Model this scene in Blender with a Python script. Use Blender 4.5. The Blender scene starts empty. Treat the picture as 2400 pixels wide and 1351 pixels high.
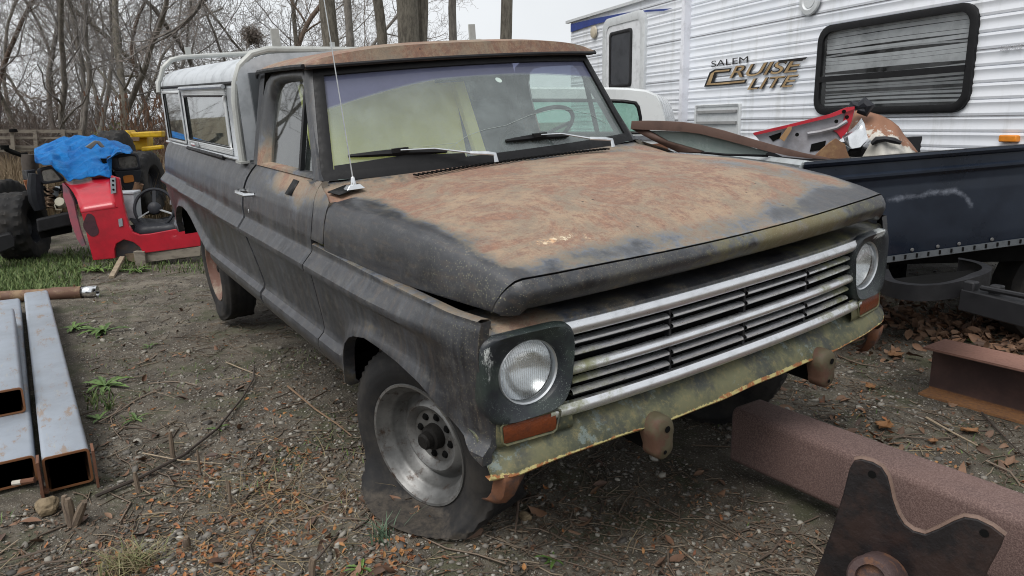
import bpy, math, random
import numpy as np
from mathutils import Matrix, Vector
rnd = random.Random(7); nr = np.random.RandomState(5)
SC = bpy.context.scene
# ---------------------------------------------------------------- camera
CAMW = np.array([2.272, -1.781, 1.44])
FPX = 1709.36                                  # focal length in pixels of a 2400 px wide picture
RW = np.array([[0.5329, 0.846, -0.01745], [-0.1786, 0.1323, 0.97503], [-0.8272, 0.5165, -0.2216]])
for i in range(3): RW[i] /= np.linalg.norm(RW[i])
RW[0] -= RW[2] * (RW[0] @ RW[2]); RW[0] /= np.linalg.norm(RW[0]); RW[1] = np.cross(RW[0], RW[2])
cd = bpy.data.cameras.new('camera'); cam = bpy.data.objects.new('camera', cd); SC.collection.objects.link(cam)
cd.sensor_width = 36; cd.lens = 36 * FPX / 2400; cd.clip_start = .05; cd.clip_end = 2000
m = Matrix([[RW[0][i], RW[1][i], -RW[2][i], CAMW[i]] for i in range(3)] + [[0, 0, 0, 1]]); cam.matrix_world = m
SC.camera = cam
# ---------------------------------------------------------------- world, sun, exposure (overcast)
w = bpy.data.worlds.new('World'); SC.world = w; w.use_nodes = True
nt = w.node_tree; nt.nodes.clear()
sky = nt.nodes.new('ShaderNodeTexSky'); sky.sky_type = 'NISHITA'; sky.sun_disc = False
sky.sun_elevation = math.radians(52); sky.sun_rotation = math.radians(200); sky.dust_density = 6; sky.air_density = 1.2; sky.ozone_density = 1
hs = nt.nodes.new('ShaderNodeHueSaturation'); hs.inputs['Saturation'].default_value = .22
tc = nt.nodes.new('ShaderNodeTexCoord'); nz = nt.nodes.new('ShaderNodeTexNoise'); nz.inputs['Scale'].default_value = 2.2; nz.inputs['Detail'].default_value = 4
rm = nt.nodes.new('ShaderNodeMapRange'); rm.inputs[1].default_value = .3; rm.inputs[2].default_value = .7; rm.inputs[3].default_value = 6.0; rm.inputs[4].default_value = 7.6
cl = nt.nodes.new('ShaderNodeMixRGB'); cl.blend_type = 'MULTIPLY'; cl.inputs[0].default_value = 1; cl.inputs[1].default_value = (.93, .965, 1.0, 1)
mx = nt.nodes.new('ShaderNodeMixRGB'); mx.inputs[0].default_value = .8
bg = nt.nodes.new('ShaderNodeBackground'); bg.inputs[1].default_value = .098; wo = nt.nodes.new('ShaderNodeOutputWorld')
L = nt.links.new
L(tc.outputs['Generated'], nz.inputs['Vector']); L(nz.outputs['Fac'], rm.inputs[0]); L(rm.outputs[0], cl.inputs[2])
L(sky.outputs[0], hs.inputs['Color']); L(hs.outputs[0], mx.inputs[1]); L(cl.outputs[0], mx.inputs[2]); L(mx.outputs[0], bg.inputs[0]); L(bg.outputs[0], wo.inputs[0])
sd = bpy.data.lights.new('sun', 'SUN'); sd.energy = 1.5; sd.angle = math.radians(32); sd.color = (1, .97, .93)
so = bpy.data.objects.new('sun', sd); SC.collection.objects.link(so)
so.rotation_euler = (math.radians(30), math.radians(16), 0)
SC.view_settings.view_transform = 'Standard'; SC.view_settings.look = 'None'; SC.view_settings.gamma = 1; SC.view_settings.exposure = .60
SC.view_settings.use_curve_mapping = False
SC.cycles.use_denoising = True; SC.cycles.filter_width = 1.05; SC.cycles.max_bounces = 8; SC.cycles.transparent_max_bounces = 12; SC.cycles.caustics_reflective = False; SC.cycles.caustics_refractive = False
# ---------------------------------------------------------------- helpers
def ray(px): return RW.T @ np.array([(px[0] - 1200) / FPX, (675.5 - px[1]) / FPX, 1.])
def onz(px, z=0.): d = ray(px); return CAMW + d * ((z - CAMW[2]) / d[2])       # point of the level plane z that the photo shows there
def ondist(px, D): d = ray(px); return CAMW + d * D / math.hypot(d[0], d[1])    # same for a horizontal distance
def onwall(px, A, n): d = ray(px); return CAMW + d * (np.dot(A - CAMW, n) / np.dot(d, n))
def ss(a, b, x): t = np.clip((np.asarray(x, float) - a) / (b - a), 0, 1); return t * t * (3 - 2 * t)
class MB:
    def __init__(s): s.V = []; s.F = []; s.n = 0
    def add(s, V, F):
        V = np.asarray(V, float).reshape(-1, 3); s.V.append(V); o = s.n; s.F += [tuple(i + o for i in f) for f in F]; s.n += len(V); return s
    def box(s, c, size, R=None, taper=1.):
        hx, hy, hz = [q / 2 for q in size]
        V = np.array([[-hx, -hy, -hz], [hx, -hy, -hz], [hx, hy, -hz], [-hx, hy, -hz], [-hx * taper, -hy * taper, hz], [hx * taper, -hy * taper, hz], [hx * taper, hy * taper, hz], [-hx * taper, hy * taper, hz]])
        if R is not None: V = V @ np.array(R).T
        return s.add(V + np.array(c), [(0, 3, 2, 1), (4, 5, 6, 7), (0, 1, 5, 4), (1, 2, 6, 5), (2, 3, 7, 6), (3, 0, 4, 7)])
    def bar(s, a, b, w, h, up=(0, 0, 1)):
        a = np.array(a, float); b = np.array(b, float); x = b - a; l = np.linalg.norm(x); x /= l
        y = np.cross(up, x); y /= np.linalg.norm(y); z = np.cross(x, y)
        return s.box((a + b) / 2, (l, w, h), np.array([x, y, z]).T)
    def tube(s, P, r, n=8, cap=True, flat=1.):
        P = np.array(P, float); k = len(P); r = np.broadcast_to(np.array(r, float), (k,))
        T = np.gradient(P, axis=0); T /= np.linalg.norm(T, axis=1)[:, None] + 1e-12
        u = np.cross(T[0], [0, 0, 1]); 
        if np.linalg.norm(u) < .1: u = np.cross(T[0], [1, 0, 0])
        V = []
        for i in range(k):
            u = u - T[i] * (u @ T[i]); u /= np.linalg.norm(u) + 1e-12; v = np.cross(T[i], u)
            a = np.arange(n) * 2 * np.pi / n
            V.append(P[i] + r[i] * (np.cos(a)[:, None] * u + flat * np.sin(a)[:, None] * v))
        F = [(i * n + j, i * n + (j + 1) % n, (i + 1) * n + (j + 1) % n, (i + 1) * n + j) for i in range(k - 1) for j in range(n)]
        if cap: F += [tuple(range(n))[::-1], tuple(range((k - 1) * n, k * n))]
        return s.add(np.concatenate(V), F)
    def lathe(s, prof, M=None, n=32, close=False, fn=None):   # prof (radius, height) about local z
        k = len(prof); a = np.arange(n) * 2 * np.pi / n
        V = np.concatenate([np.stack([r * np.cos(a), r * np.sin(a), np.full(n, h)], 1) for r, h in prof])
        if fn is not None: V = fn(V)
        if M is not None: M = np.array(M); V = V @ M[:3, :3].T + M[:3, 3]
        F = [(i * n + j, i * n + (j + 1) % n, (i + 1) * n + (j + 1) % n, (i + 1) * n + j) for i in range(k - 1) for j in range(n)]
        if close: F += [((k - 1) * n + j, (k - 1) * n + (j + 1) % n, (j + 1) % n, j) for j in range(n)]
        return s.add(V, F)
    def grid(s, P, flip=False, cu=False):
        P = np.asarray(P, float); a, b = P.shape[:2]; F = []
        for i in range(a - 1):
            for j in range(b - 1 if not cu else b):
                q = (i * b + j, (i + 1) * b + j, (i + 1) * b + (j + 1) % b, i * b + (j + 1) % b)
                F.append(q[::-1] if flip else q)
        return s.add(P.reshape(-1, 3), F)
    def prism(s, poly, O, X, Y, Z, t):    # polygon in the plane O + xX + yY, thickness t along Z
        poly = np.array(poly, float); O, X, Y, Z = map(lambda q: np.array(q, float), (O, X, Y, Z)); n = len(poly)
        A = O + poly[:, :1] * X + poly[:, 1:] * Y; B = A + Z * t
        F = [tuple(range(n))[::-1], tuple(range(n, 2 * n))] + [(i, (i + 1) % n, n + (i + 1) % n, n + i) for i in range(n)]
        return s.add(np.concatenate([A, B]), F)
    def mirror(s): # y -> -y copy appended
        V = np.concatenate(s.V) * [1, -1, 1]; F = [f[::-1] for f in s.F]; return s.add(V, F)
def setp(o, label=None, cat=None, group=None, kind=None):
    if label: o['label'] = label
    if cat: o['category'] = cat
    if group: o['group'] = group
    if kind: o['kind'] = kind
    return o
def obj(name, mb, mat, parent=None, smooth=True, bevel=0, solid=0, attrs=None, weld=True, angle=35, sub=0):
    me = bpy.data.meshes.new(name); V = np.concatenate(mb.V) if mb.V else np.zeros((0, 3))
    me.from_pydata(V.tolist(), [], mb.F)
    if attrs:
        for k, val in attrs.items():
            a = me.attributes.new(k, 'FLOAT', 'POINT'); a.data.foreach_set('value', np.asarray(val, np.float32).ravel())
    for mt in (mat if isinstance(mat, (list, tuple)) else [mat]): me.materials.append(mt)
    if weld:
        import bmesh
        bm = bmesh.new(); bm.from_mesh(me); bmesh.ops.remove_doubles(bm, verts=bm.verts, dist=1e-5); bmesh.ops.dissolve_degenerate(bm, dist=1e-6, edges=bm.edges)
        bmesh.ops.recalc_face_normals(bm, faces=bm.faces); bm.to_mesh(me); bm.free()
    if smooth:
        me.polygons.foreach_set('use_smooth', [True] * len(me.polygons)); me.set_sharp_from_angle(angle=math.radians(angle))
    o = bpy.data.objects.new(name, me); SC.collection.objects.link(o)
    if parent: o.parent = parent
    if solid: md = o.modifiers.new('s', 'SOLIDIFY'); md.thickness = solid; md.offset = 0
    if bevel: md = o.modifiers.new('b', 'BEVEL'); md.width = bevel; md.segments = 2; md.limit_method = 'ANGLE'; md.angle_limit = math.radians(40)
    if sub: md = o.modifiers.new('u', 'SUBSURF'); md.levels = sub; md.render_levels = sub
    return o
def fast(name, V, F, mat, attrs=None, parent=None, smooth=False):    # large numpy meshes, F (n,k)
    me = bpy.data.meshes.new(name); V = np.asarray(V, np.float32); F = np.asarray(F, np.int32); n, k = F.shape
    me.vertices.add(len(V)); me.vertices.foreach_set('co', V.ravel()); me.loops.add(n * k); me.loops.foreach_set('vertex_index', F.ravel())
    me.polygons.add(n); me.polygons.foreach_set('loop_start', np.arange(0, n * k, k, dtype=np.int32))
    if smooth: me.polygons.foreach_set('use_smooth', [True] * n)
    me.update(calc_edges=True); me.validate()
    if attrs:
        for a_, v in attrs.items():
            a = me.attributes.new(a_, 'FLOAT', 'POINT'); a.data.foreach_set('value', np.asarray(v, np.float32).ravel())
    me.materials.append(mat); o = bpy.data.objects.new(name, me); SC.collection.objects.link(o)
    if parent: o.parent = parent
    return o
def empty(name, loc=(0, 0, 0), label=None, cat=None, group=None, mat=None, rz=0):
    o = bpy.data.objects.new(name, None); SC.collection.objects.link(o); o.location = loc; o.rotation_euler = (0, 0, rz)
    if mat is not None: o.matrix_world = mat
    return setp(o, label, cat, group)
def copy_tree(o, parent=None):
    c = o.copy(); SC.collection.objects.link(c)
    if parent: c.parent = parent
    for ch in [q for q in SC.objects if q.parent == o]: copy_tree(ch, c)
    return c
def frame(O, z, up=(0, 0, 1)):    # matrix whose local z points along z
    z = np.array(z, float); z /= np.linalg.norm(z); x = np.cross(up, z)
    if np.linalg.norm(x) < 1e-3: x = np.cross((1, 0, 0), z)
    x /= np.linalg.norm(x); y = np.cross(z, x); M = np.eye(4); M[:3, 0] = x; M[:3, 1] = y; M[:3, 2] = z; M[:3, 3] = O; return M
# ---------------------------------------------------------------- materials
class NT:
    def __init__(s, name):
        s.m = bpy.data.materials.new(name); s.m.use_nodes = True; s.t = s.m.node_tree; s.b = s.t.nodes['Principled BSDF']; s.tc = None
    def n(s, t, **k):
        q = s.t.nodes.new(t)
        for a, v in k.items(): setattr(q, a, v)
        return q
    def link(s, a, b): s.t.links.new(a, b)
    def coord(s, scale=(1, 1, 1), which='Object'):
        if s.tc is None: s.tc = s.n('ShaderNodeTexCoord')
        mp = s.n('ShaderNodeMapping'); mp.inputs['Scale'].default_value = scale; s.link(s.tc.outputs[which], mp.inputs[0]); return mp.outputs[0]
    def noise(s, sc, det=5, rough=.6, scale=(1, 1, 1), which='Object', dist=0):
        q = s.n('ShaderNodeTexNoise'); q.inputs['Scale'].default_value = sc; q.inputs['Detail'].default_value = det; q.inputs['Roughness'].default_value = rough; q.inputs['Distortion'].default_value = dist
        s.link(s.coord(scale, which), q.inputs['Vector']); return q.outputs['Fac']
    def voro(s, sc, scale=(1, 1, 1), feature='F1'):
        q = s.n('ShaderNodeTexVoronoi', feature=feature); q.inputs['Scale'].default_value = sc; s.link(s.coord(scale), q.inputs['Vector']); return q
    def attr(s, name): return s.n('ShaderNodeAttribute', attribute_name=name).outputs['Fac']
    def math(s, op, a, b=0., clamp=False):
        q = s.n('ShaderNodeMath', operation=op, use_clamp=clamp)
        for i, v in enumerate((a, b)):
            if isinstance(v, (int, float)): q.inputs[i].default_value = v
            else: s.link(v, q.inputs[i])
        return q.outputs[0]
    def ramp(s, f, lo, hi, a=0., b=1.):
        q = s.n('ShaderNodeMapRange', interpolation_type='SMOOTHSTEP'); s.link(f, q.inputs[0])
        for i, v in zip((1, 2, 3, 4), (lo, hi, a, b)): q.inputs[i].default_value = v
        return q.outputs[0]
    def mix(s, f, a, b, mode='MIX'):
        q = s.n('ShaderNodeMixRGB', blend_type=mode)
        for i, v in enumerate((f, a, b)):
            if isinstance(v, (int, float)): q.inputs[i].default_value = v
            elif isinstance(v, tuple): q.inputs[i].default_value = v + (1,) if len(v) == 3 else v
            else: s.link(v, q.inputs[i])
        return q.outputs[0]
    def set(s, **k):
        for a, v in k.items():
            i = s.b.inputs[a.replace('_', ' ')]
            if isinstance(v, (int, float)): i.default_value = v
            elif isinstance(v, tuple): i.default_value = v + (1,) if len(v) == 3 else v
            else: s.link(v, i)
        return s
    def schlick(s, f0, nrm=None):
        lw = s.n('ShaderNodeLayerWeight'); lw.inputs[0].default_value = .5
        if nrm is not None: s.link(nrm, lw.inputs['Normal'])
        return s.math('ADD', f0, s.math('MULTIPLY', s.math('POWER', lw.outputs['Facing'], 5.), 1 - f0))
    def bump(s, h, st=.3, d=.01):
        q = s.n('ShaderNodeBump'); q.inputs['Strength'].default_value = st; q.inputs['Distance'].default_value = d; s.link(h, q.inputs['Height']); s.link(q.outputs[0], s.b.inputs['Normal']); return s
def simple(name, col, rough=.5, metal=0., var=.25, sc=8., bump=.0, spec=None, col2=None, thr=(.45, .7), nsc=(1, 1, 1)):
    t = NT(name); n = t.noise(sc, 6, .65, nsc); c2 = col2 or tuple(q * (1 - var) for q in col)
    t.set(Base_Color=t.mix(t.ramp(n, *thr), col, c2), Roughness=t.ramp(t.noise(sc * 2.3, 4), .3, .7, max(rough - .08, .02), min(rough + .1, 1)), Metallic=metal)
    if bump: t.bump(t.noise(sc * 6, 5), bump, .004)
    if max(col) < .05 and not metal: t.b.inputs['Specular IOR Level'].default_value = .22
    return t.m
M = {}
# aged dark truck paint: vertex attributes rust / moss / chip say where, noise breaks them up
def truck_paint(name, side=False):
    t = NT(name); mul = lambda a, b: t.math('MULTIPLY', a, b); add = lambda a, b: t.math('ADD', a, b); c0 = lambda n_: t.math('SUBTRACT', n_, .5)
    big = t.noise(2.2, 6, .6); mid = t.noise(7, 9, .72); fine = t.noise(42, 8, .8); grit = t.noise(150, 4, .8); tiny = t.noise(330, 2, .7)
    streak = t.noise(14, 7, .7, (1, .3, .05) if side else (.25, 1.0, 1)); streak2 = t.noise(48, 6, .75, (1, .3, .035) if side else (.2, 1, 1))
    base = t.mix(t.ramp(mid, .35, .68), (.011, .012, .016), (.034, .036, .042))
    base = t.mix(mul(t.ramp(streak, .45, .68), .75 if side else .4), base, (.060, .064, .073))
    base = t.mix(mul(t.ramp(streak2, .48, .68), .65), base, (.062, .048, .038))
    base = t.mix(mul(t.ramp(fine, .55, .7), .35), base, (.085, .085, .085))
    tan = t.mix(t.ramp(mid, .4, .62), (.300, .212, .138), (.205, .158, .112))
    red = t.mix(t.ramp(fine, .38, .62), (.262, .132, .080), (.17, .092, .064))
    rustc = t.mix(t.ramp(add(mul(t.noise(3.1, 9, .78, (1, 1, 1), dist=1.4), .7), mul(fine, .3)), .44, .56), tan, red)
    rustc = t.mix(mul(t.ramp(t.noise(5.5, 9, .8, (.35, 1, 1), dist=.8), .54, .66), .6), rustc, (.17, .155, .118))
    rustc = t.mix(mul(t.ramp(grit, .52, .68), .35), rustc, (.095, .065, .050)); rustc = t.mix(mul(t.ramp(grit, .48, .34), .25), rustc, (.38, .30, .22))
    r = t.attr('rust'); k = add(r, mul(c0(add(mul(big, .45), add(mul(mid, .35), mul(fine, .2)))), 1.7 if side else 3.0))
    kk = t.ramp(k, .38, .68)
    kb = mul(t.ramp(add(k, mul(c0(mid), .5)), .12, .36), t.ramp(r, .14, .40))
    c = t.mix(mul(kb, .85), base, t.mix(t.ramp(add(mul(mid, .6), mul(fine, .4)), .46, .54), t.mix(t.ramp(fine, .35, .6), (.135, .155, .195), (.060, .070, .090)), t.mix(t.ramp(fine, .4, .6), (.125, .115, .088), (.058, .055, .050))))
    c = t.mix(mul(t.ramp(k, .30, .46), .7), c, t.mix(fine, (.13, .12, .085), (.20, .155, .11))); c = t.mix(kk, c, rustc)
    c = t.mix(mul(t.ramp(t.noise(26, 7, .8), .5, .68), .28), c, (.17, .16, .14))
    mo = t.attr('moss'); mk = t.ramp(add(mo, mul(c0(add(mul(fine, .5), mul(mid, .5))), 1.9)), .38, .72)
    c = t.mix(mul(mk, .75), c, t.mix(fine, (.075, .075, .028), (.16, .15, .065)))
    sp = t.ramp(t.voro(150).outputs['Distance'], .14, .26, 1., 0.); c = t.mix(mul(mul(sp, t.attr('speck')), t.ramp(fine, .42, .52)), c, (.42, .40, .26))
    ch = t.ramp(add(t.attr('chip'), mul(c0(t.noise(48, 8, .85)), 2.0)), .66, .74); c = t.mix(ch, c, t.mix(t.ramp(mid, .4, .6), (.62, .55, .40), (.50, .26, .12)))
    # small rust pits and scratches everywhere
    pit = t.voro(17); ps = t.n('ShaderNodeSeparateColor'); t.link(pit.outputs['Color'], ps.inputs[0]); c = t.mix(mul(mul(t.ramp(pit.outputs['Distance'], .05, .10, 1., 0.), t.ramp(ps.outputs[0], .72, .74)), .9), c, (.012, .010, .010))
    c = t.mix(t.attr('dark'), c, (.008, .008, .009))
    t.set(Base_Color=c, Roughness=t.mix(kk, t.ramp(mid, .3, .7, .30, .46), (.78, .78, .78)), Metallic=0.)
    t.b.inputs['Specular IOR Level'].default_value = .75
    t.bump(add(mul(fine, .5), add(mul(grit, .3), mul(kk, .25))), .32, .004); return t.m
M['paint'] = truck_paint('weathered_paint'); M['side'] = truck_paint('weathered_side_paint', True)
for q_ in (): pass
M['rubber'] = simple('black_rubber', (.018, .018, .019), .6, 0, .3, 30, .2)
M['gasket'] = simple('gasket_rubber', (.010, .010, .011), .5, 0, .3, 20, .1)
M['black'] = simple('black_paint', (.02, .02, .022), .45, 0, .3, 9, .05)
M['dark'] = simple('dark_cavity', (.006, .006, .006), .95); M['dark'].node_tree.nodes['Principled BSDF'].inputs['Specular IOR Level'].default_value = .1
M['chrome'] = simple('chrome', (.78, .79, .80), .16, 1., .15, 14)
M['alu'] = simple('aluminium', (.62, .64, .66), .38, .85, .2, 25, .05)
def grille_mat():
    t = NT('anodised_grille'); n = t.noise(11, 6, .7); f = t.noise(90, 5, .7, (1, .3, 1)); g = t.attr('moss')
    c = t.mix(t.ramp(n, .45, .8), (.78, .79, .81), (.55, .56, .57)); k = t.ramp(t.math('ADD', g, t.math('MULTIPLY', t.math('SUBTRACT', n, .5), 1.6)), .35, .75)
    c = t.mix(t.math('MULTIPLY', k, .85), c, (.17, .175, .055)); c = t.mix(t.math('MULTIPLY', t.ramp(f, .55, .75), .3), c, (.30, .27, .22))
    t.set(Base_Color=c, Roughness=t.ramp(f, .3, .7, .26, .40), Metallic=t.math('SUBTRACT', .92, t.math('MULTIPLY', k, .7))); t.bump(f, .1, .002); return t.m
M['grille'] = grille_mat()
def mossy(name, a, b, edge):
    t = NT(name); n = t.noise(6, 7, .7); f = t.noise(48, 6, .75)
    c = t.mix(t.ramp(n, .38, .55), a, b); c = t.mix(t.math('MULTIPLY', t.ramp(t.noise(9, 7, .75), .56, .62), .75), c, (.16, .20, .19)); c = t.mix(t.math('MULTIPLY', t.ramp(t.noise(5, 5, .6), .52, .66), .8), c, (.030, .034, .034))
    c = t.mix(t.math('MULTIPLY', t.ramp(f, .5, .65), .4), c, (.20, .16, .07))
    e = t.ramp(t.math('ADD', t.attr('edge'), t.math('MULTIPLY', t.math('SUBTRACT', f, .5), .9)), .5, .62); c = t.mix(e, c, t.mix(t.ramp(t.noise(22, 5, .7), .48, .56), edge, (.30, .115, .04)))
    t.set(Base_Color=c, Roughness=.62); t.bump(t.math('ADD', f, t.math('MULTIPLY', n, .6)), .35, .004); return t.m
M['valance'] = mossy('mossy_valance', (.050, .056, .036), (.115, .112, .058), (.46, .40, .17))
M['bezel'] = None
def bezel_mat():
    t = NT('bezel_paint'); f = t.noise(60, 8, .85, (1, 1, .5), dist=1.5); n = t.noise(7, 6, .7); sp = t.ramp(t.voro(260).outputs['Distance'], .12, .24, 1., 0.)
    c = t.mix(t.ramp(n, .4, .65), (.012, .015, .020), (.030, .042, .038)); c = t.mix(t.math('MULTIPLY', sp, t.ramp(t.noise(18, 4, .6), .42, .6)), c, (.28, .33, .30))
    c = t.mix(t.ramp(t.math('ADD', t.attr('chip'), t.math('MULTIPLY', t.math('SUBTRACT', f, .5), 1.5)), .58, .68), c, (.52, .54, .53))
    c = t.mix(t.math('MULTIPLY', t.ramp(t.math('ADD', t.attr('moss'), t.math('MULTIPLY', t.math('SUBTRACT', n, .5), 1.3)), .4, .8), .8), c, (.14, .15, .045))
    t.set(Base_Color=c, Roughness=.42); t.bump(f, .25, .003); return t.m
M['bezel'] = bezel_mat()
def glass(name, tint=(.86, .95, .90), rough=.03, gloss=1.45, film=.0, filmc=(.5, .55, .5)):
    t = NT(name); nt = t.t; nt.nodes.remove(t.b); out = [q for q in nt.nodes if q.type == 'OUTPUT_MATERIAL'][0]
    tr = t.n('ShaderNodeBsdfTransparent'); tr.inputs[0].default_value = tint + (1,)
    gl = t.n('ShaderNodeBsdfGlossy'); gl.inputs['Roughness'].default_value = rough; gl.inputs[0].default_value = (1, 1, 1, 1)
    mxs = t.n('ShaderNodeMixShader'); t.link(t.schlick(((gloss - 1) / (gloss + 1)) ** 2 * 2), mxs.inputs[0]); t.link(tr.outputs[0], mxs.inputs[1]); t.link(gl.outputs[0], mxs.inputs[2])
    last = mxs.outputs[0]
    if film:
        df = t.n('ShaderNodeBsdfDiffuse'); df.inputs[0].default_value = filmc + (1,); m2 = t.n('ShaderNodeMixShader')
        t.link(t.math('MULTIPLY', t.ramp(t.noise(9, 6, .7), .3, .75), film), m2.inputs[0]); t.link(last, m2.inputs[1]); t.link(df.outputs[0], m2.inputs[2]); last = m2.outputs[0]
    t.link(last, out.inputs[0]); return t.m
M['glass'] = glass('window_glass', (.62, .70, .68), .02, 1.6, .06)
M['darkglass'] = glass('tinted_glass', (.16, .18, .17), .03, 1.8, .1)
# ================================================================ TRUCK (its own frame: x forward, y to its left, z up, origin under the front axle)
TM = Matrix(((0.99936, -0.01145, 0.02894, -0.065), (0.01341, 0.99743, -0.0703, 0.080), (-0.0281, 0.07064, 0.99714, 0.023), (0, 0, 0, 1)))
truck = empty('pickup_truck', mat=TM, label='rusty dark grey old pickup truck with brown hood and a flat front tyre', cat='pickup truck')
PROF = [(.50, .905), (.53, .942), (.575, .968), (.60, .974), (.622, .970), (.645, .945), (.665, .938), (.70, .940), (.80, .951), (.893, .962), (.905, .976), (.915, .988), (.930, .992), (.940, .990), (.984, .947), (.995, .943), (1.04, .942), (1.12, .925), (1.16, .911), (1.185, .898), (1.205, .884), (1.225, .868), (1.245, .848)]
PZ = np.array([p[0] for p in PROF]); PW = np.array([p[1] for p in PROF])
ARCH = [(-.34, .50), (-.275, .50), (-.262, .53), (-.252, .58), (-.244, .62), (-.230, .66), (-.204, .70), (-.15, .738), (-.10, .757), (.012, .781), (.124, .780), (.269, .771), (.402, .750), (.48, .716), (.542, .678), (.614, .642), (.694, .60), (.78, .575)]
RARCH = [(-4.4, .70), (-4.2, .655), (-4.0, .60), (-3.87, .585), (-3.86, .66), (-3.80, .74), (-3.70, .80), (-3.56, .832), (-3.40, .842), (-3.25, .828), (-3.12, .79), (-3.0, .735), (-2.88, .68), (-2.75, .63), (-2.62, .585), (-2.5, .52), (-2.46, .50), (-1.4, .50)]
def sidew(x, z, rise=True):
    x, z = np.broadcast_arrays(np.asarray(x, float), np.asarray(z, float))
    zz = z - .045 * np.clip((-1.7 - x) / 2.6, 0, 1) * ss(.7, .95, z)
    w_ = np.interp(zz, PZ, PW)
    t = ss(.05, .80, x); crest = np.clip(w_ - np.interp(zz, [.895, 1.0], [.962, .946]), 0, 1) * ((zz > .893) & (zz < 1.0))
    w_ = w_ - crest * t
    # wrap in at the nose
    w_ = w_ - .03 * ss(.55, .80, x) - .012 * np.clip((x - .0) / .8, 0, 1)
    # rear tuck
    w_ = w_ - .05 * ss(-4.15, -4.40, x)
    # wheel arch lips
    for A, amp in ((ARCH, .017), (RARCH, .020)):
        ax = np.array([a[0] for a in A[2:-1]]); az = np.array([a[1] for a in A[2:-1]])
        if A is RARCH: ax, az = ax[2:-3], az[2:-3]
        d = np.full(x.shape, 9.)
        for i in range(len(ax) - 1):
            p = np.array([ax[i], az[i]]); q = np.array([ax[i + 1], az[i + 1]]); e = q - p
            tt = np.clip(((x - p[0]) * e[0] + (z - p[1]) * e[1]) / (e @ e), 0, 1)
            d = np.minimum(d, np.hypot(x - p[0] - tt * e[0], z - p[1] - tt * e[1]))
        fl = np.exp(-(d / .055) ** 2) * (1 - ss(.45, .65, x)); w_ = w_ * (1 - fl) + (.958 - .012 * np.clip(x / .8, 0, 1)) * fl; w_ = w_ + amp * (np.exp(-(d / .030) ** 2)) * (1 if A is RARCH else (1 - ss(.35, .62, x)))
    return w_
XR = lambda z: np.interp(z, [.48, .6, .7, .8, .9, 1.0, 1.1, 1.25], [-1.38, -1.41, -1.455, -1.51, -1.575, -1.625, -1.635, -1.60])
LV = np.unique(np.concatenate([PZ, np.arange(.5, .9, .022), np.arange(.99, 1.245, .02), [.91, .94, .95, .96, .97, .98, .60, .61]]))
def panel(name, X, bot, top, parent, mat, skew=None, attrf=None, sgn=-1, rows=None, lip=.045, extra=None):
    lv = rows if rows is not None else LV; P = []
    for i, x in enumerate(X):
        b = bot(x); t = top(x); z = np.clip(lv, b, t); z = np.unique(np.concatenate([[b], lv[(lv > b + 1e-4) & (lv < t - 1e-4)], [t]]))
        # resample to full row count while keeping fixed levels: clamp
        z = np.clip(lv, b, t); xx = np.full(len(z), x) if skew is None else skew(x, z)
        w_ = sidew(xx, z); P.append(np.stack([xx, sgn * w_, z], 1))
    P = np.array(P)
    inner = P[:, :1].copy(); inner[:, 0, 1] -= sgn * lip; inner[:, 0, 2] += .004; P = np.concatenate([inner, P], 1)
    for end in (0, -1):  # turned-in edges at both ends
        pass
    E0 = P[:1].copy(); E0[..., 1] -= sgn * .03; E0[..., 0] -= .004 * np.sign(X[0] - X[-1]) * 0; E1 = P[-1:].copy(); E1[..., 1] -= sgn * .03
    P = np.concatenate([E0, P, E1], 0)
    mb = MB(); mb.grid(P); Vv = P.reshape(-1, 3); at = attrf(Vv) if attrf else {}
    base = {k: np.zeros(len(Vv)) for k in ('rust', 'moss', 'speck', 'chip', 'dark')}; base.update(at)
    return obj(name, mb, mat, parent, attrs=base, angle=28)
def g2(x, z, cx, cz, sx, sz): return np.exp(-((x - cx) / sx) ** 2 - ((z - cz) / sz) ** 2)
def side_attr(V):
    x, z = V[:, 0], V[:, 2]
    rust = .06 + .26 * ss(1.10, 1.21, z) * ss(-1.75, -1.5, x) + .42 * g2(x, z, -1.02, 1.22, .22, .06) + .28 * g2(x, z, -.78, 1.12, .1, .18) + .22 * g2(x, z, -.1, .95, .5, .03) + .35 * g2(x, z, .3, 1.01, .6, .015) + .22 * g2(x, z, .05, .83, .2, .03) + .35 * g2(x, z, -.15, .55, .3, .05) + .12 * g2(x, z, -3.9, 1.12, .6, .2) + .30 * g2(x, z, -.9, .5, .6, .03)
    return dict(rust=rust, speck=.5 * ss(.4, .7, x), moss=.25 * ss(.65, .8, x) * ss(.75, .6, z))
xs = np.unique(np.concatenate([np.arange(-.54, .70, .025), np.arange(-.29, -.08, .005), [.71, .715]]))
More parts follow.
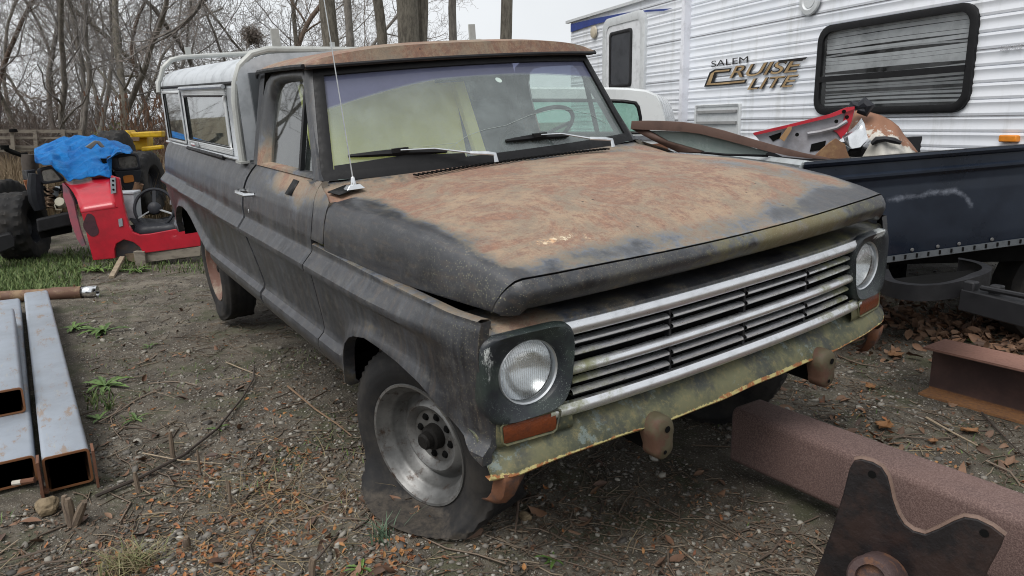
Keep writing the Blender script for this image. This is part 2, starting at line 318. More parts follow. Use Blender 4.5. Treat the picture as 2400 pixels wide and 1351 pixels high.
for sgn in (-1, 1):
    fb = lambda x: float(np.interp(x, [a[0] for a in ARCH], [a[1] for a in ARCH]))
    fd = panel('fender', xs, fb, lambda x: 1.015 - .012 * (x + .54), truck, M['side'], attrf=side_attr, sgn=sgn)
    # fender top ledge under the hood
    mb = MB(); X = np.linspace(-.54, .70, 30); rowsP = []
    for x in X:
        zt = 1.015 - .012 * (x + .54); wt = float(sidew(x, zt)); rowsP.append([(x, sgn * (wt - .0), zt), (x, sgn * (wt - .012), zt + .004), (x, sgn * (wt - .036), zt - .001), (x, sgn * (wt - .05), zt - .07)])
    P = np.array(rowsP); mb.grid(P, flip=sgn > 0); n = len(P.reshape(-1, 3))
    obj('fender_top', mb, M['side'], truck, attrs=dict(rust=np.full(n, .40), moss=np.full(n, .1), speck=np.zeros(n), chip=np.zeros(n), dark=np.zeros(n)))
    # cowl side
    rows = np.unique(np.concatenate([LV[LV > 1.035], [1.035, 1.2365]]))
    panel('cowl_side', np.linspace(-.54, -.405, 8), lambda x: 1.033, lambda x: 1.188 + .0485 * min(max((-.405 - x) / .135, 0), 1), truck, M['side'], skew=lambda x, z: x - .05 * ss(1.12, 1.24, z) * ss(-.44, -.54, x), attrf=side_attr, sgn=sgn, rows=rows)
    # door lower body
    U = np.linspace(0, 1, 46); 
    xf = lambda z: -.548 - .05 * ss(1.12, 1.24, z)
    dr = panel('door', U, lambda u: .50, lambda u: 1.245, truck, M['side'], skew=lambda u, z: (XR(z) * (1 - u) + xf(z) * u), attrf=side_attr, sgn=sgn)
    # upper door frame : inner opening and outer outline, both as loops on the leaning side plane
    def wz(z): return .848 - .235 * (z - 1.245)
    OUT = [(-1.60, 1.245), (-1.605, 1.35), (-1.60, 1.47), (-1.585, 1.58), (-1.545, 1.645), (-1.46, 1.682), (-1.3, 1.690), (-1.1, 1.690), (-.95, 1.688), (-.905, 1.655), (-.83, 1.54), (-.735, 1.40), (-.655, 1.28), (-.63, 1.245)]
    INN = [(-1.445, 1.268), (-1.455, 1.35), (-1.455, 1.46), (-1.445, 1.55), (-1.41, 1.605), (-1.35, 1.632), (-1.25, 1.638), (-1.1, 1.638), (-.985, 1.637), (-.955, 1.615), (-.885, 1.50), (-.815, 1.39), (-.765, 1.30), (-.745, 1.268)]
    P = []
    for (a, b) in zip(OUT, INN):
        o_ = np.array([a[0], sgn * wz(a[1]), a[1]]); i_ = np.array([b[0], sgn * wz(b[1]), b[1]]); s_ = np.array([0, -sgn, 0])
        P.append([o_ + s_ * .03, o_, o_ * .82 + i_ * .18 + [0, sgn * .007, 0], o_ * .45 + i_ * .55 + [0, sgn * .006, 0], i_ * .85 + o_ * .15 - [0, sgn * .006, 0], i_ + s_ * .03])
    P.append(P[0]); P = np.array(P)
    mb = MB(); mb.grid(P); V = P.reshape(-1, 3)
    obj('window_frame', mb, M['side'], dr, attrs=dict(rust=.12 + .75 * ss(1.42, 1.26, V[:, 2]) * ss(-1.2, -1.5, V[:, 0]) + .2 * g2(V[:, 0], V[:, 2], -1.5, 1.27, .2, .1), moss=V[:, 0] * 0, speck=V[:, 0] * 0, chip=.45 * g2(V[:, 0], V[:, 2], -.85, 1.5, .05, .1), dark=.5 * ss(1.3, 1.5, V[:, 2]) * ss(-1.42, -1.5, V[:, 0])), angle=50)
    G = [np.array([b[0], sgn * (wz(b[1]) - .026), b[1]]) for b in INN]; mb = MB(); mb.add([g for g in G], [tuple(range(len(G)))])
    obj('window_glass', mb, M['glass'], dr, smooth=False)
    mb = MB(); mb.bar((-.93, sgn * (wz(1.63) - .012), 1.638), (-.915, sgn * (wz(1.27) - .012), 1.265), .018, .02); obj('vent_divider', mb, M['black'], dr)
    # door handle (chrome pull) and lock
    mb = MB(); y0 = sgn * .925; Ph = [(-1.60, y0 - sgn * .004, 1.125), (-1.60, y0 + sgn * .04, 1.127), (-1.565, y0 + sgn * .052, 1.128), (-1.50, y0 + sgn * .05, 1.126), (-1.44, y0 + sgn * .042, 1.122), (-1.435, y0 + sgn * .0, 1.12)]
    mb.tube(Ph, [.013, .014, .013, .012, .012, .012], 8, flat=.8); obj('door_handle', mb, M['chrome'], dr)
    mb = MB(); mb.lathe([(.0, .006), (.010, .005), (.013, 0), (.013, -.01)], frame((-1.53, sgn * .938, 1.03), (0, sgn, 0)), 12); obj('lock', mb, M['alu'], dr)
    # bed side
    X = np.unique(np.concatenate([np.arange(-4.34, -1.60, .05), np.arange(-3.9, -3.7, .008), np.arange(-3.7, -2.4, .025), [-4.34, -1.62]]))
    bb = lambda x: float(np.interp(x, [a[0] for a in RARCH], [a[1] for a in RARCH]))
    def skb(x, z): return x + (XR(z) - .034 + 1.62) * max(0, 1 - (-1.62 - x) / .5)
    rows = np.unique(np.concatenate([LV, PZ[(PZ > .9)] + .045, [1.255, 1.262]]))
    panel('bed_side', X, bb, lambda x: 1.246 + .018 * np.clip((-1.7 - x) / 2.6, 0, 1), truck, M['side'], skew=skb, attrf=side_attr, sgn=sgn, rows=rows)
    # bed rail top
    mb = MB(); mb.grid(np.array([[(x, sgn * w_, 1.248 + .018 * np.clip((-1.7 - x) / 2.6, 0, 1)) for w_ in (.848, .78)] for x in np.linspace(-4.34, -1.68, 8)]), flip=sgn > 0)
    mb.grid(np.array([[(x, sgn * .80, z) for z in (1.24, .62)] for x in (-4.33, -1.70)])); nn = sum(len(v) for v in mb.V)
    obj('bed_rail', mb, M['side'], truck, attrs={k: np.full(nn, .2 if k == 'rust' else 0.) for k in ('rust', 'moss', 'speck', 'chip', 'dark')})
    # cab corner behind the door
    mb = MB(); P = []
    for z in np.linspace(1.245, 1.70, 8):
        wv = wz(z); P.append([(-1.60, sgn * (wv - .004), z), (-1.66, sgn * wv, z), (-1.715, sgn * (wv - .01), z), (-1.745 + .05 * float(ss(1.4, 1.7, z)), sgn * (wv - .045), z), (-1.76 + .05 * float(ss(1.4, 1.7, z)), sgn * (wv - .12), z), (-1.76, sgn * .50, z)])
    mb.grid(np.array(P), flip=sgn < 0); mb.grid(np.array([[(-1.60, sgn * .93, z), (-1.76, sgn * .90, z)] for z in (.55, .8, 1.0, 1.1)])); nn = sum(len(v) for v in mb.V)
    obj('cab_corner', mb, M['side'], truck, attrs={k: np.full(nn, .12 if k == 'rust' else 0.) for k in ('rust', 'moss', 'speck', 'chip', 'dark')})
    for cx, r, z0, zt in ((.02, .40, .64, .86), (-3.3, .46, .56, .93)):
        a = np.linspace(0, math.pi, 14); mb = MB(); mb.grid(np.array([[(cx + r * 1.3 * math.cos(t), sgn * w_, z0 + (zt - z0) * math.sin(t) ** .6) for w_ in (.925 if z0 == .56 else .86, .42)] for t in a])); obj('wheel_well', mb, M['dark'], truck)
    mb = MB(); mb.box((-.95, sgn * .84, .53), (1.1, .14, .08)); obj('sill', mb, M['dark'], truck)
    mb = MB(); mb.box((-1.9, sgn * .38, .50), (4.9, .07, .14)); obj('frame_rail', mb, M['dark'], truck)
mb = MB(); mb.box((-1.50, -.60, 1.36), (.16, .10, .42), Matrix.Rotation(.2, 3, 'Y'), .7); mb.box((-1.42, -.62, 1.20), (.30, .12, .22), None, .8); obj('dark_filler', mb, simple('dark_cloth', (.012, .014, .018), .9), truck, bevel=.04)  # invented dark block, added so the rear of the door window looks dark
# tape patches
mb = MB(); 
def onside(x, z, o=.003): return (x, -(float(sidew(x, z)) + o), z)
mb.add([onside(-.925, 1.232, .005), onside(-.845, 1.230, .005), onside(-.850, 1.172, .005), onside(-.94, 1.172, .005)], [(0, 1, 2, 3)]); obj('tape_patch', mb, M['gasket'], truck, solid=.001)
# ---- hood
def hood_edge(x):   # height of the side crease
    return np.interp(x, [-.45, 0, .3, .5, .65, .76], [1.178, 1.176, 1.165, 1.142, 1.115, 1.088])
def hood_c(x): return np.interp(x, [-.45, -.2, .1, .35, .5, .65, .80], [1.232, 1.236, 1.228, 1.205, 1.178, 1.142, 1.098])
us = [(.937, -.185), (.940, -.175), (.938, -.13), (.926, -.07), (.913, -.03), (.904, -.010), (.884, .006), (.85, .012)]
NU = 36; tops = [(.85 * (1 - (k / (NU - 1))), k / (NU - 1)) for k in range(1, NU)]
def hood_pt(u_idx, s):  # s 0..1 along length; returns right-side point
    frontx = lambda wf: .80 - .055 * (abs(wf) / .85) ** 2.2
    if u_idx < len(us):
        w0, dz = us[u_idx]; xf_ = frontx(w0) - .0; xf_ = xf_ - .05 * max(0, (-dz - .0) / .185)
        x = -.40 + (xf_ + .40) * s; e = hood_edge(x); sc_ = (e - .998 - .012 * s) / .185; z = e + dz * sc_ if dz < 0 else e + dz
        w_ = w0 - (.055 + (w0 - .85) * .26) * (max(x, 0) / .76) ** 1.5 - (w0 - .85) * .18 * float(ss(-.4, .1, x))
        return (x, -w_, z)
    w0, k = tops[u_idx - len(us)]; xf_ = frontx(w0); x = -.40 - .02 * k + (xf_ + .40 + .02 * k) * s
    e = hood_edge(x) + .012; c = hood_c(x); q = 1 - (w0 / .85) ** 2.4; z = e + (c - e) * q
    z += .007 * float(ss(.60, .55, w0)) * float(ss(.72, .5, x)) + .004 * math.exp(-(w0 / .02) ** 2) * float(ss(.72, .5, x))
    return (x, -w0 * (1 - .055 / .915 * (max(x, 0) / .76) ** 1.5), z)
S = np.unique(np.concatenate([np.linspace(0, 1, 60), [.992, .996]])); half = np.array([[hood_pt(i, s) for i in range(len(us) + len(tops))] for s in S])
# lip rows
seam = half[-1]; nlen = seam.shape[0]; lip = []
LE = []
for i in range(nlen):
    w_ = -seam[i][1]; 
    if i < len(us): f = i / (len(us) - 1); LE.append((.705 + .035 * f, -(.845 - .035 * f), 1.002 + .002 * f))
    else: k = tops[i - len(us)][1]; w0 = tops[i - len(us)][0]; LE.append((.785 - .045 * (w0 / .85) ** 2, -w0 * .955, 1.018 + .002 * k))
LE = np.array(LE)
for t in (.0, .03, .06, .2, .4, .6, .8, .92, 1.0):
    q = seam * (1 - t) + LE * t; side = np.clip((np.arange(nlen) / 8.), 0, 1)[:, None]
    q = q + np.array([.030, 0, .006]) * math.sin(math.pi * min(t * .96, 1)) * (0.4 + .6 * side); 
    if t == .03: q = q - np.array([.012, 0, .006]) 
    lip.append(q)
q = LE + np.array([-.05, 0, -.004]); q[:, 1] *= .96; lip.append(q); q = q + np.array([-.03, 0, .03]); lip.append(q)
H = np.concatenate([half, np.array(lip)], 0); full = np.concatenate([H, (H * [1, -1, 1])[:, ::-1][:, 1:]], 1)
mb = MB(); mb.grid(full); V = full.reshape(-1, 3); x, y, z = V.T; a = np.abs(y)
ridx = np.repeat(np.arange(full.shape[0]), full.shape[1]); nH = half.shape[0]
front = .80 - .055 * (a / .85) ** 2.2
rust = (.95 - .52 * ss(.20, -.06, front - x - .10 * np.clip(y, -.3, .6)) - .95 * ss(.74, .88, a) - .25 * g2(x, y, .45, -.75, .2, .12)); rust = np.where(ridx >= nH, (.36 + .15 * np.sin(y * 5)) * (1 - 1. * ss(.5, .72, a)) - .35 * ss(.55, .75, a), rust)
rust = rust * np.where((z < hood_edge(np.clip(x, -.4, .76)) - .012) & (ridx < nH), 0, 1) + np.where((z < hood_edge(np.clip(x, -.4, .76)) - .012) & (ridx < nH), .06, 0)
rust = rust - .5 * g2(x, y, .30, .62, .30, .14) - .35 * g2(x, y, -.3, -.8, .2, .08) - .35 * g2(x, y, .72, 0., .07, 3.) * (ridx < nH)
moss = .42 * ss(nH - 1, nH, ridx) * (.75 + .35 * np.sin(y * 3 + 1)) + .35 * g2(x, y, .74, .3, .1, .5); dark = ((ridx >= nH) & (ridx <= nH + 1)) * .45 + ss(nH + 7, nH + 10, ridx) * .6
obj('hood', mb, M['paint'], truck, attrs=dict(rust=rust, moss=moss, speck=ss(.2, .7, x) * ss(.8, .86, a) + .3 * (ridx >= nH), chip=.78 * g2(x, y, .60, -.60, .04, .11) + .45 * g2(x, y, .64, -.48, .03, .05) + .30 * g2(x, y, .52, -.72, .05, .04), dark=np.clip(dark, 0, 1)), angle=40)
# ---- engine bay blocker and grille shell (apron between fenders)
mb = MB(); mb.box((.10, 0, .78), (.9, 1.4, .30)); obj('engine_bay', mb, M['dark'], truck)
def FX(y): return .775 - .065 * (np.abs(y) / .92) ** 2.5        # plan shape of the nose
Y = np.linspace(-.90, .90, 41); P = []
for y_ in Y:
    fx = float(FX(y_)); P.append([(fx - .24, y_, .958), (fx - .13, y_, .968), (fx - .05, y_, .972), (fx - .02, y_, .968), (fx - .008, y_, .958), (fx - .006, y_, .948)])
P = np.array(P); mb = MB(); mb.grid(P); nn = P.size // 3; yy = P.reshape(-1, 3)[:, 1]
obj('grille_header', mb, M['paint'], truck, attrs=dict(rust=.18 + .16 * ss(-.3, -.8, yy), moss=.28 + .25 * ss(-.2, .6, yy), speck=np.full(nn, .3), chip=np.zeros(nn), dark=np.zeros(nn)))
mb = MB(); mb.grid(np.array([[(FX(y_) - .05, y_, z) for z in (.60, .93)] for y_ in np.linspace(-.655, .655, 21)])); obj('grille_backing', mb, M['dark'], truck)
# grille bars
gr = []
def bar_strip(z0, z1, r, ya, yb, h=.018, d=.016, n=24, mossf=None, ear=0.):
    Y = np.linspace(ya, yb, n); P = []
    for y_ in Y:
        k = (y_ - ya) / (yb - ya); z = z0 + (z1 - z0) * k; fx = float(FX(y_)) + r
        P.append([(fx - d, y_, z + h * .5), (fx - d * .35, y_, z + h * .55), (fx, y_, z + h * .25), (fx + .001, y_, z - h * .15), (fx - d * .3, y_, z - h * .5), (fx - d, y_, z - h * .45)])
    return np.array(P)
def mk_grille(name, strips, parent):
    mb = MB(); ms = []
    for P in strips: mb.grid(P); yv = P.reshape(-1, 3)[:, 1]; zv = P.reshape(-1, 3)[:, 2]; ms.append(.22 + .42 * ss(-.35, -.65, yv) * ss(.93, .8, zv) + .38 * ss(.25, .65, yv) - .2 * ss(.90, .94, zv))
    return obj(name, mb, M['grille'], parent, attrs=dict(moss=np.concatenate(ms)), angle=50)
grl = empty('grille'); grl.parent = truck
mk_grille('top_bar', [bar_strip(.930, .930, .012, -.665, .665, .037, .03)], grl)
mk_grille('centre_bar', [bar_strip(.805, .805, .008, -.66, .66, .029, .03)], grl)
mk_grille('lower_bar', [bar_strip(.690, .690, .012, -.73, .73, .036, .03)], grl)
bounds = [-.655, -.285, .045, .37, .655]
for z in (.884, .850, .766, .732):
    for a_, b_ in zip(bounds[:-1], bounds[1:]):
        mk_grille('slat', [bar_strip(z, z, -.004, a_ + .008, b_ - .008, .0155, .024, 10)], grl)
for z in (.910, .867, .833, .783, .749, .712):
    obj('inner_slat', MB().grid(bar_strip(z, z, -.030, -.63, .63, .005, .014, 20)), M['black'], grl)
for yb in bounds[1:-1]: obj('divider', MB().box((FX(yb) - .020, yb, .81), (.020, .010, .22)), M['black'], grl)
# radiator side hints behind grille
for yv in (-.5, -.42, .35): obj('radiator_support', MB().box((.66, yv, .8), (.02, .03, .26)), M['black'], truck)
# ---- headlight bezels : rounded rectangle with round opening, wrapping to the fender side
def bezel(sgn):
    n = 64; A = np.arange(n) * 2 * math.pi / n + math.pi / n; cy, cz = .775, .828
    # outline, in (y,z): right-side values
    out = []
    for t in A:
        c, s_ = math.cos(t), math.sin(t); e = .32
        yy = math.copysign(abs(c) ** e, c); zz = math.copysign(abs(s_) ** e, s_)
        # outer boundary boxes : y from .635(in) to .925(out), z from .70 to .955
        y_ = (.782 + yy * .148) if c > 0 else (.782 + yy * .140); z_ = .830 + zz * .130
        if zz < 0: y_ -= .035 * (-zz) * (1 if c < 0 else .5) * -1 * (1 if c < 0 else -1) * 1.0
        z_ += (.775 - y_) * .05 * (1 if zz < 0 else .25)
        out.append((y_, z_))
    out = np.array(out); circ = np.array([(cy + .094 * math.cos(t), cz + .094 * math.sin(t)) for t in A])
    def X3(p, dx): return np.array([FX(p[:, 0]) + dx, -p[:, 0] * sgn * -1, p[:, 1]]).T
    rows = []
    mid = out * .93 + circ * .07; mid2 = out * .80 + circ * .20; i1 = circ * .88 + out * .12
    def R(p, dx): xx = FX(p[:, 0]) + dx; return np.stack([xx, sgn * p[:, 0], p[:, 1]], 1)
    wrap = out.copy(); wrap[:, 0] = np.where(out[:, 0] > .90, .933, out[:, 0])
    rows = [R(out, -.085), R(out, -.03), R(out * .985 + circ * .015, -.006), R(mid, .012), R(mid2, .018), R(out * .5 + circ * .5, .010), R(i1, .0), R(circ, -.004), R(circ * 1., -.03), R(np.array([cy, cz]) + (circ - [cy, cz]) * .96, -.05)]
    P = np.array(rows); mb = MB(); mb.grid(P, cu=True, flip=sgn > 0); V = P.reshape(-1, 3); ya = np.abs(V[:, 1]); zz = V[:, 2]
    chip = (.52 * g2(ya, zz, .900, .91, .045, .05) + .58 * g2(ya, zz, .905, .82, .014, .10) if sgn < 0 else .95 * g2(ya, zz, .84, .945, .06, .03))
    return obj('headlight_bezel', mb, M['bezel'], truck, attrs=dict(chip=chip, moss=.30 * ss(.76, .70, zz) + .5 * g2(ya, zz, .85, .955, .04, .02)), angle=60)
refl = simple('headlight_reflector', (.92, .93, .95), .22, 1., .05)
def fluted():
    t = NT('headlight_glass'); nt = t.t; nt.nodes.remove(t.b); out = [q for q in nt.nodes if q.type == 'OUTPUT_MATERIAL'][0]
    tr = t.n('ShaderNodeBsdfTransparent'); tr.inputs[0].default_value = (.86, .88, .88, 1); gl = t.n('ShaderNodeBsdfGlossy'); gl.inputs['Roughness'].default_value = .06
    w_ = t.n('ShaderNodeTexWave', wave_type='BANDS', bands_direction='Y'); w_.inputs['Scale'].default_value = 48; w_.inputs['Distortion'].default_value = .0; t.link(t.coord(), w_.inputs[0])
    w2 = t.n('ShaderNodeTexWave', wave_type='BANDS', bands_direction='Z'); w2.inputs['Scale'].default_value = 9; t.link(t.coord(), w2.inputs[0])
    bp = t.n('ShaderNodeBump'); bp.inputs['Strength'].default_value = .6; bp.inputs['Distance'].default_value = .002; t.link(t.math('ADD', w_.outputs['Fac'], t.math('MULTIPLY', w2.outputs['Fac'], .4)), bp.inputs['Height']); t.link(bp.outputs[0], gl.inputs['Normal'])
    df = t.n('ShaderNodeBsdfDiffuse'); df.inputs[0].default_value = (.6, .61, .6, 1)
    fr = t.schlick(.10)
    m1 = t.n('ShaderNodeMixShader'); t.link(t.math('ADD', t.math('MULTIPLY', fr, 1.), t.math('MULTIPLY', w_.outputs['Fac'], .34)), m1.inputs[0]); t.link(tr.outputs[0], m1.inputs[1]); t.link(gl.outputs[0], m1.inputs[2])
    m2 = t.n('ShaderNodeMixShader'); t.link(t.math('MULTIPLY', t.ramp(t.noise(26, 6, .7), .35, .8), .2), m2.inputs[0]); t.link(m1.outputs[0], m2.inputs[1]); t.link(df.outputs[0], m2.inputs[2]); t.link(m2.outputs[0], out.inputs[0]); return t.m
M['lens'] = fluted()
def amber():
    t = NT('amber_lens'); c = t.mix(t.ramp(t.noise(30, 5, .7), .4, .7), (.15, .035, .010), (.09, .025, .012)); t.set(Base_Color=c, Roughness=.3)
    t.b.inputs['Transmission Weight'].default_value = .0; v = t.voro(160); t.bump(v.outputs['Distance'], .3, .002); return t.m
M['amber'] = amber()
for sgn in (-1, 1):
    bezel(sgn); cx = float(FX(.775))
    hl = obj('headlight', MB().lathe([(.0, .0), (.045, -.003), (.075, -.010), (.089, -.022), (.091, -.034)][::-1], frame((cx - .004, sgn * .775, .828), (1, sgn * .02, 0)), 40), M['lens'], truck)
    obj('reflector', MB().lathe([(.0, -.085), (.03, -.082), (.06, -.066), (.08, -.045), (.0895, -.03)], frame((cx - .008, sgn * .775, .828), (1, sgn * .02, 0)), 32), refl, hl)
    obj('retaining_ring', MB().lathe([(.0895, -.028), (.0895, -.010), (.0935, -.006), (.097, -.012), (.097, -.030)], frame((cx - .004, sgn * .775, .828), (1, sgn * .02, 0)), 40), M['alu'], hl)
    # lower corner housing with the turn signal
    P = []
    for z, dx, dy in ((.715, -.012, 0), (.700, -.002, 0), (.690, .000, 0), (.650, .004, 0), (.636, .0, 0), (.628, -.015, 0), (.622, -.05, 0)):
        row = []
        for y_ in np.concatenate([np.linspace(.66, .885, 12), [.897, .906, .910]]):
            k = (y_ - .885) / .025 if y_ > .885 else 0; row.append((float(FX(y_)) + dx + .006 - .05 * k * k * 1.2, sgn * y_ * (1 - .0), z - .0 + (.80 - y_) * .05 * 0))
        P.append(row)
    P = np.array(P); mb = MB(); mb.grid(P, flip=sgn > 0); nn = P.size // 3
    hs_ = obj('signal_housing', mb, M['valance'], truck, attrs=dict(edge=np.full(nn, .2)), angle=50)
    rim = [(.70, .700), (.715, .647), (.727, .640), (.868, .640), (.880, .650), (.880, .698), (.874, .704), (.71, .706)]
    mb = MB(); mb.tube([(float(FX(y_)) + .011, sgn * y_, z) for y_, z in rim + rim[:1]], .0042, 6, cap=False); obj('signal_rim', mb, M['valance'], hs_)
    mb = MB(); Q = np.array([[(float(FX(y_)) + .0105 + .004 * math.sin(math.pi * a_), sgn * y_, .646 + .054 * a_) for y_ in np.linspace(.716, .876, 8)] for a_ in np.linspace(0, 1, 5)]); mb.grid(Q, flip=sgn > 0); obj('turn_signal', mb, M['amber'], hs_)
# ---- front valance (stone deflector) with rusty rolled edge
Y = np.linspace(-.925, .925, 75); P = []; ed = []
for y_ in Y:
    ay = abs(y_); fx = float(FX(y_)); out_ = .026 + .012 * ss(.5, .9, ay); droop = .004 * math.sin(y_ * 7) + .0015 * math.sin(y_ * 23)
    zo = .012 * ss(-.6, -.92, y_) * -1 + .02 * ss(.5, .92, y_)
    r = [(fx - .09, .668), (fx - .045, .662), (fx - .030, .655), (fx - .012, .637), (fx + out_ * .45, .610), (fx + out_ * .86, .590), (fx + out_, .581), (fx + out_ + .003, .571), (fx + out_ - .006, .562), (fx + out_ - .03, .564)]
    P.append([(a_ - .02 * ss(.86, .925, ay), y_, b_ + (droop + zo if b_ < .64 else 0)) for a_, b_ in r]); ed.append([0, 0, 0, 0, 0, .10, .42 + .25 * math.sin(y_ * 5.3 + 1), .75, .75, .6])
P = np.array(P); mb = MB(); mb.grid(P)
obj('front_valance', mb, M['valance'], truck, attrs=dict(edge=np.array(ed)), angle=50, solid=.003)
M['rustm'] = simple('heavy_rust', (.15, .060, .028), .85, 0, .5, 14, .5, col2=(.06, .035, .028))
M['rustdark'] = simple('dark_rust', (.075, .042, .032), .75, 0, .5, 12, .5, col2=(.035, .025, .022), thr=(.4, .62))
M['bracket'] = simple('olive_rust', (.075, .062, .034), .7, 0, .5, 9, .4, col2=(.085, .042, .026), thr=(.45, .6))
for sgn in (-1, 1):
    # hanging corner horn
    mb = MB(); cx = float(FX(.86)); P = []
    for t, (dx, zz, w_) in enumerate([(0.05, .565, .07), (.045, .53, .065), (.03, .49, .05), (.0, .455, .03), (-.03, .44, .015)]):
        P.append([(cx + dx - .035, sgn * (.885 - w_), zz), (cx + dx - .015, sgn * (.885 - w_ * .5), zz - .004), (cx + dx - .02, sgn * .89, zz), (cx + dx - .06, sgn * .905, zz)])
    mb.grid(np.array(P), flip=sgn > 0); obj('valance_horn', mb, M['rustm'], truck, solid=.004)
    # bumper bracket
    y0 = sgn * .40; bx = .775; c1, c2 = (.0, .560, .044), (.004, .500, .036); out_ = []
    for t_ in np.linspace(-.35, math.pi + .25, 14): out_.append((c1[0] + c1[2] * math.cos(t_), c1[1] + c1[2] * math.sin(t_)))
    for t_ in np.linspace(math.pi - .25, 2 * math.pi + .35, 14): out_.append((c2[0] + c2[2] * math.cos(t_), c2[1] + c2[2] * math.sin(t_)))
    P = []
    for kx, sc_ in ((.0, 1.06), (.035, 1.06), (.052, 1.0), (.060, .86), (.062, .5), (.062, .02)):
        P.append([(bx + kx, y0 + .02 + a_ * sc_, .532 + (b_ - .532) * (sc_ if sc_ < 1 else 1 + (sc_ - 1) * .5)) for a_, b_ in out_])
    obj('bumper_bracket', MB().grid(np.array(P), cu=True), M['bracket'], truck, angle=60)
    obj('bracket_plate', MB().box((bx - .10, y0 + .02, .52), (.26, .012, .10)), M['dark'], truck)  # near-black colour puts the shade behind the bracket into the paint
    for q_, r_ in (((bx + .0635, y0 + .028, .566), .011), ((bx + .0635, y0 + .018, .493), .007)): obj('bolt_hole', MB().lathe([(.0, .001), (r_, .001)], frame(q_, (1, 0, 0)), 12), M['dark'], truck)
# ---- cowl
P = []
for k, t in enumerate(np.linspace(0, 1, 8)):
    row = []
    for y_ in np.linspace(-.885, .885, 41):
        a_ = abs(y_); xr_ = -.405 - .02 * (1 - (a_ / .885) ** 2); xw = -.50 - .16 * (a_ / .80) ** 2.2 - .03; x = xr_ + (xw - xr_) * t
        zr = float(hood_c(-.4)) * (1 - (a_ / .85) ** 2.4 if a_ < .85 else 0) + (hood_edge(-.4) + .012) * ((a_ / .85) ** 2.4 if a_ < .85 else 1) - .004; zw = 1.250; z = zr + (zw - zr) * t
        if a_ > .85: z -= .006 * (a_ - .85) / .035
        row.append((x, y_ * (1 - .018 * t), z))
    P.append(row)
P = np.array(P); mb = MB(); mb.grid(P); V = P.reshape(-1, 3); nn = len(V)
obj('cowl', mb, M['paint'], truck, attrs=dict(rust=.60 - .35 * ss(-.5, -.62, V[:, 0]), moss=np.full(nn, .05), speck=np.zeros(nn), chip=.3 * ss(-.5, -.56, V[:, 0]), dark=np.zeros(nn)))
mb = MB()
for y_ in np.arange(-.50, .52, .021):
    if abs(y_ - .0) < 1: mb.box((-.462 - .0, y_, float(np.interp(y_ ** 2, [0, .25], [1.2465, 1.240]))), (.045, .007, .006))
obj('vent_slots', mb, M['dark'], truck)
mb = MB(); mb.add([(-.50, -.865, 1.215), (-.425, -.845, 1.208), (-.45, -.755, 1.222), (-.53, -.775, 1.229)], [(0, 1, 2, 3)]); obj('tape_patch', mb, M['gasket'], truck, solid=.004)
# ---- windshield
def ws(u, v, off=0.):   # u -1..1, v 0..1
    hw = .806 + (.713 - .806) * v; xb = -.645 + (-.873 + .645) * v; bul = .125 + (.095 - .125) * v
    x = xb + bul * (1 - abs(u) ** 2.3); z = 1.257 + (1.662 - 1.257) * v + .012 * (1 - u * u) * v - .004 * (1 - u * u) * (1 - v)
    nrm = np.array([.87, .12 * u, .48]); return np.array([x, hw * u, z]) + off * nrm
U = np.linspace(-1, 1, 41); Vv = np.linspace(0, 1, 13)
wsmat = NT('windshield_glass'); nt_ = wsmat.t; nt_.nodes.remove(wsmat.b); out = [q for q in nt_.nodes if q.type == 'OUTPUT_MATERIAL'][0]
tr = wsmat.n('ShaderNodeBsdfTransparent'); gl = wsmat.n('ShaderNodeBsdfGlossy'); gl.inputs['Roughness'].default_value = .02
bandf = wsmat.attr('band'); wsmat.link(wsmat.mix(bandf, (.94, 1.0, .97), (.26, .28, .42)), tr.inputs[0])
m1 = wsmat.n('ShaderNodeMixShader'); wsmat.link(wsmat.schlick(.09), m1.inputs[0]); wsmat.link(tr.outputs[0], m1.inputs[1]); wsmat.link(gl.outputs[0], m1.inputs[2])
df = wsmat.n('ShaderNodeBsdfDiffuse'); wsmat.link(wsmat.mix(bandf, (.66, .76, .76), (.20, .215, .33)), df.inputs[0]); m2 = wsmat.n('ShaderNodeMixShader'); wsmat.link(wsmat.math('ADD', .13, wsmat.math('ADD', wsmat.math('MULTIPLY', wsmat.ramp(wsmat.noise(5, 6, .7), .3, .8), .12), wsmat.math('MULTIPLY', bandf, .35))), m2.inputs[0])  # diffuse layer over the glass paints in the milky haze of reflected sky
wsmat.link(m1.outputs[0], m2.inputs[1]); wsmat.link(df.outputs[0], m2.inputs[2]); wsmat.link(m2.outputs[0], out.inputs[0])
U2 = np.linspace(-1, 1, 61); V2 = np.linspace(0, 1, 60); P = np.array([[ws(u, v) for u in U2] for v in V2]); bandv = np.array([[float(ss(-.012, .012, v - (.765 + .09 * (1 - u * u) - .22 * max(0, -u - .3) ** 1.4))) for u in U2] for v in V2])
wsd = obj('windshield', MB().grid(P), wsmat.m, truck, attrs=dict(band=bandv))
obj('sticker', MB().add([ws(.13 + .022 * math.cos(t_) - .006 * math.sin(t_), .80 + .028 * math.sin(t_), -.004) for t_ in np.linspace(0, 6.28, 14)[:-1]], [tuple(range(13))]), simple('sticker_white', (.7, .75, .72), .5), wsd)
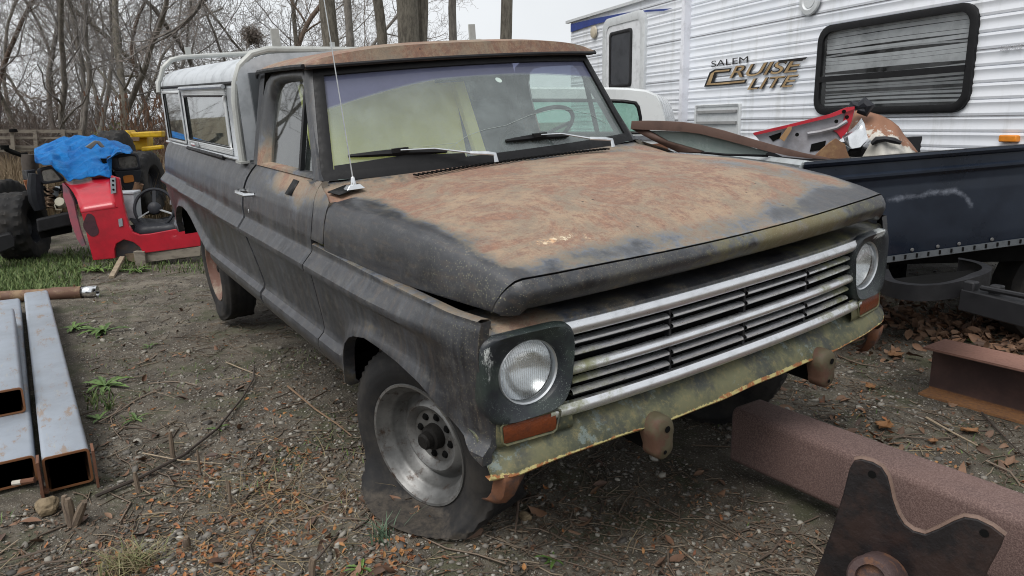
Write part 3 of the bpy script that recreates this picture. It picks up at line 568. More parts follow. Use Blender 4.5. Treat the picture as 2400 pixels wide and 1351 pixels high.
# crack
mb = MB(); rr = random.Random(3); pts = [ws(-.30, .20, .002)]; 
for u, v in ((-.22, .26), (-.1, .30), (.05, .32), (.25, .40), (.45, .43), (.62, .40), (.75, .33), (.86, .20)): pts.append(ws(u, v, .002))
mb.tube(pts, .0007, 4)
for u, v in ((-.42, .10), (-.38, .04), (-.27, .06), (-.5, .2)): mb.tube([ws(-.30, .20, .002), ws(u, v, .002)], .0005, 4)
obj('crack', mb, simple('crack_white', (.45, .5, .48), .4), wsd)
def ring(off0, off1, wi):    # gasket loop around the glass
    prm = [(u, 0) for u in np.linspace(-1, 1, 31)] + [(1, v) for v in np.linspace(.08, .92, 9)] + [(u, 1) for u in np.linspace(1, -1, 31)] + [(-1, v) for v in np.linspace(.92, .08, 9)]
    P = []
    for u, v in prm:
        c = ws(u, v); ce = ws(0, .5); iu, iv = u * (1 - wi * .75 / .80), .5 + (v - .5) * (1 - wi * (2.4 if v > .5 else 3.6)); ou, ov = u * (1 + .032), .5 + (v - .5) * 1.11
        P.append([ws(iu, iv, .002), ws(iu, iv, .012), ws(u, v, .016), ws(ou, ov, .012), ws(ou * 1.005, ov, -.02)])
    return np.array(P + [P[0]])
obj('windshield_gasket', MB().grid(ring(0, 0, .028)), M['gasket'], truck, angle=60)
strip = np.array([[ws(u, .01 + t * (.115 - .08 * abs(u + .62) / .40 * .6), .014) for t in (0, .5, 1)] for u in np.linspace(-.97, -.28, 14)]); obj('tape_strip', MB().grid(strip), M['gasket'], wsd)
# A pillars
for sgn in (-1, 1):
    P = []
    for v in np.linspace(-.06, 1.08, 10):
        a_ = ws(sgn * 1.025, v, .008); x, z = a_[0], a_[2]; wv = .848 - .235 * (z - 1.245); P.append([a_ + [-.02, -sgn * .02, -.0], a_, (x - .012, sgn * (abs(a_[1]) * .45 + (wv + .006) * .55), z), (x - .030, sgn * (wv + .006), z), (x - .055, sgn * (wv + .006), z), (x - .07, sgn * (wv - .03), z)])
    P = np.array([[np.array(q, float) for q in r] for r in P]); V = P.reshape(-1, 3); nn = len(V)
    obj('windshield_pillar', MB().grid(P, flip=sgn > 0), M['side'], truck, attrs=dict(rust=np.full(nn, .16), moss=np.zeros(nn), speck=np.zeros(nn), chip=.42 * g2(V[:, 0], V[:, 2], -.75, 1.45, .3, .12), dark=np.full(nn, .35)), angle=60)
# ---- roof
XX = np.concatenate([[-.868], np.linspace(-.872, -1.0, 6), np.linspace(-1.06, -1.62, 9), [-1.68, -1.725, -1.755, -1.77, -1.775]]); P = []
for i, x in enumerate(XX):
    row = []
    for a_ in np.linspace(-1, 1, 45):
        hw = .772 if x > -1.6 else .772 - .05 * float(ss(-1.6, -1.775, x)); fx = x + (.105 * (1 - abs(a_) ** 2.4)) * float(ss(-1.35, -.87, x))
        f_ = float(ss(-.86, -1.06, x)) ** .6; r_ = 1 - float(ss(-1.63, -1.775, x)) ** 2 * .62
        edge = 1.700; c = 1.704 + (.058 + .020 * f_) * r_; crown = (1 - abs(a_) ** 3.2) ** .75; base = edge - .0
        z = base + (c - base) * crown * (1 if x < -.87 else 1); 
        row.append((fx, hw * a_, z))
    P.append(row)
P = np.array(P)
vis = P[:1].copy(); vis[..., 2] = np.minimum(vis[..., 2], 1.712) ; front = P[0].copy()
rows0 = []
for k, (dx, dz) in enumerate([(-.03, -.020), (.004, -.018), (.012, -.008), (.008, .004)]):
    q = P[0].copy(); q[:, 0] += dx; a_ = np.linspace(-1, 1, 45); q[:, 2] = 1.700 + .010 * (1 - a_ ** 2) + dz; rows0.append(q)
P = np.concatenate([np.array(rows0), P], 0); V = P.reshape(-1, 3); x, y, z = V.T
fr_ = x - .105 * (1 - np.clip(np.abs(y) / .772, 0, 1) ** 2.4) * ss(-1.35, -.87, x)
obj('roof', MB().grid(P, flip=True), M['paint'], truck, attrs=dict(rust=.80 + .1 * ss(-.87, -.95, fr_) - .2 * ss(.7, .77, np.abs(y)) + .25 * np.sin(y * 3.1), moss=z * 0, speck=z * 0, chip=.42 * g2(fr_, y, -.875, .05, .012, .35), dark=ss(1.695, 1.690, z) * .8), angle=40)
mb = MB()
for sgn in (-1, 1): mb.tube([(-.862, sgn * .778, 1.694), (-1.0, sgn * .781, 1.697), (-1.4, sgn * .781, 1.698), (-1.58, sgn * .776, 1.697), (-1.64, sgn * .768, 1.690), (-1.70, sgn * .755, 1.672)], [.011, .011, .011, .011, .010, .006], 6)
mb.tube([(-.845 + .105 * (1 - abs(a_) ** 2.4), .772 * a_, 1.690 + .010 * (1 - a_ * a_)) for a_ in np.linspace(-1, 1, 31)], .008, 6)
obj('drip_rail', mb, M['black'], truck)
# cab back wall with rear window opening
mb = MB()
for (ya, yb, za, zb) in ((-.80, .80, .6, 1.27), (-.78, -.55, 1.27, 1.70), (.55, .78, 1.27, 1.70), (-.55, .55, 1.56, 1.74)): mb.box((-1.765, (ya + yb) / 2, (za + zb) / 2), (.02, yb - ya, zb - za))
obj('cab_back', mb, simple('cab_interior_grey', (.09, .10, .11), .7), truck)
mb = MB(); mb.box((-1.76, 0, 1.415), (.004, 1.1, .29)); obj('rear_window', mb, M['glass'], truck)
# ---- interior
inter = simple('dark_upholstery', (.035, .038, .045), .75, 0, .3, 30, .2)
mb = MB(); mb.box((-1.38, 0, .98), (.50, 1.42, .20)); mb.box((-1.63, 0, 1.22), (.16, 1.42, .50), Matrix.Rotation(-.15, 3, 'Y')); obj('bench_seat', mb, inter, truck, bevel=.04)
mb = MB(); mb.box((-1.0, 0, .72), (1.1, 1.6, .03)); obj('cab_floor', mb, M['dark'], truck)
dash = []
for t, (x, z) in enumerate([(-.60, 1.243), (-.70, 1.250), (-.76, 1.235), (-.80, 1.18), (-.79, 1.08), (-.70, 1.02)]): dash.append([(x + .03 * (1 - (y_ / .78) ** 2), y_, z) for y_ in np.linspace(-.78, .78, 17)])
obj('dashboard', MB().grid(np.array(dash)), simple('dash_green_grey', (.13, .17, .16), .6), truck)
board = NT('yellow_board'); board.set(Base_Color=board.mix(board.ramp(board.noise(6), .4, .7), (.95, .86, .24), (.88, .79, .24)), Roughness=.7)
mb = MB(); mb.box((-1.12, -.31, 1.34), (.03, .80, .58), Matrix.Rotation(math.radians(-12), 3, 'Y')); obj('yellow_board', mb, board.m, truck, bevel=.004)
mb = MB(); mb.box((-1.075, .135, 1.33), (.04, .06, .56), np.array(Matrix.Rotation(math.radians(8), 3, 'X') @ Matrix.Rotation(math.radians(-14), 3, 'Y'))); obj('yellow_lath', mb, board.m, truck, bevel=.004)
mb = MB(); a = np.linspace(0, 2 * math.pi, 33); Mw = frame((-.95, .45, 1.31), (-.62, 0, .78)); pts = [(Mw @ np.array([.205 * math.cos(t), .205 * math.sin(t), 0, 1]))[:3] for t in a]; mb.tube(pts, .011, 8, cap=False)
for t in (0.3, 2.84): mb.bar((Mw @ np.array([.2 * math.cos(t), .2 * math.sin(t), 0, 1]))[:3], (Mw @ np.array([0, 0, -.03, 1]))[:3], .03, .012)
mb.tube([(-.93, .45, 1.29), (-.75, .45, 1.12)], .03, 10); obj('steering_wheel', mb, M['black'], truck)
mb = MB(); mb.box((-1.0, 0.02, 1.62), (.05, .22, .06)); mb.tube([(-.86, .02, 1.67), (-.98, .02, 1.63)], .006, 6); obj('rear_view_mirror', mb, M['black'], truck, bevel=.012)
# ---- wipers
for (px, py), (tx, tz), (ba, bb_) in (((-.43, -.13), (-.50, 1.315), (-.71, -.30)), ((-.40, .50), (-.485, 1.31), (.0, .36))):
    yc = (ba + bb_) / 2; 
    def wpnt(y_, v, off): return ws(y_ / (.806 - .09 * v), v, off)
    arm = empty('wiper'); arm.parent = truck; e = wpnt(yc + .0, .155, .035)
    mb = MB(); mb.tube([(px, py, 1.252), (px - .01, py, 1.285), (px - .02, py - .03, 1.292), (px - .05, py - .10, 1.30)], [.011, .010, .010, .009], 8, flat=.6); mb.tube([(px - .05, py - .10, 1.30), tuple(wpnt((py - .1 + yc) / 2, .13, .045)), tuple(e)], [.010, .008, .006], 6, flat=.5); obj('wiper_arm', mb, M['alu'], arm)
    mb = MB(); Q = [wpnt(yy, .145 + .01 * math.sin(k / 8 * math.pi) + (.035 - .075 * k / 8 if ba < -.2 else .02 - .05 * k / 8) * .6, .010) for k, yy in enumerate(np.linspace(ba, bb_, 9))]
    mb.tube(Q, [.008, .013, .015, .016, .018, .016, .015, .013, .008], 6, flat=.8); mb.tube([q + np.array([.004, 0, .012 * math.sin(k / 8 * math.pi)]) for k, q in enumerate(Q)][1:-1], .005, 5); mb.box(Q[4] + np.array([.012, 0, .012]), (.02, .07, .018)); obj('wiper_blade', mb, M['gasket'], arm)
# ---- antenna
an = empty('antenna'); an.parent = truck
b0 = np.array((-.462, -.770, 1.222)); mb = MB(); mb.box(b0 + [0, 0, .006], (.05, .075, .018), taper=.6); mb.tube([b0 + [0, 0, .01], b0 + [0, 0, .045]], [.014, .007], 8); obj('antenna_base', mb, M['chrome'], an, bevel=.002)
mb = MB(); mb.tube([b0 + [0, 0, .04], b0 + [-.02, -.005, .35], b0 + [-.045, -.012, .75], b0 + [-.06, -.02, 1.0]], [.0028, .0022, .0018, .0014], 6); obj('antenna_mast', mb, M['alu'], an)
# ---- tailgate and bed floor
mb = MB(); mb.box((-4.33, 0, .95), (.05, 1.66, .60)); obj('tailgate', mb, M['black'], truck)
mb = MB(); mb.box((-3.0, 0, .80), (2.6, 1.6, .04)); obj('bed_floor', mb, M['dark'], truck)
# ---- wheels
def rotz(a): return np.array(Matrix.Rotation(a, 4, 'Z'))
tyremat = NT('old_tyre'); ty = tyremat; a_ = ty.noise(40, 6, .7); du = ty.ramp(ty.math('ADD', ty.attr('dust'), ty.math('MULTIPLY', ty.math('SUBTRACT', a_, .5), .8)), .3, .8)
ty.set(Base_Color=ty.mix(du, ty.mix(ty.ramp(ty.noise(5, 5, .7), .4, .7), (.018, .018, .019), (.042, .038, .034)), (.085, .072, .058)), Roughness=.78); ty.b.inputs['Specular IOR Level'].default_value = .25; ty.bump(ty.math('ADD', a_, ty.math('MULTIPLY', ty.noise(90, 4), .5)), .35, .004)
rimmat = NT('grey_steel_rim'); rimmat.set(Base_Color=rimmat.mix(rimmat.ramp(rimmat.noise(16, 7, .75), .52, .66), rimmat.mix(rimmat.ramp(rimmat.noise(5, 5, .6), .35, .65), (.21, .21, .205), (.085, .085, .083)), (.055, .040, .032)), Roughness=.42, Metallic=.4); rimmat.bump(rimmat.noise(60, 5), .2, .003)
redrim = simple('red_brown_rim', (.15, .075, .055), .7, .1, .3, 9, .2, col2=(.26, .22, .17))
dirt = simple('greasy_black', (.012, .011, .010), .7, 0, .3, 30, .5)
def wheel(name, c, steer, sgn, flat, rim_mat, lug=False):
    e = empty(name); e.parent = truck; Mx = frame(c, (math.sin(steer) * (-sgn), math.cos(steer) * sgn, 0) if sgn < 0 else (-math.sin(steer), math.cos(steer), 0))
    if sgn < 0: Mx = frame(c, (math.sin(steer), -math.cos(steer), 0))
    k_ = .955 if flat > -.015 else 1.
    prof = [(.218, -.085), (.235, -.098), (.27, -.112), (.31 * k_, -.115), (.345 * k_, -.105), (.362 * k_, -.090), (.375 * k_, -.078), (.378 * k_, -.04), (.378 * k_, .0), (.378 * k_, .04), (.375 * k_, .078), (.362 * k_, .090), (.345 * k_, .105), (.31 * k_, .115), (.27, .112), (.235, .098), (.218, .085)]
    dense = []
    for p, q in zip(prof[:-1], prof[1:]):
        for k in range(3): dense.append((p[0] + (q[0] - p[0]) * k / 3, p[1] + (q[1] - p[1]) * k / 3))
    dense.append(prof[-1]); P = np.array(dense)
    Minv = np.linalg.inv(Mx); up_l = Minv[:3, :3] @ np.array([.0 if False else -.0281 * 1, .0706, .997])
    ground = flat
    def fn(V):
        r = np.hypot(V[:, 0], V[:, 1]); ang = np.arctan2(V[:, 1], V[:, 0])
        # tread blocks
        tr_ = (np.abs(V[:, 2]) < .085) & (r > .36 * k_); V = V.copy(); k = np.where(tr_, (np.sin(ang * 62 + np.sign(V[:, 2]) * 1.2) > .2) * .008 + (np.abs(np.abs(V[:, 2]) - .03) < .012) * -.004, 0)
        V[:, :2] *= (1 + k / np.maximum(r, .01))[:, None]
        if ground:
            w_ = V @ Mx[:3, :3].T + Mx[:3, 3]; hgt = w_ @ np.array([-.0281, .0706, .997]); lim = ground
            over = np.clip(lim - hgt, 0, 1); prox = ss(.14, 0, hgt - lim)
            # squash against the ground and bulge outward sideways
            w_[:, 2] += over
            V2_ = (w_ - Mx[:3, 3]) @ np.linalg.inv(Mx[:3, :3]).T; s_ = np.sign(V[:, 2] + 1e-9)
            V2_[:, 2] += s_ * (.05 * prox * ss(.25, .31, r) + (.042 if ground > .03 else .0) * ss(.08, .0, hgt - lim) * ss(.27, .33, r) * ss(.02, .08, np.abs(V[:, 2])) + .75 * over * ss(.0, .05, np.abs(V[:, 2])))
            ex = np.clip(over, 0, .1); V2_[:, :2] *= 1.
            return V2_
        return V
    mb = MB(); mb.lathe([tuple(p) for p in P], Mx, 124, fn=fn); hz_ = mb.V[0] @ np.array([-.0281, .0706, .997]); obj('tyre', mb, tyremat.m, e, angle=50, attrs=dict(dust=.42 * ss(flat + .05, flat - .0, hz_) + .12))
    prof = [(.226, .075), (.236, .094), (.233, .104), (.224, .102), (.216, .088), (.210, .072), (.193, .062), (.186, .048), (.181, .015), (.170, .003), (.152, .010), (.138, .030), (.126, .036), (.112, .028), (.100, .012), (.075, .008), (.0, .008)]
    mb = MB(); mb.lathe(prof[::-1], Mx, 48); obj('rim', mb, rim_mat, e, angle=40)
    mb = MB(); mb.lathe([(.222, -.09), (.15, -.08), (.15, .0)], Mx, 24); obj('rim_barrel', mb, M['dark'], e)
    mb = MB(); mb.lathe([(.0, .075), (.024, .075), (.031, .068), (.033, .045), (.043, .040), (.047, .030), (.050, .008)], Mx, 20)
    obj('hub', mb, dirt, e)
    for k in range(8):
        t = k * math.pi / 4 + .2 + math.pi / 8; q = (Mx @ np.array([.078 * math.cos(t), .078 * math.sin(t), .008, 1]))[:3]; obj('vent_hole', MB().lathe([(0, .010), (.009, .010), (.014, .003), (.016, .001)], frame(q, Mx[:3, 2]), 10), M['dark'], e)
    return e
wheel('wheel', (.038, -.752, .352), math.radians(17), -1, .050, rimmat.m)
wheel('wheel', (0, .745, .315), math.radians(24), 1, -.012, rimmat.m)
wheel('wheel', (-3.30, -.762, .372), 0, -1, -.018, redrim)
wheel('wheel', (-3.327, .80, .355), 0, 1, -.018, redrim)
mb = MB(); mb.tube([(0, -.7, .315), (0, .7, .315)], .045, 8); mb.tube([(-3.33, -.7, .355), (-3.33, .7, .355)], .05, 8); obj('axle', mb, M['dark'], truck)
# ================================================================ CAMPER SHELL on the bed (truck frame)
shell = empty('camper_shell', mat=TM, label='ribbed aluminium camper shell with roof rack hoops on the old pickup bed', cat='camper shell')
def ribbed(name, col, rough, met, sc):
    t = NT(name); w_ = t.n('ShaderNodeTexWave', wave_type='BANDS', bands_direction='Z'); w_.inputs['Scale'].default_value = sc; t.link(t.coord(), w_.inputs[0])
    n = t.noise(10, 5, .6); t.set(Base_Color=t.mix(t.ramp(n, .35, .75), col, tuple(q * .72 for q in col)), Roughness=rough, Metallic=met); t.bump(t.math('ADD', w_.outputs['Fac'], t.math('MULTIPLY', t.noise(60, 4), .15)), .5, .006); return t.m
M['shell'] = simple('shell_skin', (.58, .61, .64), .42, .25, .18, 7, .05, col2=(.42, .445, .47)); M['ribs'] = ribbed('ribbed_aluminium', (.58, .60, .62), .38, .6, 16)
M['whiteframe'] = simple('white_frame', (.60, .62, .63), .45, .2, .15, 12)
M['shellglass'] = glass('shell_glass', (.30, .33, .33), .03, 2.3, .10)
x0, x1 = -1.80, -4.36
prof = [(.852, 1.255), (.846, 1.40), (.838, 1.645), (.843, 1.648), (.843, 1.660), (.832, 1.664)]
for a in np.linspace(0, 1, 16): prof.append((.832 - .21 * (1 - math.cos(a * math.pi / 2)) , 1.664 + .124 * math.sin(a * math.pi / 2) + (.0035 if len(prof) % 2 else 0)))
prof += [(.45, 1.790), (.2, 1.794), (0, 1.795)]
full = [(-a, b) for a, b in prof] + [(a, b) for a, b in prof[::-1][1:]]
P = np.array([[(x, w_, z + .022 * (x0 - x) / 2.46 * ss(1.25, 1.6, z)) for w_, z in full] for x in np.linspace(x0, x1, 14)]); roofpart = P[:, 5:len(full) - 5]
obj('roof', MB().grid(roofpart), M['shell'], shell, angle=25)
for sgn in (-1, 1):
    def sw(x, z): return (x, sgn * np.interp(z, [1.255, 1.40, 1.645], [.852, .846, .838]), z + .022 * (x0 - x) / 2.46 * float(ss(1.25, 1.6, z)))
    def swo(x, z, o): q = sw(x, z); return (q[0], q[1] + sgn * o, q[2])
    # wall with window openings
    mb = MB(); xs_ = [x0, -2.05, -3.36, -3.46, -4.22, x1]; zs_ = [1.250, 1.272, 1.628, 1.65]
    for i in range(5):
        for j in range(3):
            if i in (1, 3) and j == 1: continue
            mb.grid(np.array([[sw(x, z) for z in (zs_[j], zs_[j + 1])] for x in (xs_[i], xs_[i + 1])]))
    sp = obj('side_panel', mb, M['shell'], shell, solid=.006)
    for (xa, xb, big) in ((-2.05, -3.36, True), (-3.46, -4.22, False)):
        mb = MB(); fw = .075 if big else .028; fz = .040 if big else .018
        for (a, b, c, d, dp) in ((xa, xb, 1.628, 1.628 - fz, 0), (xa, xb, 1.272 + fz, 1.272, 0), (xa, xa - fw * .6, 1.628 - fz, 1.272 + fz, 0), (xb + fw * .8, xb, 1.628 - fz, 1.272 + fz, 0)):
            Q = np.array([[swo(x, z, .012 if k in (1,) else .012) for k, z in enumerate(np.linspace(c, d, 9 if big else 3))] for x in (a, b)])
            if big and abs(c - d) < .1: Q[:, 1::2, 1] += sgn * -.005
            mb.grid(Q)
        wf = obj('window', mb, M['ribs'] if False else M['whiteframe'], sp, solid=.01, angle=20)
        mb = MB(); z0_, z1_ = 1.272 + fz, 1.628 - fz; xa_, xb_ = xa - fw * .6, xb + fw * .8
        mb.add([swo(xa_, z1_, .004), swo(xb_, z1_, .004), swo(xb_, z0_, .004), swo(xa_, z0_, .004)], [(0, 1, 2, 3)]); obj('pane', mb, M['shellglass'], wf, smooth=False)
        mb = MB(); mb.tube([swo(xa_, z1_, .012), swo(xb_, z1_, .012), swo(xb_, z0_, .012), swo(xa_, z0_, .012), swo(xa_, z1_, .012)], .005, 4, cap=False); obj('pane_seal', mb, M['gasket'], wf)
        if big: mb = MB(); mb.tube([swo(-2.03, 1.640, .02), swo(-3.38, 1.640, .02)], .012, 8); obj('awning_rail', mb, M['alu'], sp)
    mb = MB(); mb.tube([swo(x0, 1.654, .004), swo(x1, 1.654, .004)], .010, 6); obj('drip_strip', mb, M['gasket'], shell)
    mb = MB(); mb.tube([swo(x0 + .01, 1.257, .012), swo(-3.0, 1.257, .012), swo(x1, 1.257, .012)], .010, 6); obj('base_rail', mb, M['alu'], shell)
    mb = MB(); mb.tube([swo(-2.25, 1.247, .016), swo(-3.4, 1.250, .016)], .015, 6); obj('base_seal', mb, M['gasket'], shell)
    mb = MB(); mb.tube([swo(-2.98, 1.292, .01), swo(-2.98, 1.292, .035)], .012, 8); mb.tube([swo(-2.95, 1.292, .038), swo(-3.06, 1.293, .038)], .012, 8); obj('latch', mb, M['chrome'], sp)
for x, nm in ((x0 + .005, 'front_panel'), (x1 - .005, 'rear_panel')):
    V = [(x, a, b + .022 * (x0 - x) / 2.46 * float(ss(1.25, 1.6, b))) for a, b in full]; mb = MB(); n_ = len(V)
    inn = [(x, v[1] * .72, 1.30 + (v[2] - 1.26) * .68) for v in V]; mb.add(V + inn, [(i, (i + 1) % n_, n_ + (i + 1) % n_, n_ + i) for i in range(n_)]); fp = obj(nm, mb, M['shell'], shell, solid=.01, smooth=False)
    mb = MB(); mb.add([inn[0], inn[5], inn[-6], inn[-1]], [(0, 1, 2, 3)]); obj('pane', mb, M['shellglass'], fp, smooth=False)
for x, zt, tabz in ((x0 - .01, 1.812, .09), (x1 + .10, 1.90, .06)):
    pts = [(x + .02, -.872, 1.25 if x > -2 else 1.64), (x + .01, -.866, 1.42 if x > -2 else 1.69), (x, -.858, 1.56 if x > -2 else 1.72), (x, -.842, zt - .16), (x, -.805, zt - .075), (x, -.735, zt - .018), (x, -.65, zt), (x, 0, zt - (.028 if x > -2 else -.01))]
    pts = pts + [(a, -b, c) for a, b, c in pts[:-1][::-1]]
    mb = MB(); mb.tube(pts, .019, 10); hp = obj('rack_hoop', mb, simple('rack_paint', (.42, .43, .41), .4, .1, .2, 12) if x > -2 else bpy.data.materials['rack_paint'], shell)
    for yy in (-.60, .60): mb = MB(); mb.box((x, yy, zt + tabz / 2 + .01), (.012, .045, tabz + .01)); obj('rack_stop', mb, bpy.data.materials['rack_paint'], hp, bevel=.002)
    if x > -2:
        for yy in (-.868, .868): mb = MB(); mb.box((x, yy, 1.25), (.11, .05, .012)); obj('rack_foot', mb, bpy.data.materials['rack_paint'], hp)
# dark rubble inside the cab and shell so the panes look into something
mb = MB(); mb.box((-2.9, .35, 1.15), (1.6, .6, .6)); setp(obj('cardboard_box', mb, simple('dark_cardboard', (.09, .07, .06), .9), bevel=.02), 'dark box standing in the pickup bed behind the shell window', 'box'); bpy.data.objects['cardboard_box'].matrix_world = TM
# ================================================================ helpers for things away from the truck
def hdir(px): d = ray((px, 300)); d[2] = 0; return d / np.linalg.norm(d)
class Plane:     # upright plane at horizontal distance D on the bearing of column px, turned by ang
    def __init__(s, px, D, ang=0):
        f_ = hdir(px); s.A = np.array([CAMW[0], CAMW[1], 0]) + f_ * D; c, q = math.cos(math.radians(ang)), math.sin(math.radians(ang))
        s.n = np.array([f_[0] * c - f_[1] * q, f_[0] * q + f_[1] * c, 0]); s.r = np.array([s.n[1], -s.n[0], 0]); s.A[2] = 0
    def p(s, px, off=0): d = ray(px); return CAMW + d * (np.dot(s.A + s.n * off - CAMW, s.n) / np.dot(d, s.n))
    def P(s, L, off=0): return np.array([s.p(q, off) for q in L])
    def slab(s, mb, L, t, off=0):
        V = s.P(L, off); n = len(V); B = V + s.n * t
        return mb.add(np.concatenate([V, B]), [tuple(range(n)), tuple(range(n, 2 * n))[::-1]] + [(i, n + i, n + (i + 1) % n, (i + 1) % n) for i in range(n)])
def ground_at(px): return onz(px, 0.)
M['redpaint'] = simple('red_paint', (.42, .010, .022), .28, 0, .3, 5, .03, col2=(.30, .008, .018), thr=(.5, .8))
def redm():
    t = NT('scuffed_red_paint'); n = t.noise(4, 6, .7); f = t.noise(20, 6, .75); c = t.mix(t.ramp(n, .4, .7), (.47, .008, .025), (.33, .008, .02))
    c = t.mix(t.ramp(t.math('ADD', t.attr('dark'), t.math('MULTIPLY', t.math('SUBTRACT', f, .5), .8)), .45, .6), c, (.03, .022, .03)); c = t.mix(t.ramp(t.noise(9, 7, .8), .68, .71), c, (.30, .22, .2))
    t.set(Base_Color=c, Roughness=.33); t.b.inputs['Coat Weight'].default_value = .3; return t.m
M['red'] = redm()
M['pinkred'] = simple('faded_red_inner', (.35, .09, .12), .5, 0, .4, 8, .1, col2=(.16, .10, .12))
M['plastic'] = simple('grey_plastic', (.40, .42, .45), .5); M['blackpl'] = simple('black_plastic', (.024, .026, .032), .42, 0, .3, 9, .1)
M['wood'] = simple('grey_wood', (.24, .21, .17), .85, 0, .4, 9, .4, col2=(.13, .11, .09), nsc=(.3, 1, 3)); M['steel'] = simple('bare_steel', (.32, .35, .38), .45, .4, .3, 9, .1)
M['spring'] = simple('rusty_spring', (.17, .11, .07), .8)
# ---- red body section
pl = Plane(300, 8.75, -16); tub = empty('car_body_section', tuple(pl.p((300, 600)) * [1, 1, 0]), 'scuffed red cut off car body section lying left of the pickup', 'car body')
def sub(name, mb, mat, par, **k): o = obj(name, mb, mat, None, **k); o.parent = par; o.matrix_parent_inverse = par.matrix_world.inverted() if par.matrix_world != Matrix.Identity(4) else Matrix.Translation(-Vector(par.location)); return o
mb = MB(); side = [(190, 500), (196, 520), (204, 555), (218, 611), (270, 606), (268, 585), (272, 572), (290, 562), (312, 568), (328, 580), (336, 594), (470, 577), (470, 527), (350, 549), (327, 551), (311, 545), (302, 530), (295, 505), (288, 475), (279, 418), (259, 412), (262, 440), (272, 486)]
pl.slab(mb, side, .05); V = np.concatenate(mb.V); dk = np.zeros(len(V))
sp_ = sub('side_panel', mb, M['red'], tub, smooth=False, attrs=dict(dark=dk), bevel=.006)
for q in ((213, 528, 17, 26), ):
    mb = MB(); a = np.linspace(0, 2 * math.pi, 18)[:-1]; L_ = [(q[0] + q[2] * math.cos(t) * (1 + .2 * math.sin(3 * t)), q[1] + q[3] * math.sin(t) + 8 * math.cos(t)) for t in a]; pl.slab(mb, L_, .003, -.004); sub('dark_patch', mb, simple('smoky_patch', (.05, .012, .02), .6, 0, .5, 20, .2), sp_, smooth=False)
# curved top of the section
rowsT = []
fr0 = [(190, 500), (187, 488), (181, 470), (172, 452), (161, 438), (148, 428)]; fr1 = [(276, 487), (272, 474), (269, 456), (265, 440), (262, 427), (258, 414)]
for k, (a, b) in enumerate(zip(fr0, fr1)):
    off = .62 * (k / 5) ** 1.6; rowsT.append([pl.p((a[0] + (b[0] - a[0]) * t, a[1] + (b[1] - a[1]) * t), off) for t in np.linspace(0, 1, 8)])
sub('wheel_arch_top', MB().grid(np.array(rowsT)), M['red'], tub, attrs=dict(dark=np.zeros(48)), solid=.012, angle=60)
mb = MB(); pl.slab(mb, [(146, 430), (160, 446), (172, 470), (178, 500), (188, 540), (200, 575), (192, 578), (180, 560), (165, 520), (158, 490), (148, 460)], .04, .30); sub('inner_flange', mb, M['pinkred'], tub, smooth=False)
mb = MB(); pl.slab(mb, [(213, 405), (258, 414), (275, 418), (262, 425), (216, 428)], .03, .62); sub('corner_gusset', mb, M['red'], tub, smooth=False, attrs=dict(dark=np.zeros(10)))
mb = MB(); pl.slab(mb, [(258, 418), (270, 416), (272, 452), (260, 455)], .012, -.014); hp_ = sub('hinge_plate', mb, M['steel'], tub, smooth=False)
for q in ((265, 424), (265, 434), (266, 445)): mb = MB(); mb.lathe([(0, .001), (.012, .001)], frame(pl.p(q, -.016), -pl.n), 10); sub('hole', mb, M['dark'], hp_)
mb = MB(); pl.slab(mb, [(277, 514), (286, 512), (288, 530), (279, 532)], .01, -.01); sub('latch_plate', mb, M['steel'], tub, smooth=False)
mb = MB(); pl.slab(mb, [(270, 571), (290, 561), (314, 568), (334, 590), (334, 598), (270, 604)], .02, .12); sub('torn_patch', mb, simple('bare_primer', (.10, .10, .11), .7, 0, .4, 10, .3, col2=(.16, .12, .10)), tub, smooth=False)
mb = MB(); pl.slab(mb, [(300, 530), (430, 500), (470, 505), (470, 560), (310, 560)], .03, .75); sub('floor_pan', mb, M['blackpl'], tub, smooth=False)
mb = MB(); Q = [[pl.p(a, o_) for a, o_ in (((303, 512), .35), ((340, 514), .45), ((380, 516), .5), ((430, 508), .5))], [pl.p(a, o_) for a, o_ in (((318, 532), .1), ((350, 534), .12), ((395, 530), .12), ((440, 520), .12))], [pl.p(a, o_) for a, o_ in (((312, 548), .06), ((350, 550), .06), ((395, 543), .06), ((450, 535), .06))]]
sub('floor_mat', mb.grid(np.array(Q)), M['blackpl'], tub, solid=.02)
mb = MB(); c = pl.p((362, 488), .30); Mw = frame(c, -pl.n + np.array([0, 0, .35])); a = np.linspace(0, 2 * math.pi, 29); mb.tube([(Mw @ np.array([.205 * math.cos(t), .215 * math.sin(t), 0, 1]))[:3] for t in a], .017, 8, cap=False); sw_ = sub('steering_wheel', mb, M['blackpl'], tub)
mb = MB(); mb.lathe([(0, .03), (.05, .028), (.068, .015), (.07, -.02)], Mw, 18); sub('horn_pad', mb, M['blackpl'], sw_)
for t in (math.pi / 2, math.pi * 1.18, -math.pi * .12): mb = MB(); mb.bar((Mw @ np.array([.05 * math.cos(t), .05 * math.sin(t), 0, 1]))[:3], (Mw @ np.array([.2 * math.cos(t), .2 * math.sin(t), 0, 1]))[:3], .035, .012); sub('spoke', mb, M['alu'] if t != math.pi / 2 else M['blackpl'], sw_)
for L_, mt in (([(425, 490), (440, 478), (462, 500), (450, 512)], 'red'), ([(398, 470), (470, 478), (470, 486), (398, 480)], 'alu'), ([(430, 505), (470, 515), (470, 530), (436, 522)], 'red')):
    mb = MB(); pl.slab(mb, L_, .05, .55); sub('inner_bracket', mb, M[mt], tub, smooth=False, attrs=dict(dark=np.zeros(8)))
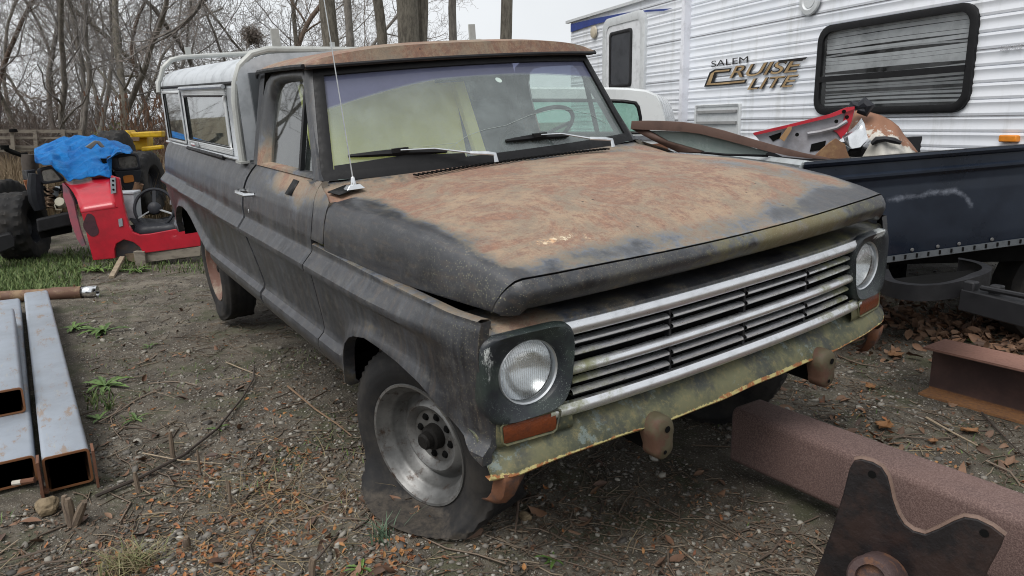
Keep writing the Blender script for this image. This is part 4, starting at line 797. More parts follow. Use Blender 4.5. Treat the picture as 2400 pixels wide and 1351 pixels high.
# white box, rusty pipe stub, planks
mb = MB(); q = pl.p((307, 516), .45); b_ = MB().box(tuple(q + [0, 0, .155]), (.18, .22, .30), np.array([[pl.r[0], pl.n[0], 0], [pl.r[1], pl.n[1], 0], [0, 0, 1]]), 1.12); bx_ = obj('plastic_box', b_, M['plastic'], None, bevel=.012); setp(bx_, 'white plastic box standing inside the red body section', 'box')
b_ = MB().box(tuple(q + [0, 0, .31]), (.215, .26, .03), np.array([[pl.r[0], pl.n[0], 0], [pl.r[1], pl.n[1], 0], [0, 0, 1]])); ld = obj('lid', b_, M['plastic'], bx_, bevel=.008)
mb = MB(); mb.tube([pl.p((314, 462), .8), pl.p((322, 445), .8), pl.p((326, 430), .8)], [.055, .05, .05], 12, cap=False); mb.lathe([(.035, 0), (.05, 0)], frame(pl.p((326, 430), .8), pl.p((326, 430), .8) - pl.p((322, 445), .8)), 12); setp(obj('pipe_stub', mb, simple('rust_pipe', (.20, .11, .06), .8, 0, .5, 12, .3)), 'short open rusty pipe stub beside the white box', 'pipe')
pw = Plane(400, 8.65, -16); mb = MB(); pw.slab(mb, [(336, 596), (470, 578), (470, 600), (338, 616)], .10); setp(obj('wooden_plank', mb, M['wood'], None, bevel=.004), 'weathered grey plank under the red body sill', 'plank')
mb = MB(); pw.slab(mb, [(312, 590), (338, 590), (344, 628), (318, 626)], .12, -.05); setp(obj('wooden_block', mb, M['wood'], None, bevel=.006), 'upright grey wood block propping the red body section', 'wood block')
mb = MB(); pw.slab(mb, [(292, 596), (314, 594), (322, 618), (300, 612)], .12, .05); setp(obj('wooden_block', mb, simple('brown_wood', (.20, .15, .10), .85, 0, .4, 9, .3), None, bevel=.006), 'brown wood block leaning behind the upright grey block', 'wood block')
# ---- black front frame with two square headlights and big tyres
pf = Plane(190, 9.6, 6); ff = empty('car_front_frame', tuple(pf.p((190, 600)) * [1, 1, 0]), 'black car chassis front with two square headlights under a blue tarp', 'car chassis')
def rrect(L, k=5, r=.22):  # rounded polygon through 4 corners (pixels)
    out = []
    for i in range(4):
        a, b, c = np.array(L[i - 1], float), np.array(L[i], float), np.array(L[(i + 1) % 4], float); p, q = b + (a - b) * r, b + (c - b) * r
        for t in np.linspace(0, 1, k): out.append(tuple((1 - t) ** 2 * p + 2 * t * (1 - t) * b + t * t * q))
    return out
glm = simple('square_lamp_glass', (.34, .33, .30), .16, .5, .4, 14, .2, col2=(.16, .15, .14))
for O, I, off in (([(84, 396), (120, 388), (156, 424), (98, 434)], [(97, 401), (122, 396), (143, 421), (103, 426)], 0.), ([(246, 366), (323, 357), (332, 398), (266, 402)], [(276, 370), (318, 365), (323, 392), (282, 396)], .10)):
    o_, i_ = rrect(O), rrect(I); Vp = [pf.P(o_, off + .18), pf.P(o_, off + .01), pf.P([(np.array(a) * .8 + np.array(b) * .2) for a, b in zip(o_, i_)], off), pf.P([(np.array(a) * .25 + np.array(b) * .75) for a, b in zip(o_, i_)], off), pf.P(i_, off + .03)]
    sr = sub('headlight_surround', MB().grid(np.array(Vp), cu=True), M['blackpl'], ff, angle=50); mb = MB(); mb.add(pf.P(i_, off + .022), [tuple(range(len(i_)))]); sub('headlight', mb, glm, sr, smooth=False)
mb = MB(); pf.slab(mb, [(266, 402), (332, 398), (330, 420), (322, 452), (300, 456), (275, 420)], .14, .1); hb = sub('front_panel', mb, M['blackpl'], ff, smooth=False, bevel=.01)
mb = MB(); pf.slab(mb, rrect([(288, 413), (312, 410), (315, 426), (291, 430)]), .01, .085); sub('side_marker', mb, simple('orange_lens', (.45, .15, .02), .4), hb, smooth=False)
mb = MB(); pf.slab(mb, [(236, 372), (250, 372), (275, 420), (262, 428)], .03, .12); sub('grille_slot', mb, M['dark'], ff, smooth=False)
mb = MB(); mb.tube(pf.P([(84, 408), (82, 440), (86, 470), (94, 492)], .06), [.07, .08, .08, .06], 10); sub('fender_post', mb, M['blackpl'], ff)
mb = MB(); mb.tube(pf.P([(150, 432), (160, 455), (175, 480)], .1), .05, 8); sub('fender_brace', mb, M['blackpl'], ff)
pts = [pf.p((118 + 7 * math.cos(t * 5 * math.pi * 2), 440 + 48 * t), .25 + .05 * math.sin(t * 5 * math.pi * 2)) for t in np.linspace(0, 1, 70)]; sub('coil_spring', MB().tube(pts, .010, 5), M['spring'], ff)
mb = MB(); pf.slab(mb, [(86, 516), (160, 499), (168, 503), (168, 528), (90, 545)], .14, -.25); sub('bumper', mb, M['black'], ff, smooth=False, bevel=.012)
mb = MB(); pf.slab(mb, [(90, 545), (168, 528), (170, 545), (96, 560)], .3, -.1); sub('lower_crossmember', mb, M['dark'], ff, smooth=False)
mb = MB(); mb.tube(pf.P([(96, 465), (130, 480), (170, 478)], .3), .03, 8); sub('steering_link', mb, M['spring'], ff)
mb = MB(); mb.lathe([(0, .05), (.05, .045), (.06, .0), (.05, -.05)], frame(pf.p((143, 476), .0), (.8, -.3, .4)), 12); mb.tube(pf.P([(135, 470), (128, 482), (132, 492), (145, 492)], -.02), .008, 5); sub('fog_lamp', mb, simple('cream_plastic', (.5, .47, .36), .5), ff)
R_ = random.Random(9)
for k in range(16):
    u0, v0 = R_.uniform(92, 172), R_.uniform(440, 520); L_ = [(u0, v0)]
    for j in range(3): L_.append((L_[-1][0] + R_.uniform(-22, 22), L_[-1][1] + R_.uniform(-16, 16)))
    mb = MB().tube([pf.p(q_, .35 + R_.uniform(-.1, .3)) for q_ in L_], R_.choice([.008, .012, .02, .03]), 6); sub('hose', mb, R_.choice([M['dark'], M['spring'], M['blackpl'], M['steel']]), ff)
def mudtyre(par, c, ax, R, W, name='wheel', lean=0):
    e = empty(name, tuple(c)); e.parent = par
    if par: e.matrix_parent_inverse = Matrix.Translation(-Vector(par.location))
    Mx = frame((0, 0, 0), ax); n = 96
    prof = [(R * .52, -W * .40), (R * .60, -W * .50), (R * .80, -W * .54), (R * .93, -W * .50), (R * .985, -W * .43), (R, -W * .30), (R, -W * .22), (R, -W * .14), (R, -W * .07), (R, 0), (R, W * .07), (R, W * .14), (R, W * .22), (R, W * .30), (R * .985, W * .43), (R * .93, W * .50), (R * .80, W * .54), (R * .60, W * .50), (R * .52, W * .40)]
    def fn(V):
        r = np.hypot(V[:, 0], V[:, 1]); a = np.arctan2(V[:, 1], V[:, 0]); V = V.copy(); k = np.where(r > R * .92, ((np.sin(a * 24 + np.abs(V[:, 2]) / W * 12) > .1) & (np.abs(np.abs(V[:, 2]) - W * .18) > W * .05)) * R * .035, 0); V[:, :2] *= (1 + k / r)[:, None]; return V
    t_ = obj('tyre', MB().lathe(prof, Mx, n, fn=fn), tyremat.m, e, angle=30)
    obj('rim', MB().lathe([(0, W * .1), (R * .2, W * .12), (R * .3, W * .2), (R * .42, W * .05), (R * .48, W * .3), (R * .54, W * .42)], Mx, 28), M['blackpl'], e)
    obj('rim', MB().lathe([(0, -W * .1), (R * .3, -W * .1), (R * .48, -W * .3), (R * .54, -W * .42)], Mx, 28), M['blackpl'], e); return e
g0 = onz((62, 607)); mudtyre(ff, (g0[0], g0[1], .375), (.35, .93, .05), .385, .33)
q = pf.p((338, 430), 1.0); mudtyre(ff, tuple(q), (.45, .9, .0), .40, .28)
q = Plane(15, 11.2).p((12, 485)); tyre2 = mudtyre(None, (q[0], q[1], .42), (.55, .80, .1), .42, .3, 'loose_wheel'); setp(tyre2, 'big off road tyre at the far left edge behind the nearer one', 'tyre')
q = Plane(385, 12.5).p((378, 425)); tyre3 = mudtyre(None, (q[0], q[1], .36), (.5, .86, 0), .36, .25, 'loose_wheel'); setp(tyre3, 'dark knobby tyre just behind the pickup rear corner', 'tyre')
# ---- blue tarp
def tarp():
    top = np.array([(80, 352), (88, 344), (105, 338), (125, 331), (150, 322), (180, 319), (215, 318), (240, 321), (262, 330), (285, 336), (305, 346), (312, 356)], float)
    bot = np.array([(82, 378), (88, 386), (100, 386), (120, 384), (132, 400), (160, 424), (186, 422), (215, 412), (262, 416), (250, 378), (275, 360), (306, 358)], float)
    n, m_ = 90, 46; U_ = np.linspace(0, 1, n); P = np.zeros((m_, n, 3)); r = np.random.RandomState(4); cr = [(r.uniform(0, 2 * np.pi), r.uniform(6, 20), r.uniform(-8, 8), r.uniform(.4, 1)) for _ in range(9)]
    k = np.linspace(0, 1, len(top)); pt = Plane(200, 9.9, 4)
    for j, v in enumerate(np.linspace(0, 1, m_)):
        for i, u in enumerate(U_):
            tx = np.interp(u, k, top[:, 0]); ty_ = np.interp(u, k, top[:, 1]); bx = np.interp(u, k, bot[:, 0]); by = np.interp(u, k, bot[:, 1])
            px = tx + (bx - tx) * v; py = ty_ + (by - ty_) * v; dep = .75 * (1 - v) ** 1.3 - .28 * v + .1 * math.sin(u * 7)
            w_ = sum(a * abs(math.sin(p + f_ * u + g * v)) for p, f_, g, a in cr) * .035; P[j, i] = pt.p((px, py), dep - w_)
    P[..., 2] += .012 * np.sin(P[..., 0] * 31 + P[..., 1] * 23); return P
tp = NT('blue_tarp'); tp.b.inputs['Specular IOR Level'].default_value = .25; tp.set(Base_Color=tp.mix(tp.ramp(tp.noise(5, 5, .6), .35, .7), (.006, .22, .62), (.004, .14, .48)), Roughness=.42); tp.bump(tp.math('ADD', tp.noise(14, 6, .7, dist=1.5), tp.math('MULTIPLY', tp.voro(5, (1, 1, 1.6)).outputs['Distance'], 1.6)), .9, .06)
mb = MB().grid(tarp()); setp(obj('tarp', mb, tp.m, None, solid=.004, angle=45), 'crumpled bright blue tarp draped over the black chassis', 'tarp')
pt = Plane(200, 9.3, 4)
mb = MB(); pt.slab(mb, [(200, 345), (222, 330), (234, 331), (246, 345), (238, 347), (228, 336), (214, 350)], .08); setp(obj('metal_bracket', mb, simple('dull_grey_metal', (.16, .16, .15), .6), None, bevel=.006), 'small grey metal bracket lying on the blue tarp', 'bracket')
# ---- muffler with bent pipe
pm = Plane(60, 10.6, 0); mb = MB(); mb.tube(pm.P([(72, 400), (70, 380), (68, 362)]), [.085, .09, .085], 16); mu = setp(obj('muffler', mb, simple('brown_muffler', (.085, .07, .06), .6, .3, .4, 6, .1), None), 'dull brown muffler standing left of the blue tarp', 'muffler')
mb = MB(); mb.tube(pm.P([(66, 362), (50, 364), (32, 358), (18, 352), (12, 348)]), .028, 8); obj('bent_pipe', mb, M['dark'], mu)
mb = MB(); mb.lathe([(0, .02), (.045, .02), (.045, -.03)], frame(pm.p((11, 345)), (0, 0, 1)), 14); obj('cap', mb, M['dark'], mu)
pb = Plane(65, 10.0, 10); mb = MB(); pb.slab(mb, [(56, 424), (66, 422), (78, 440), (76, 450), (64, 446)], .04); setp(obj('brick', mb, simple('orange_brick', (.33, .12, .05), .85), None), 'orange brown brick lying behind the left headlight', 'brick')
mb = MB(); pb.slab(mb, [(62, 400), (84, 398), (84, 424), (66, 424)], .3, .4); setp(obj('metal_box', mb, M['blackpl'], None, bevel=.01), 'dark metal box under the muffler', 'box')
# ---- slatted trailer rails far left
pr = Plane(60, 16.5, -8); tr_ = empty('utility_trailer', tuple(pr.p((90, 400)) * [1, 1, 0]), 'grey slatted utility trailer side standing far left behind the tyres', 'trailer')
for z0, z1_ in ((304, 312), (320, 326), (341, 348)): mb = MB(); pr.slab(mb, [(-20, z0), (186, z0 + 1 if z0 < 310 else z0 + 2), (186, z1_), (-20, z1_ + 1)], .06); sub('rail', mb, M['wood'], tr_, smooth=False)
for x in (22, 30, 76, 84, 142, 182): 
    if x in (30, 84): continue
    mb = MB(); pr.slab(mb, [(x, 304), (x + 9, 304), (x + 13, 352), (x + 4, 352)], .07, -.08); sub('post', mb, M['wood'], tr_, smooth=False)
mb = MB(); pr.slab(mb, [(-20, 350), (186, 346), (186, 352), (-20, 357)], 1.5, .02); sub('deck', mb, M['wood'], tr_, smooth=False)
mb = MB(); mb.lathe([(0, .03), (.06, .02), (.07, -.03)], frame(pr.p((31, 306), -.1), (0, 0, 1)), 10); setp(obj('tail_lamp', mb, M['dark'], tr_), None)
bpy.data.objects['tail_lamp'].matrix_parent_inverse = Matrix.Translation(-Vector(tr_.location))
# ---- yellow machine and tractor tyre
py = Plane(300, 13.1, -12); ym = empty('yellow_machine', tuple(py.p((320, 400)) * [1, 1, 0]), 'yellow farm machine half hidden in dry grass behind the tarp', 'machine'); yel = simple('yellow_paint', (.60, .38, .01), .45, 0, .3, 6, .1, col2=(.42, .24, .01))
for nm, L_, t_, o_ in (('hood', [(243, 309), (300, 306), (308, 322), (306, 336), (296, 318)], .5, 0), ('boom', [(300, 311), (380, 307), (380, 322), (304, 324)], .3, .1), ('body', [(306, 324), (345, 322), (345, 352), (308, 352)], .5, .3), ('fork', [(330, 345), (380, 340), (380, 350), (332, 356)], .2, .1)):
    mb = MB(); py.slab(mb, L_, t_, o_); sub(nm, mb, yel, ym, smooth=False, bevel=.02)
mb = MB(); py.slab(mb, [(306, 322), (326, 322), (325, 331), (307, 331)], .05, -.03); sub('coupler', mb, M['spring'], ym, smooth=False)
q = Plane(270, 12.0).p((270, 350)); tt = mudtyre(None, (q[0], q[1], max(q[2] - .25, .50)), (.35, .93, 0), .50, .32, 'tractor_tyre'); setp(tt, 'large tractor tyre behind the blue tarp, in front of the yellow machine', 'tyre')
# ================================================================ steel stock on the left
def steel_mat():
    t = NT('blue_grey_steel'); n = t.noise(4, 6, .7); f = t.noise(16, 7, .75, (.5, 3, 3)); c = t.mix(t.ramp(n, .35, .7), (.30, .335, .385), (.25, .275, .31))
    c = t.mix(t.math('MULTIPLY', t.ramp(t.noise(7, 8, .8, (.6, 2, 2)), .54, .62), .7), c, (.26, .17, .10)); c = t.mix(t.math('MULTIPLY', t.ramp(f, .6, .66), .6), c, (.36, .35, .31))
    e = t.ramp(t.math('ADD', t.attr('edge'), t.math('MULTIPLY', t.math('SUBTRACT', f, .5), 1.)), .5, .7); c = t.mix(e, c, (.20, .085, .035))
    t.set(Base_Color=c, Roughness=.5, Metallic=.1); t.bump(f, .1, .002); return t.m
M['tube'] = steel_mat(); M['tuberust'] = simple('rusty_steel', (.15, .065, .035), .8, 0, .5, 9, .4, col2=(.07, .038, .028))
M['tubein'] = simple('tube_inside', (.10, .055, .03), .85, 0, .5, 7, .3, col2=(.03, .02, .015))
def sqtube(name, A, B, wid, hgt, z0, mat, wall=.009, rad=.018, label=None, cat='steel tube', inner=None, ztB=None):
    A = np.array([A[0], A[1], z0]); B = np.array([B[0], B[1], z0 if ztB is None else ztB]); d = B - A; L_ = np.linalg.norm(d); d /= L_; s_ = np.cross(d, [0, 0, 1]); s_ /= np.linalg.norm(s_); u = np.cross(s_, d)
    def loop(w_, h_, r):
        out = []
        for cx, cz, a0 in ((w_ / 2 - r, h_ - r, 0), (-w_ / 2 + r, h_ - r, 90), (-w_ / 2 + r, r, 180), (w_ / 2 - r, r, 270)):
            for k in range(5): t = math.radians(a0 + k * 22.5); out.append((cx + r * math.cos(t), cz + r * math.sin(t)))
        return out
    lo = loop(wid, hgt, rad); li = [(a, b + wall) for a, b in loop(wid - 2 * wall, hgt - 2 * wall, max(rad - wall, .004))]
    def R(lp, t): return [A + d * t + s_ * a + u * b for a, b in lp]
    ts = list(np.linspace(0, L_, 24)); ts = [0, .01, .03] + ts[1:]; rows = [R(li, .5), R(li, 0)] + [R(lo, t) for t in ts] + [R(li, L_)]
    P = np.array(rows); e = np.concatenate([[.7, .9, .9, .45, .12], np.zeros(len(rows) - 5)])[:, None] * np.ones(len(lo)); ll = np.array([.12 * (1 if abs(a) > wid / 2 - rad * 1.1 and b > hgt - rad * 1.1 else 0) for a, b in lo]); e[4:] += ll
    o = obj(name, MB().grid(P, cu=True), mat, None, attrs=dict(edge=e), angle=50); setp(o, label, cat)
    P = np.array([R(li, t) for t in np.linspace(.003, L_, 6)]); mb = MB().grid(P * 1., cu=True); obj('inner_face', mb, inner or M['tubein'], o, attrs=None); return o
sqtube('steel_tube', (-1.04, -1.875), (-4.75, -2.00), .168, .150, .005, M['tube'], label='blue grey square steel tube, right hand one of the stack, open rusty end', )
sqtube('steel_tube', (-1.17, -2.075), (-4.7, -2.20), .175, .12, .005, M['tube'], label='wide blue grey steel tube on the ground, middle of the stack')
sqtube('steel_tube', (-1.75, -2.107), (-3.68, -2.192), .17, .125, .128, M['tube'], label='short grey steel tube lying on top of the stack at the left edge')
sqtube('steel_tube', (-1.22, -2.27), (-4.7, -2.40), .175, .12, .005, M['tube'], label='steel tube under the top one, leftmost of the stack')
mb = MB(); mb.box((-1.03, -1.972, .075), (.09, .010, .17)); mb.box((-1.035, -1.965, .02), (.06, .03, .01)); setp(obj('rusty_plate', mb, M['tuberust'], None), 'thin rusty steel plate between the two tube ends', 'steel plate')
mb = MB(); mb.box((-1.04, -1.780, .075), (.09, .010, .165), Matrix.Rotation(.02, 3, 'Z')); setp(obj('rusty_plate', mb, M['tuberust'], None), 'thin rusty steel plate on the right side of the tube end', 'steel plate')
a, b = onz((30, 1133), .02), onz((82, 1125), .03); mb = MB(); mb.tube([a, a * .6 + b * .4], .011, 8); rd = setp(obj('steel_rod', mb, simple('white_tip', (.55, .52, .45), .6), None), 'short rusty rod with a white painted tip by the tubes', 'rod'); mb = MB(); mb.tube([a * .6 + b * .4, b], .012, 8); obj('shaft', mb, M['tuberust'], rd)
mb = MB(); P0 = np.array((-5.42, -2.75, .055)); P1 = np.array((-4.99, -1.555, .05)); dd = (P1 - P0); mb.tube([P0 + dd * t for t in (0, .3, .6, .72)], .050, 16); mb.tube([P0 + dd * t for t in (.715, .74, .80, .9)], [.056, .058, .056, .054], 16); pp = setp(obj('exhaust_pipe', mb, simple('pipe_rust', (.14, .075, .05), .7, .1, .5, 6, .3, col2=(.24, .16, .09), thr=(.5, .6)), None), 'brown rusty exhaust pipe with a bright metal end on the ground', 'pipe')
mb = MB(); mb.tube([P0 + dd * .9, P0 + dd * 1.0], [.050, .050], 20, cap=False); obj('bright_end', mb, M['chrome'], pp, solid=.004); mb = MB(); mb.lathe([(0, 0), (.047, 0)], frame(P0 + dd * .97, dd), 16); obj('bore', mb, M['dark'], pp)
mb = MB(); mb.tube([P0 + dd * .86 + [0, 0, -.05], P0 + dd * .86 + [0, 0, .07]], .006, 6); obj('clamp_bolt', mb, M['tuberust'], pp)
mb = MB(); a = onz((0, 590)); pk = Plane(10, 9.3); pk.slab(mb, [(-30, 560), (24, 548), (36, 560), (36, 578), (-30, 606)], .2); setp(obj('steel_channel', mb, M['black'], None, bevel=.01), 'dark steel channel lying at the left edge behind the tyre', 'steel channel')
mb = MB(); pk.slab(mb, [(-30, 520), (12, 516), (22, 532), (-30, 545)], .2, .5); setp(obj('steel_channel', mb, M['steel'], None, bevel=.01), 'light grey steel channel at the left edge between two tyres', 'steel channel')
# ================================================================ beams and bracket on the right
def browntube():
    t = NT('brown_primer_steel'); f = t.noise(190, 4, .8); n = t.noise(3, 5, .6); c = t.mix(t.ramp(n, .35, .7), (.095, .058, .052), (.125, .074, .064)); c = t.mix(t.ramp(f, .42, .62), c, t.mix(.6, c, (.25, .17, .15)))
    ed = t.ramp(t.math('ADD', t.attr('edge'), t.math('MULTIPLY', t.math('SUBTRACT', f, .5), 1.2)), .55, .75); c = t.mix(t.math('MULTIPLY', ed, .45), c, (.05, .045, .05)); c = t.mix(t.ramp(t.voro(11).outputs['Distance'], .03, .035, 1., 0.), c, (.5, .45, .42))
    t.set(Base_Color=c, Roughness=.8); t.bump(f, .6, .003); return t.m
M['brown'] = browntube()
sqtube('steel_beam', (.395, .525), (3.1, .60), .19, .235, .063, M['brown'], .010, .028, 'thick brown square steel beam lying in front of the pickup', 'steel beam', M['brown'])
mb = MB()
for x_ in (.75, 2.2): mb.bar((x_, .30, .030), (x_ + .02, .82, .030), .09, .058)
for k, x_ in enumerate((.95, 2.3)): mb = MB(); mb.bar((x_, .42, .031), (x_ + .02, .72, .031), .09, .060); setp(obj('wood_spacer', mb, M['wood'], None), ['short wood block under the left part of the brown beam', 'short wood block under the right part of the brown beam'][k], 'wood block')
def ibeam():
    mb = MB(); A = np.array((.325, 2.06, .0)); d = np.array((1., .045, 0)); d /= np.linalg.norm(d); s_ = np.array((-d[1], d[0], 0)); H = .265; Wf = .115; tf = .012; tw = .010; w = [(-Wf, 0), (Wf, 0), (Wf, tf), (tw / 2, tf + .004), (tw / 2, H - tf - .004), (Wf, H - tf), (Wf, H), (-Wf, H), (-Wf, H - tf), (-tw / 2, H - tf - .004), (-tw / 2, tf + .004), (-Wf, tf)]
    P = np.array([[A + d * t + s_ * a + np.array([0, 0, b]) for a, b in w] for t in np.linspace(0, 3.2, 12)]); mb.grid(P, cu=True); n = len(w)
    mb.add(P[0], [(0, 1, 2, 3, 10, 11), (3, 4, 9, 10), (4, 5, 6, 7, 8, 9)]); return mb
def ibm():
    t = NT('i_beam_rust'); f = t.noise(60, 5, .7); n = t.noise(4, 6, .7); sx = t.n('ShaderNodeSeparateXYZ'); t.link(t.coord(), sx.inputs[0]); z = sx.outputs[2]
    c = t.mix(t.ramp(n, .35, .65), (.055, .034, .032), (.09, .052, .045)); c = t.mix(t.ramp(z, .02, .03, 1., 0.), c, t.mix(t.ramp(f, .4, .65), (.24, .115, .045), (.16, .08, .045))); c = t.mix(t.ramp(z, .250, .258), c, t.mix(t.ramp(f, .4, .65), (.28, .15, .115), (.23, .12, .09)))
    t.set(Base_Color=c, Roughness=.8); t.bump(f, .3, .003); return t.m
setp(obj('i_beam', ibeam(), ibm(), None, smooth=False), 'rusty brown steel I beam lying at the right edge', 'steel beam')
# dark forged bracket in the near foreground
pk = Plane(2120, 1.93, -14)
OUTL = [(1905, 1360), (1925, 1310), (1950, 1240), (1975, 1160), (1990, 1100), (2002, 1080), (2018, 1077), (2045, 1084), (2066, 1096), (2080, 1118), (2086, 1140), (2092, 1170), (2104, 1205), (2120, 1230), (2140, 1245), (2168, 1253), (2200, 1240), (2235, 1222), (2260, 1213), (2290, 1218), (2325, 1235), (2355, 1258), (2345, 1285), (2320, 1330), (2300, 1375), (2290, 1460), (1900, 1460)]
mb = MB(); V = pk.P(OUTL); n = len(V); B = V + pk.n * .016 + np.array([0, 0, .002]); mb.add(np.concatenate([V, B]), [tuple(range(n)), tuple(range(n, 2 * n))[::-1]] + [(i, n + i, n + (i + 1) % n, (i + 1) % n) for i in range(n)])
bk = setp(obj('engine_bracket', mb, simple('greasy_dark_rust', (.010, .008, .009), .5, .1, .4, 9, .6, col2=(.026, .015, .013), thr=(.45, .62)), None, smooth=False, bevel=.004), 'dark greasy rusted two horned bracket plate in the near right foreground', 'bracket')
mb = MB(); mb.tube([v + pk.n * .008 + np.array([0, 0, .001]) for v in V[5:22]], .0065, 6); obj('worn_edge', mb, simple('worn_rim', (.17, .11, .085), .6, .2, .4, 20, .3), bk)
mb = MB(); q = pk.p((2068, 1352)); mb.lathe([(.030, -.16), (.052, -.15), (.060, -.10), (.062, -.02), (.066, .0), (.07, .02)], frame(q, -pk.n + np.array([0, 0, .10])), 24); 
V_ = mb.V[0]; obj('boss', MB().lathe([(.0, .11), (.034, .11), (.036, .13), (.052, .130), (.058, .12), (.060, .05), (.066, .0), (.072, -.01)], frame(q, -pk.n + np.array([0, 0, .45])), 24), simple('boss_rust', (.055, .032, .030), .75, 0, .5, 20, .5, col2=(.12, .055, .03), thr=(.5, .62)), bk)
mb = MB(); mb.lathe([(0, .0), (.035, .0)], frame(q + (-pk.n + np.array([0, 0, .45])) * .121, -pk.n + np.array([0, 0, .45])), 16); 
for p_ in ((2044, 1112), (2307, 1250)):
    mb = MB(); mb.lathe([(0, .0015), (.010, .0015)], frame(pk.p(p_, -.001), -pk.n), 14); obj('bolt_hole', mb, M['dark'], bk)
mb = MB(); mb.tube([pk.p((2025, 1250), .05), pk.p((2030, 1500), .06)], .03, 8); mb = None
# ================================================================ RV trailer
dv = -hdir(520); nv = np.array([dv[1], -dv[0], 0.]); 
if nv @ (ondist((1339, 97), 11.2) - CAMW) < 0: nv = -nv
RA = ondist((1339, 97), 11.2); RA[2] = 0
def W(px, off=0.): return onwall(px, RA, nv) + nv * off
def sz(px): q = W(px); return float((q - RA) @ dv), float(q[2])
def RP(s, z, off=0.): return RA + dv * s + np.array([0, 0, z]) + nv * off
rv = empty('travel_trailer', tuple(RA), 'white ribbed travel trailer with a wide black framed window, behind the pickup', 'travel trailer')
def rsub(name, mb, mat, par=None, **k):
    o = obj(name, mb, mat, None, **k); p = par or rv; o.parent = p; o.matrix_parent_inverse = (Matrix.Translation(-Vector(rv.location))) if p is rv else Matrix.Identity(4)
    return o
zt = sz((1339, 52))[1]; LEN = 9.2
def siding():
    t = NT('white_siding'); n = t.noise(3, 5, .6, (.6, 1, 1)); st = t.noise(9, 5, .7, (1, 1, .06)); c = t.mix(t.ramp(n, .35, .7), (.72, .74, .78), (.66, .69, .74)); c = t.mix(t.math('MULTIPLY', t.ramp(st, .5, .72), .4), c, (.45, .46, .45)); t.set(Base_Color=c, Roughness=.38); return t.m
M['siding'] = siding()
pitch = .1095; lv = []; z = .55
while z < zt - .02: lv += [(z, 0.), (z + .004, -.006), (z + .02, -.009), (z + .045, -.004), (z + .06, -.003), (z + .075, -.005), (z + pitch - .02, -.009), (z + pitch - .004, -.006)]; z += pitch
lv = [(a, b) for a, b in lv if a < zt - .01]
wa0, wa1 = sz((1918, 180))[0], sz((2290, 130))[0]; wz1, wz0 = sz((1950, 60))[1], sz((1930, 270))[1]
cols = [0, wa0 + .04, wa1 - .04, LEN]; mb = MB()
for ci in range(3):
    for ri in range(len(lv) - 1):
        if ci == 1 and lv[ri][0] > wz0 + .03 and lv[ri + 1][0] < wz1 - .03: continue
        mb.grid(np.array([[RP(s, a, b * 1.2) for a, b in lv[ri:ri + 2]] for s in cols[ci:ci + 2]]))
rsub('side_wall', mb, M['siding'], angle=25)
mb = MB(); mb.grid(np.array([[RP(0, z_, 0.02), RP(-.02, z_, .05), RP(-.02, z_, 2.4)] for z_ in (.55, zt)])); mb.grid(np.array([[RP(s, zt, 0.02), RP(s, zt + .04, .5), RP(s, zt + .06, 1.2), RP(s, zt, 2.4)] for s in (-.02, LEN)])); rsub('end_wall', mb, M['siding'])
mb = MB(); mb.bar(RP(-.10, zt + .005, -.02), RP(LEN, zt + .005, -.02), .05, .035); rsub('roof_rail', mb, M['whiteframe'])
mb = MB(); mb.bar(RP(.0, .56, -.02), RP(LEN, .56, -.02), .05, .08); rsub('skirt', mb, M['whiteframe'])
z_ = .55 + 4 * pitch; k_ = 0
while z_ < zt - .1:
    for (sa_, sb_) in ((0, LEN),) if not (wz0 - .02 < z_ < wz1 + .02) else ((0, wa0), (wa1, LEN)): rsub('wall_seam', MB().bar(RP(sa_, z_ + .001, -.011), RP(sb_, z_ + .001, -.011), .004, .0045), simple('seam_grey', (.16, .16, .17), .8) if 'seam_grey' not in bpy.data.materials else bpy.data.materials['seam_grey'])  # dark grey bars mark the siding seams
    z_ += 4 * pitch
# blue stripe
L1 = [(1341, 57), (1400, 43), (1460, 32), (1520, 24), (1580, 20), (1560, 26), (1500, 30), (1440, 47), (1390, 60), (1341, 76)]
mb = MB(); mb.add([W(p, -.024) for p in L1], [tuple(range(len(L1)))]); rsub('blue_stripe', mb, simple('blue_vinyl', (.02, .045, .22), .35), smooth=False, solid=.002)
sA, _ = sz((1605, 150)); sB, _ = sz((1622, 150)); mb = MB(); mb.bar(RP((sA + sB) / 2, .6, -.02), RP((sA + sB) / 2, zt, -.02), sB - sA, .06, dv); rsub('corner_trim', mb, simple('trim_white', (.70, .71, .76), .4))
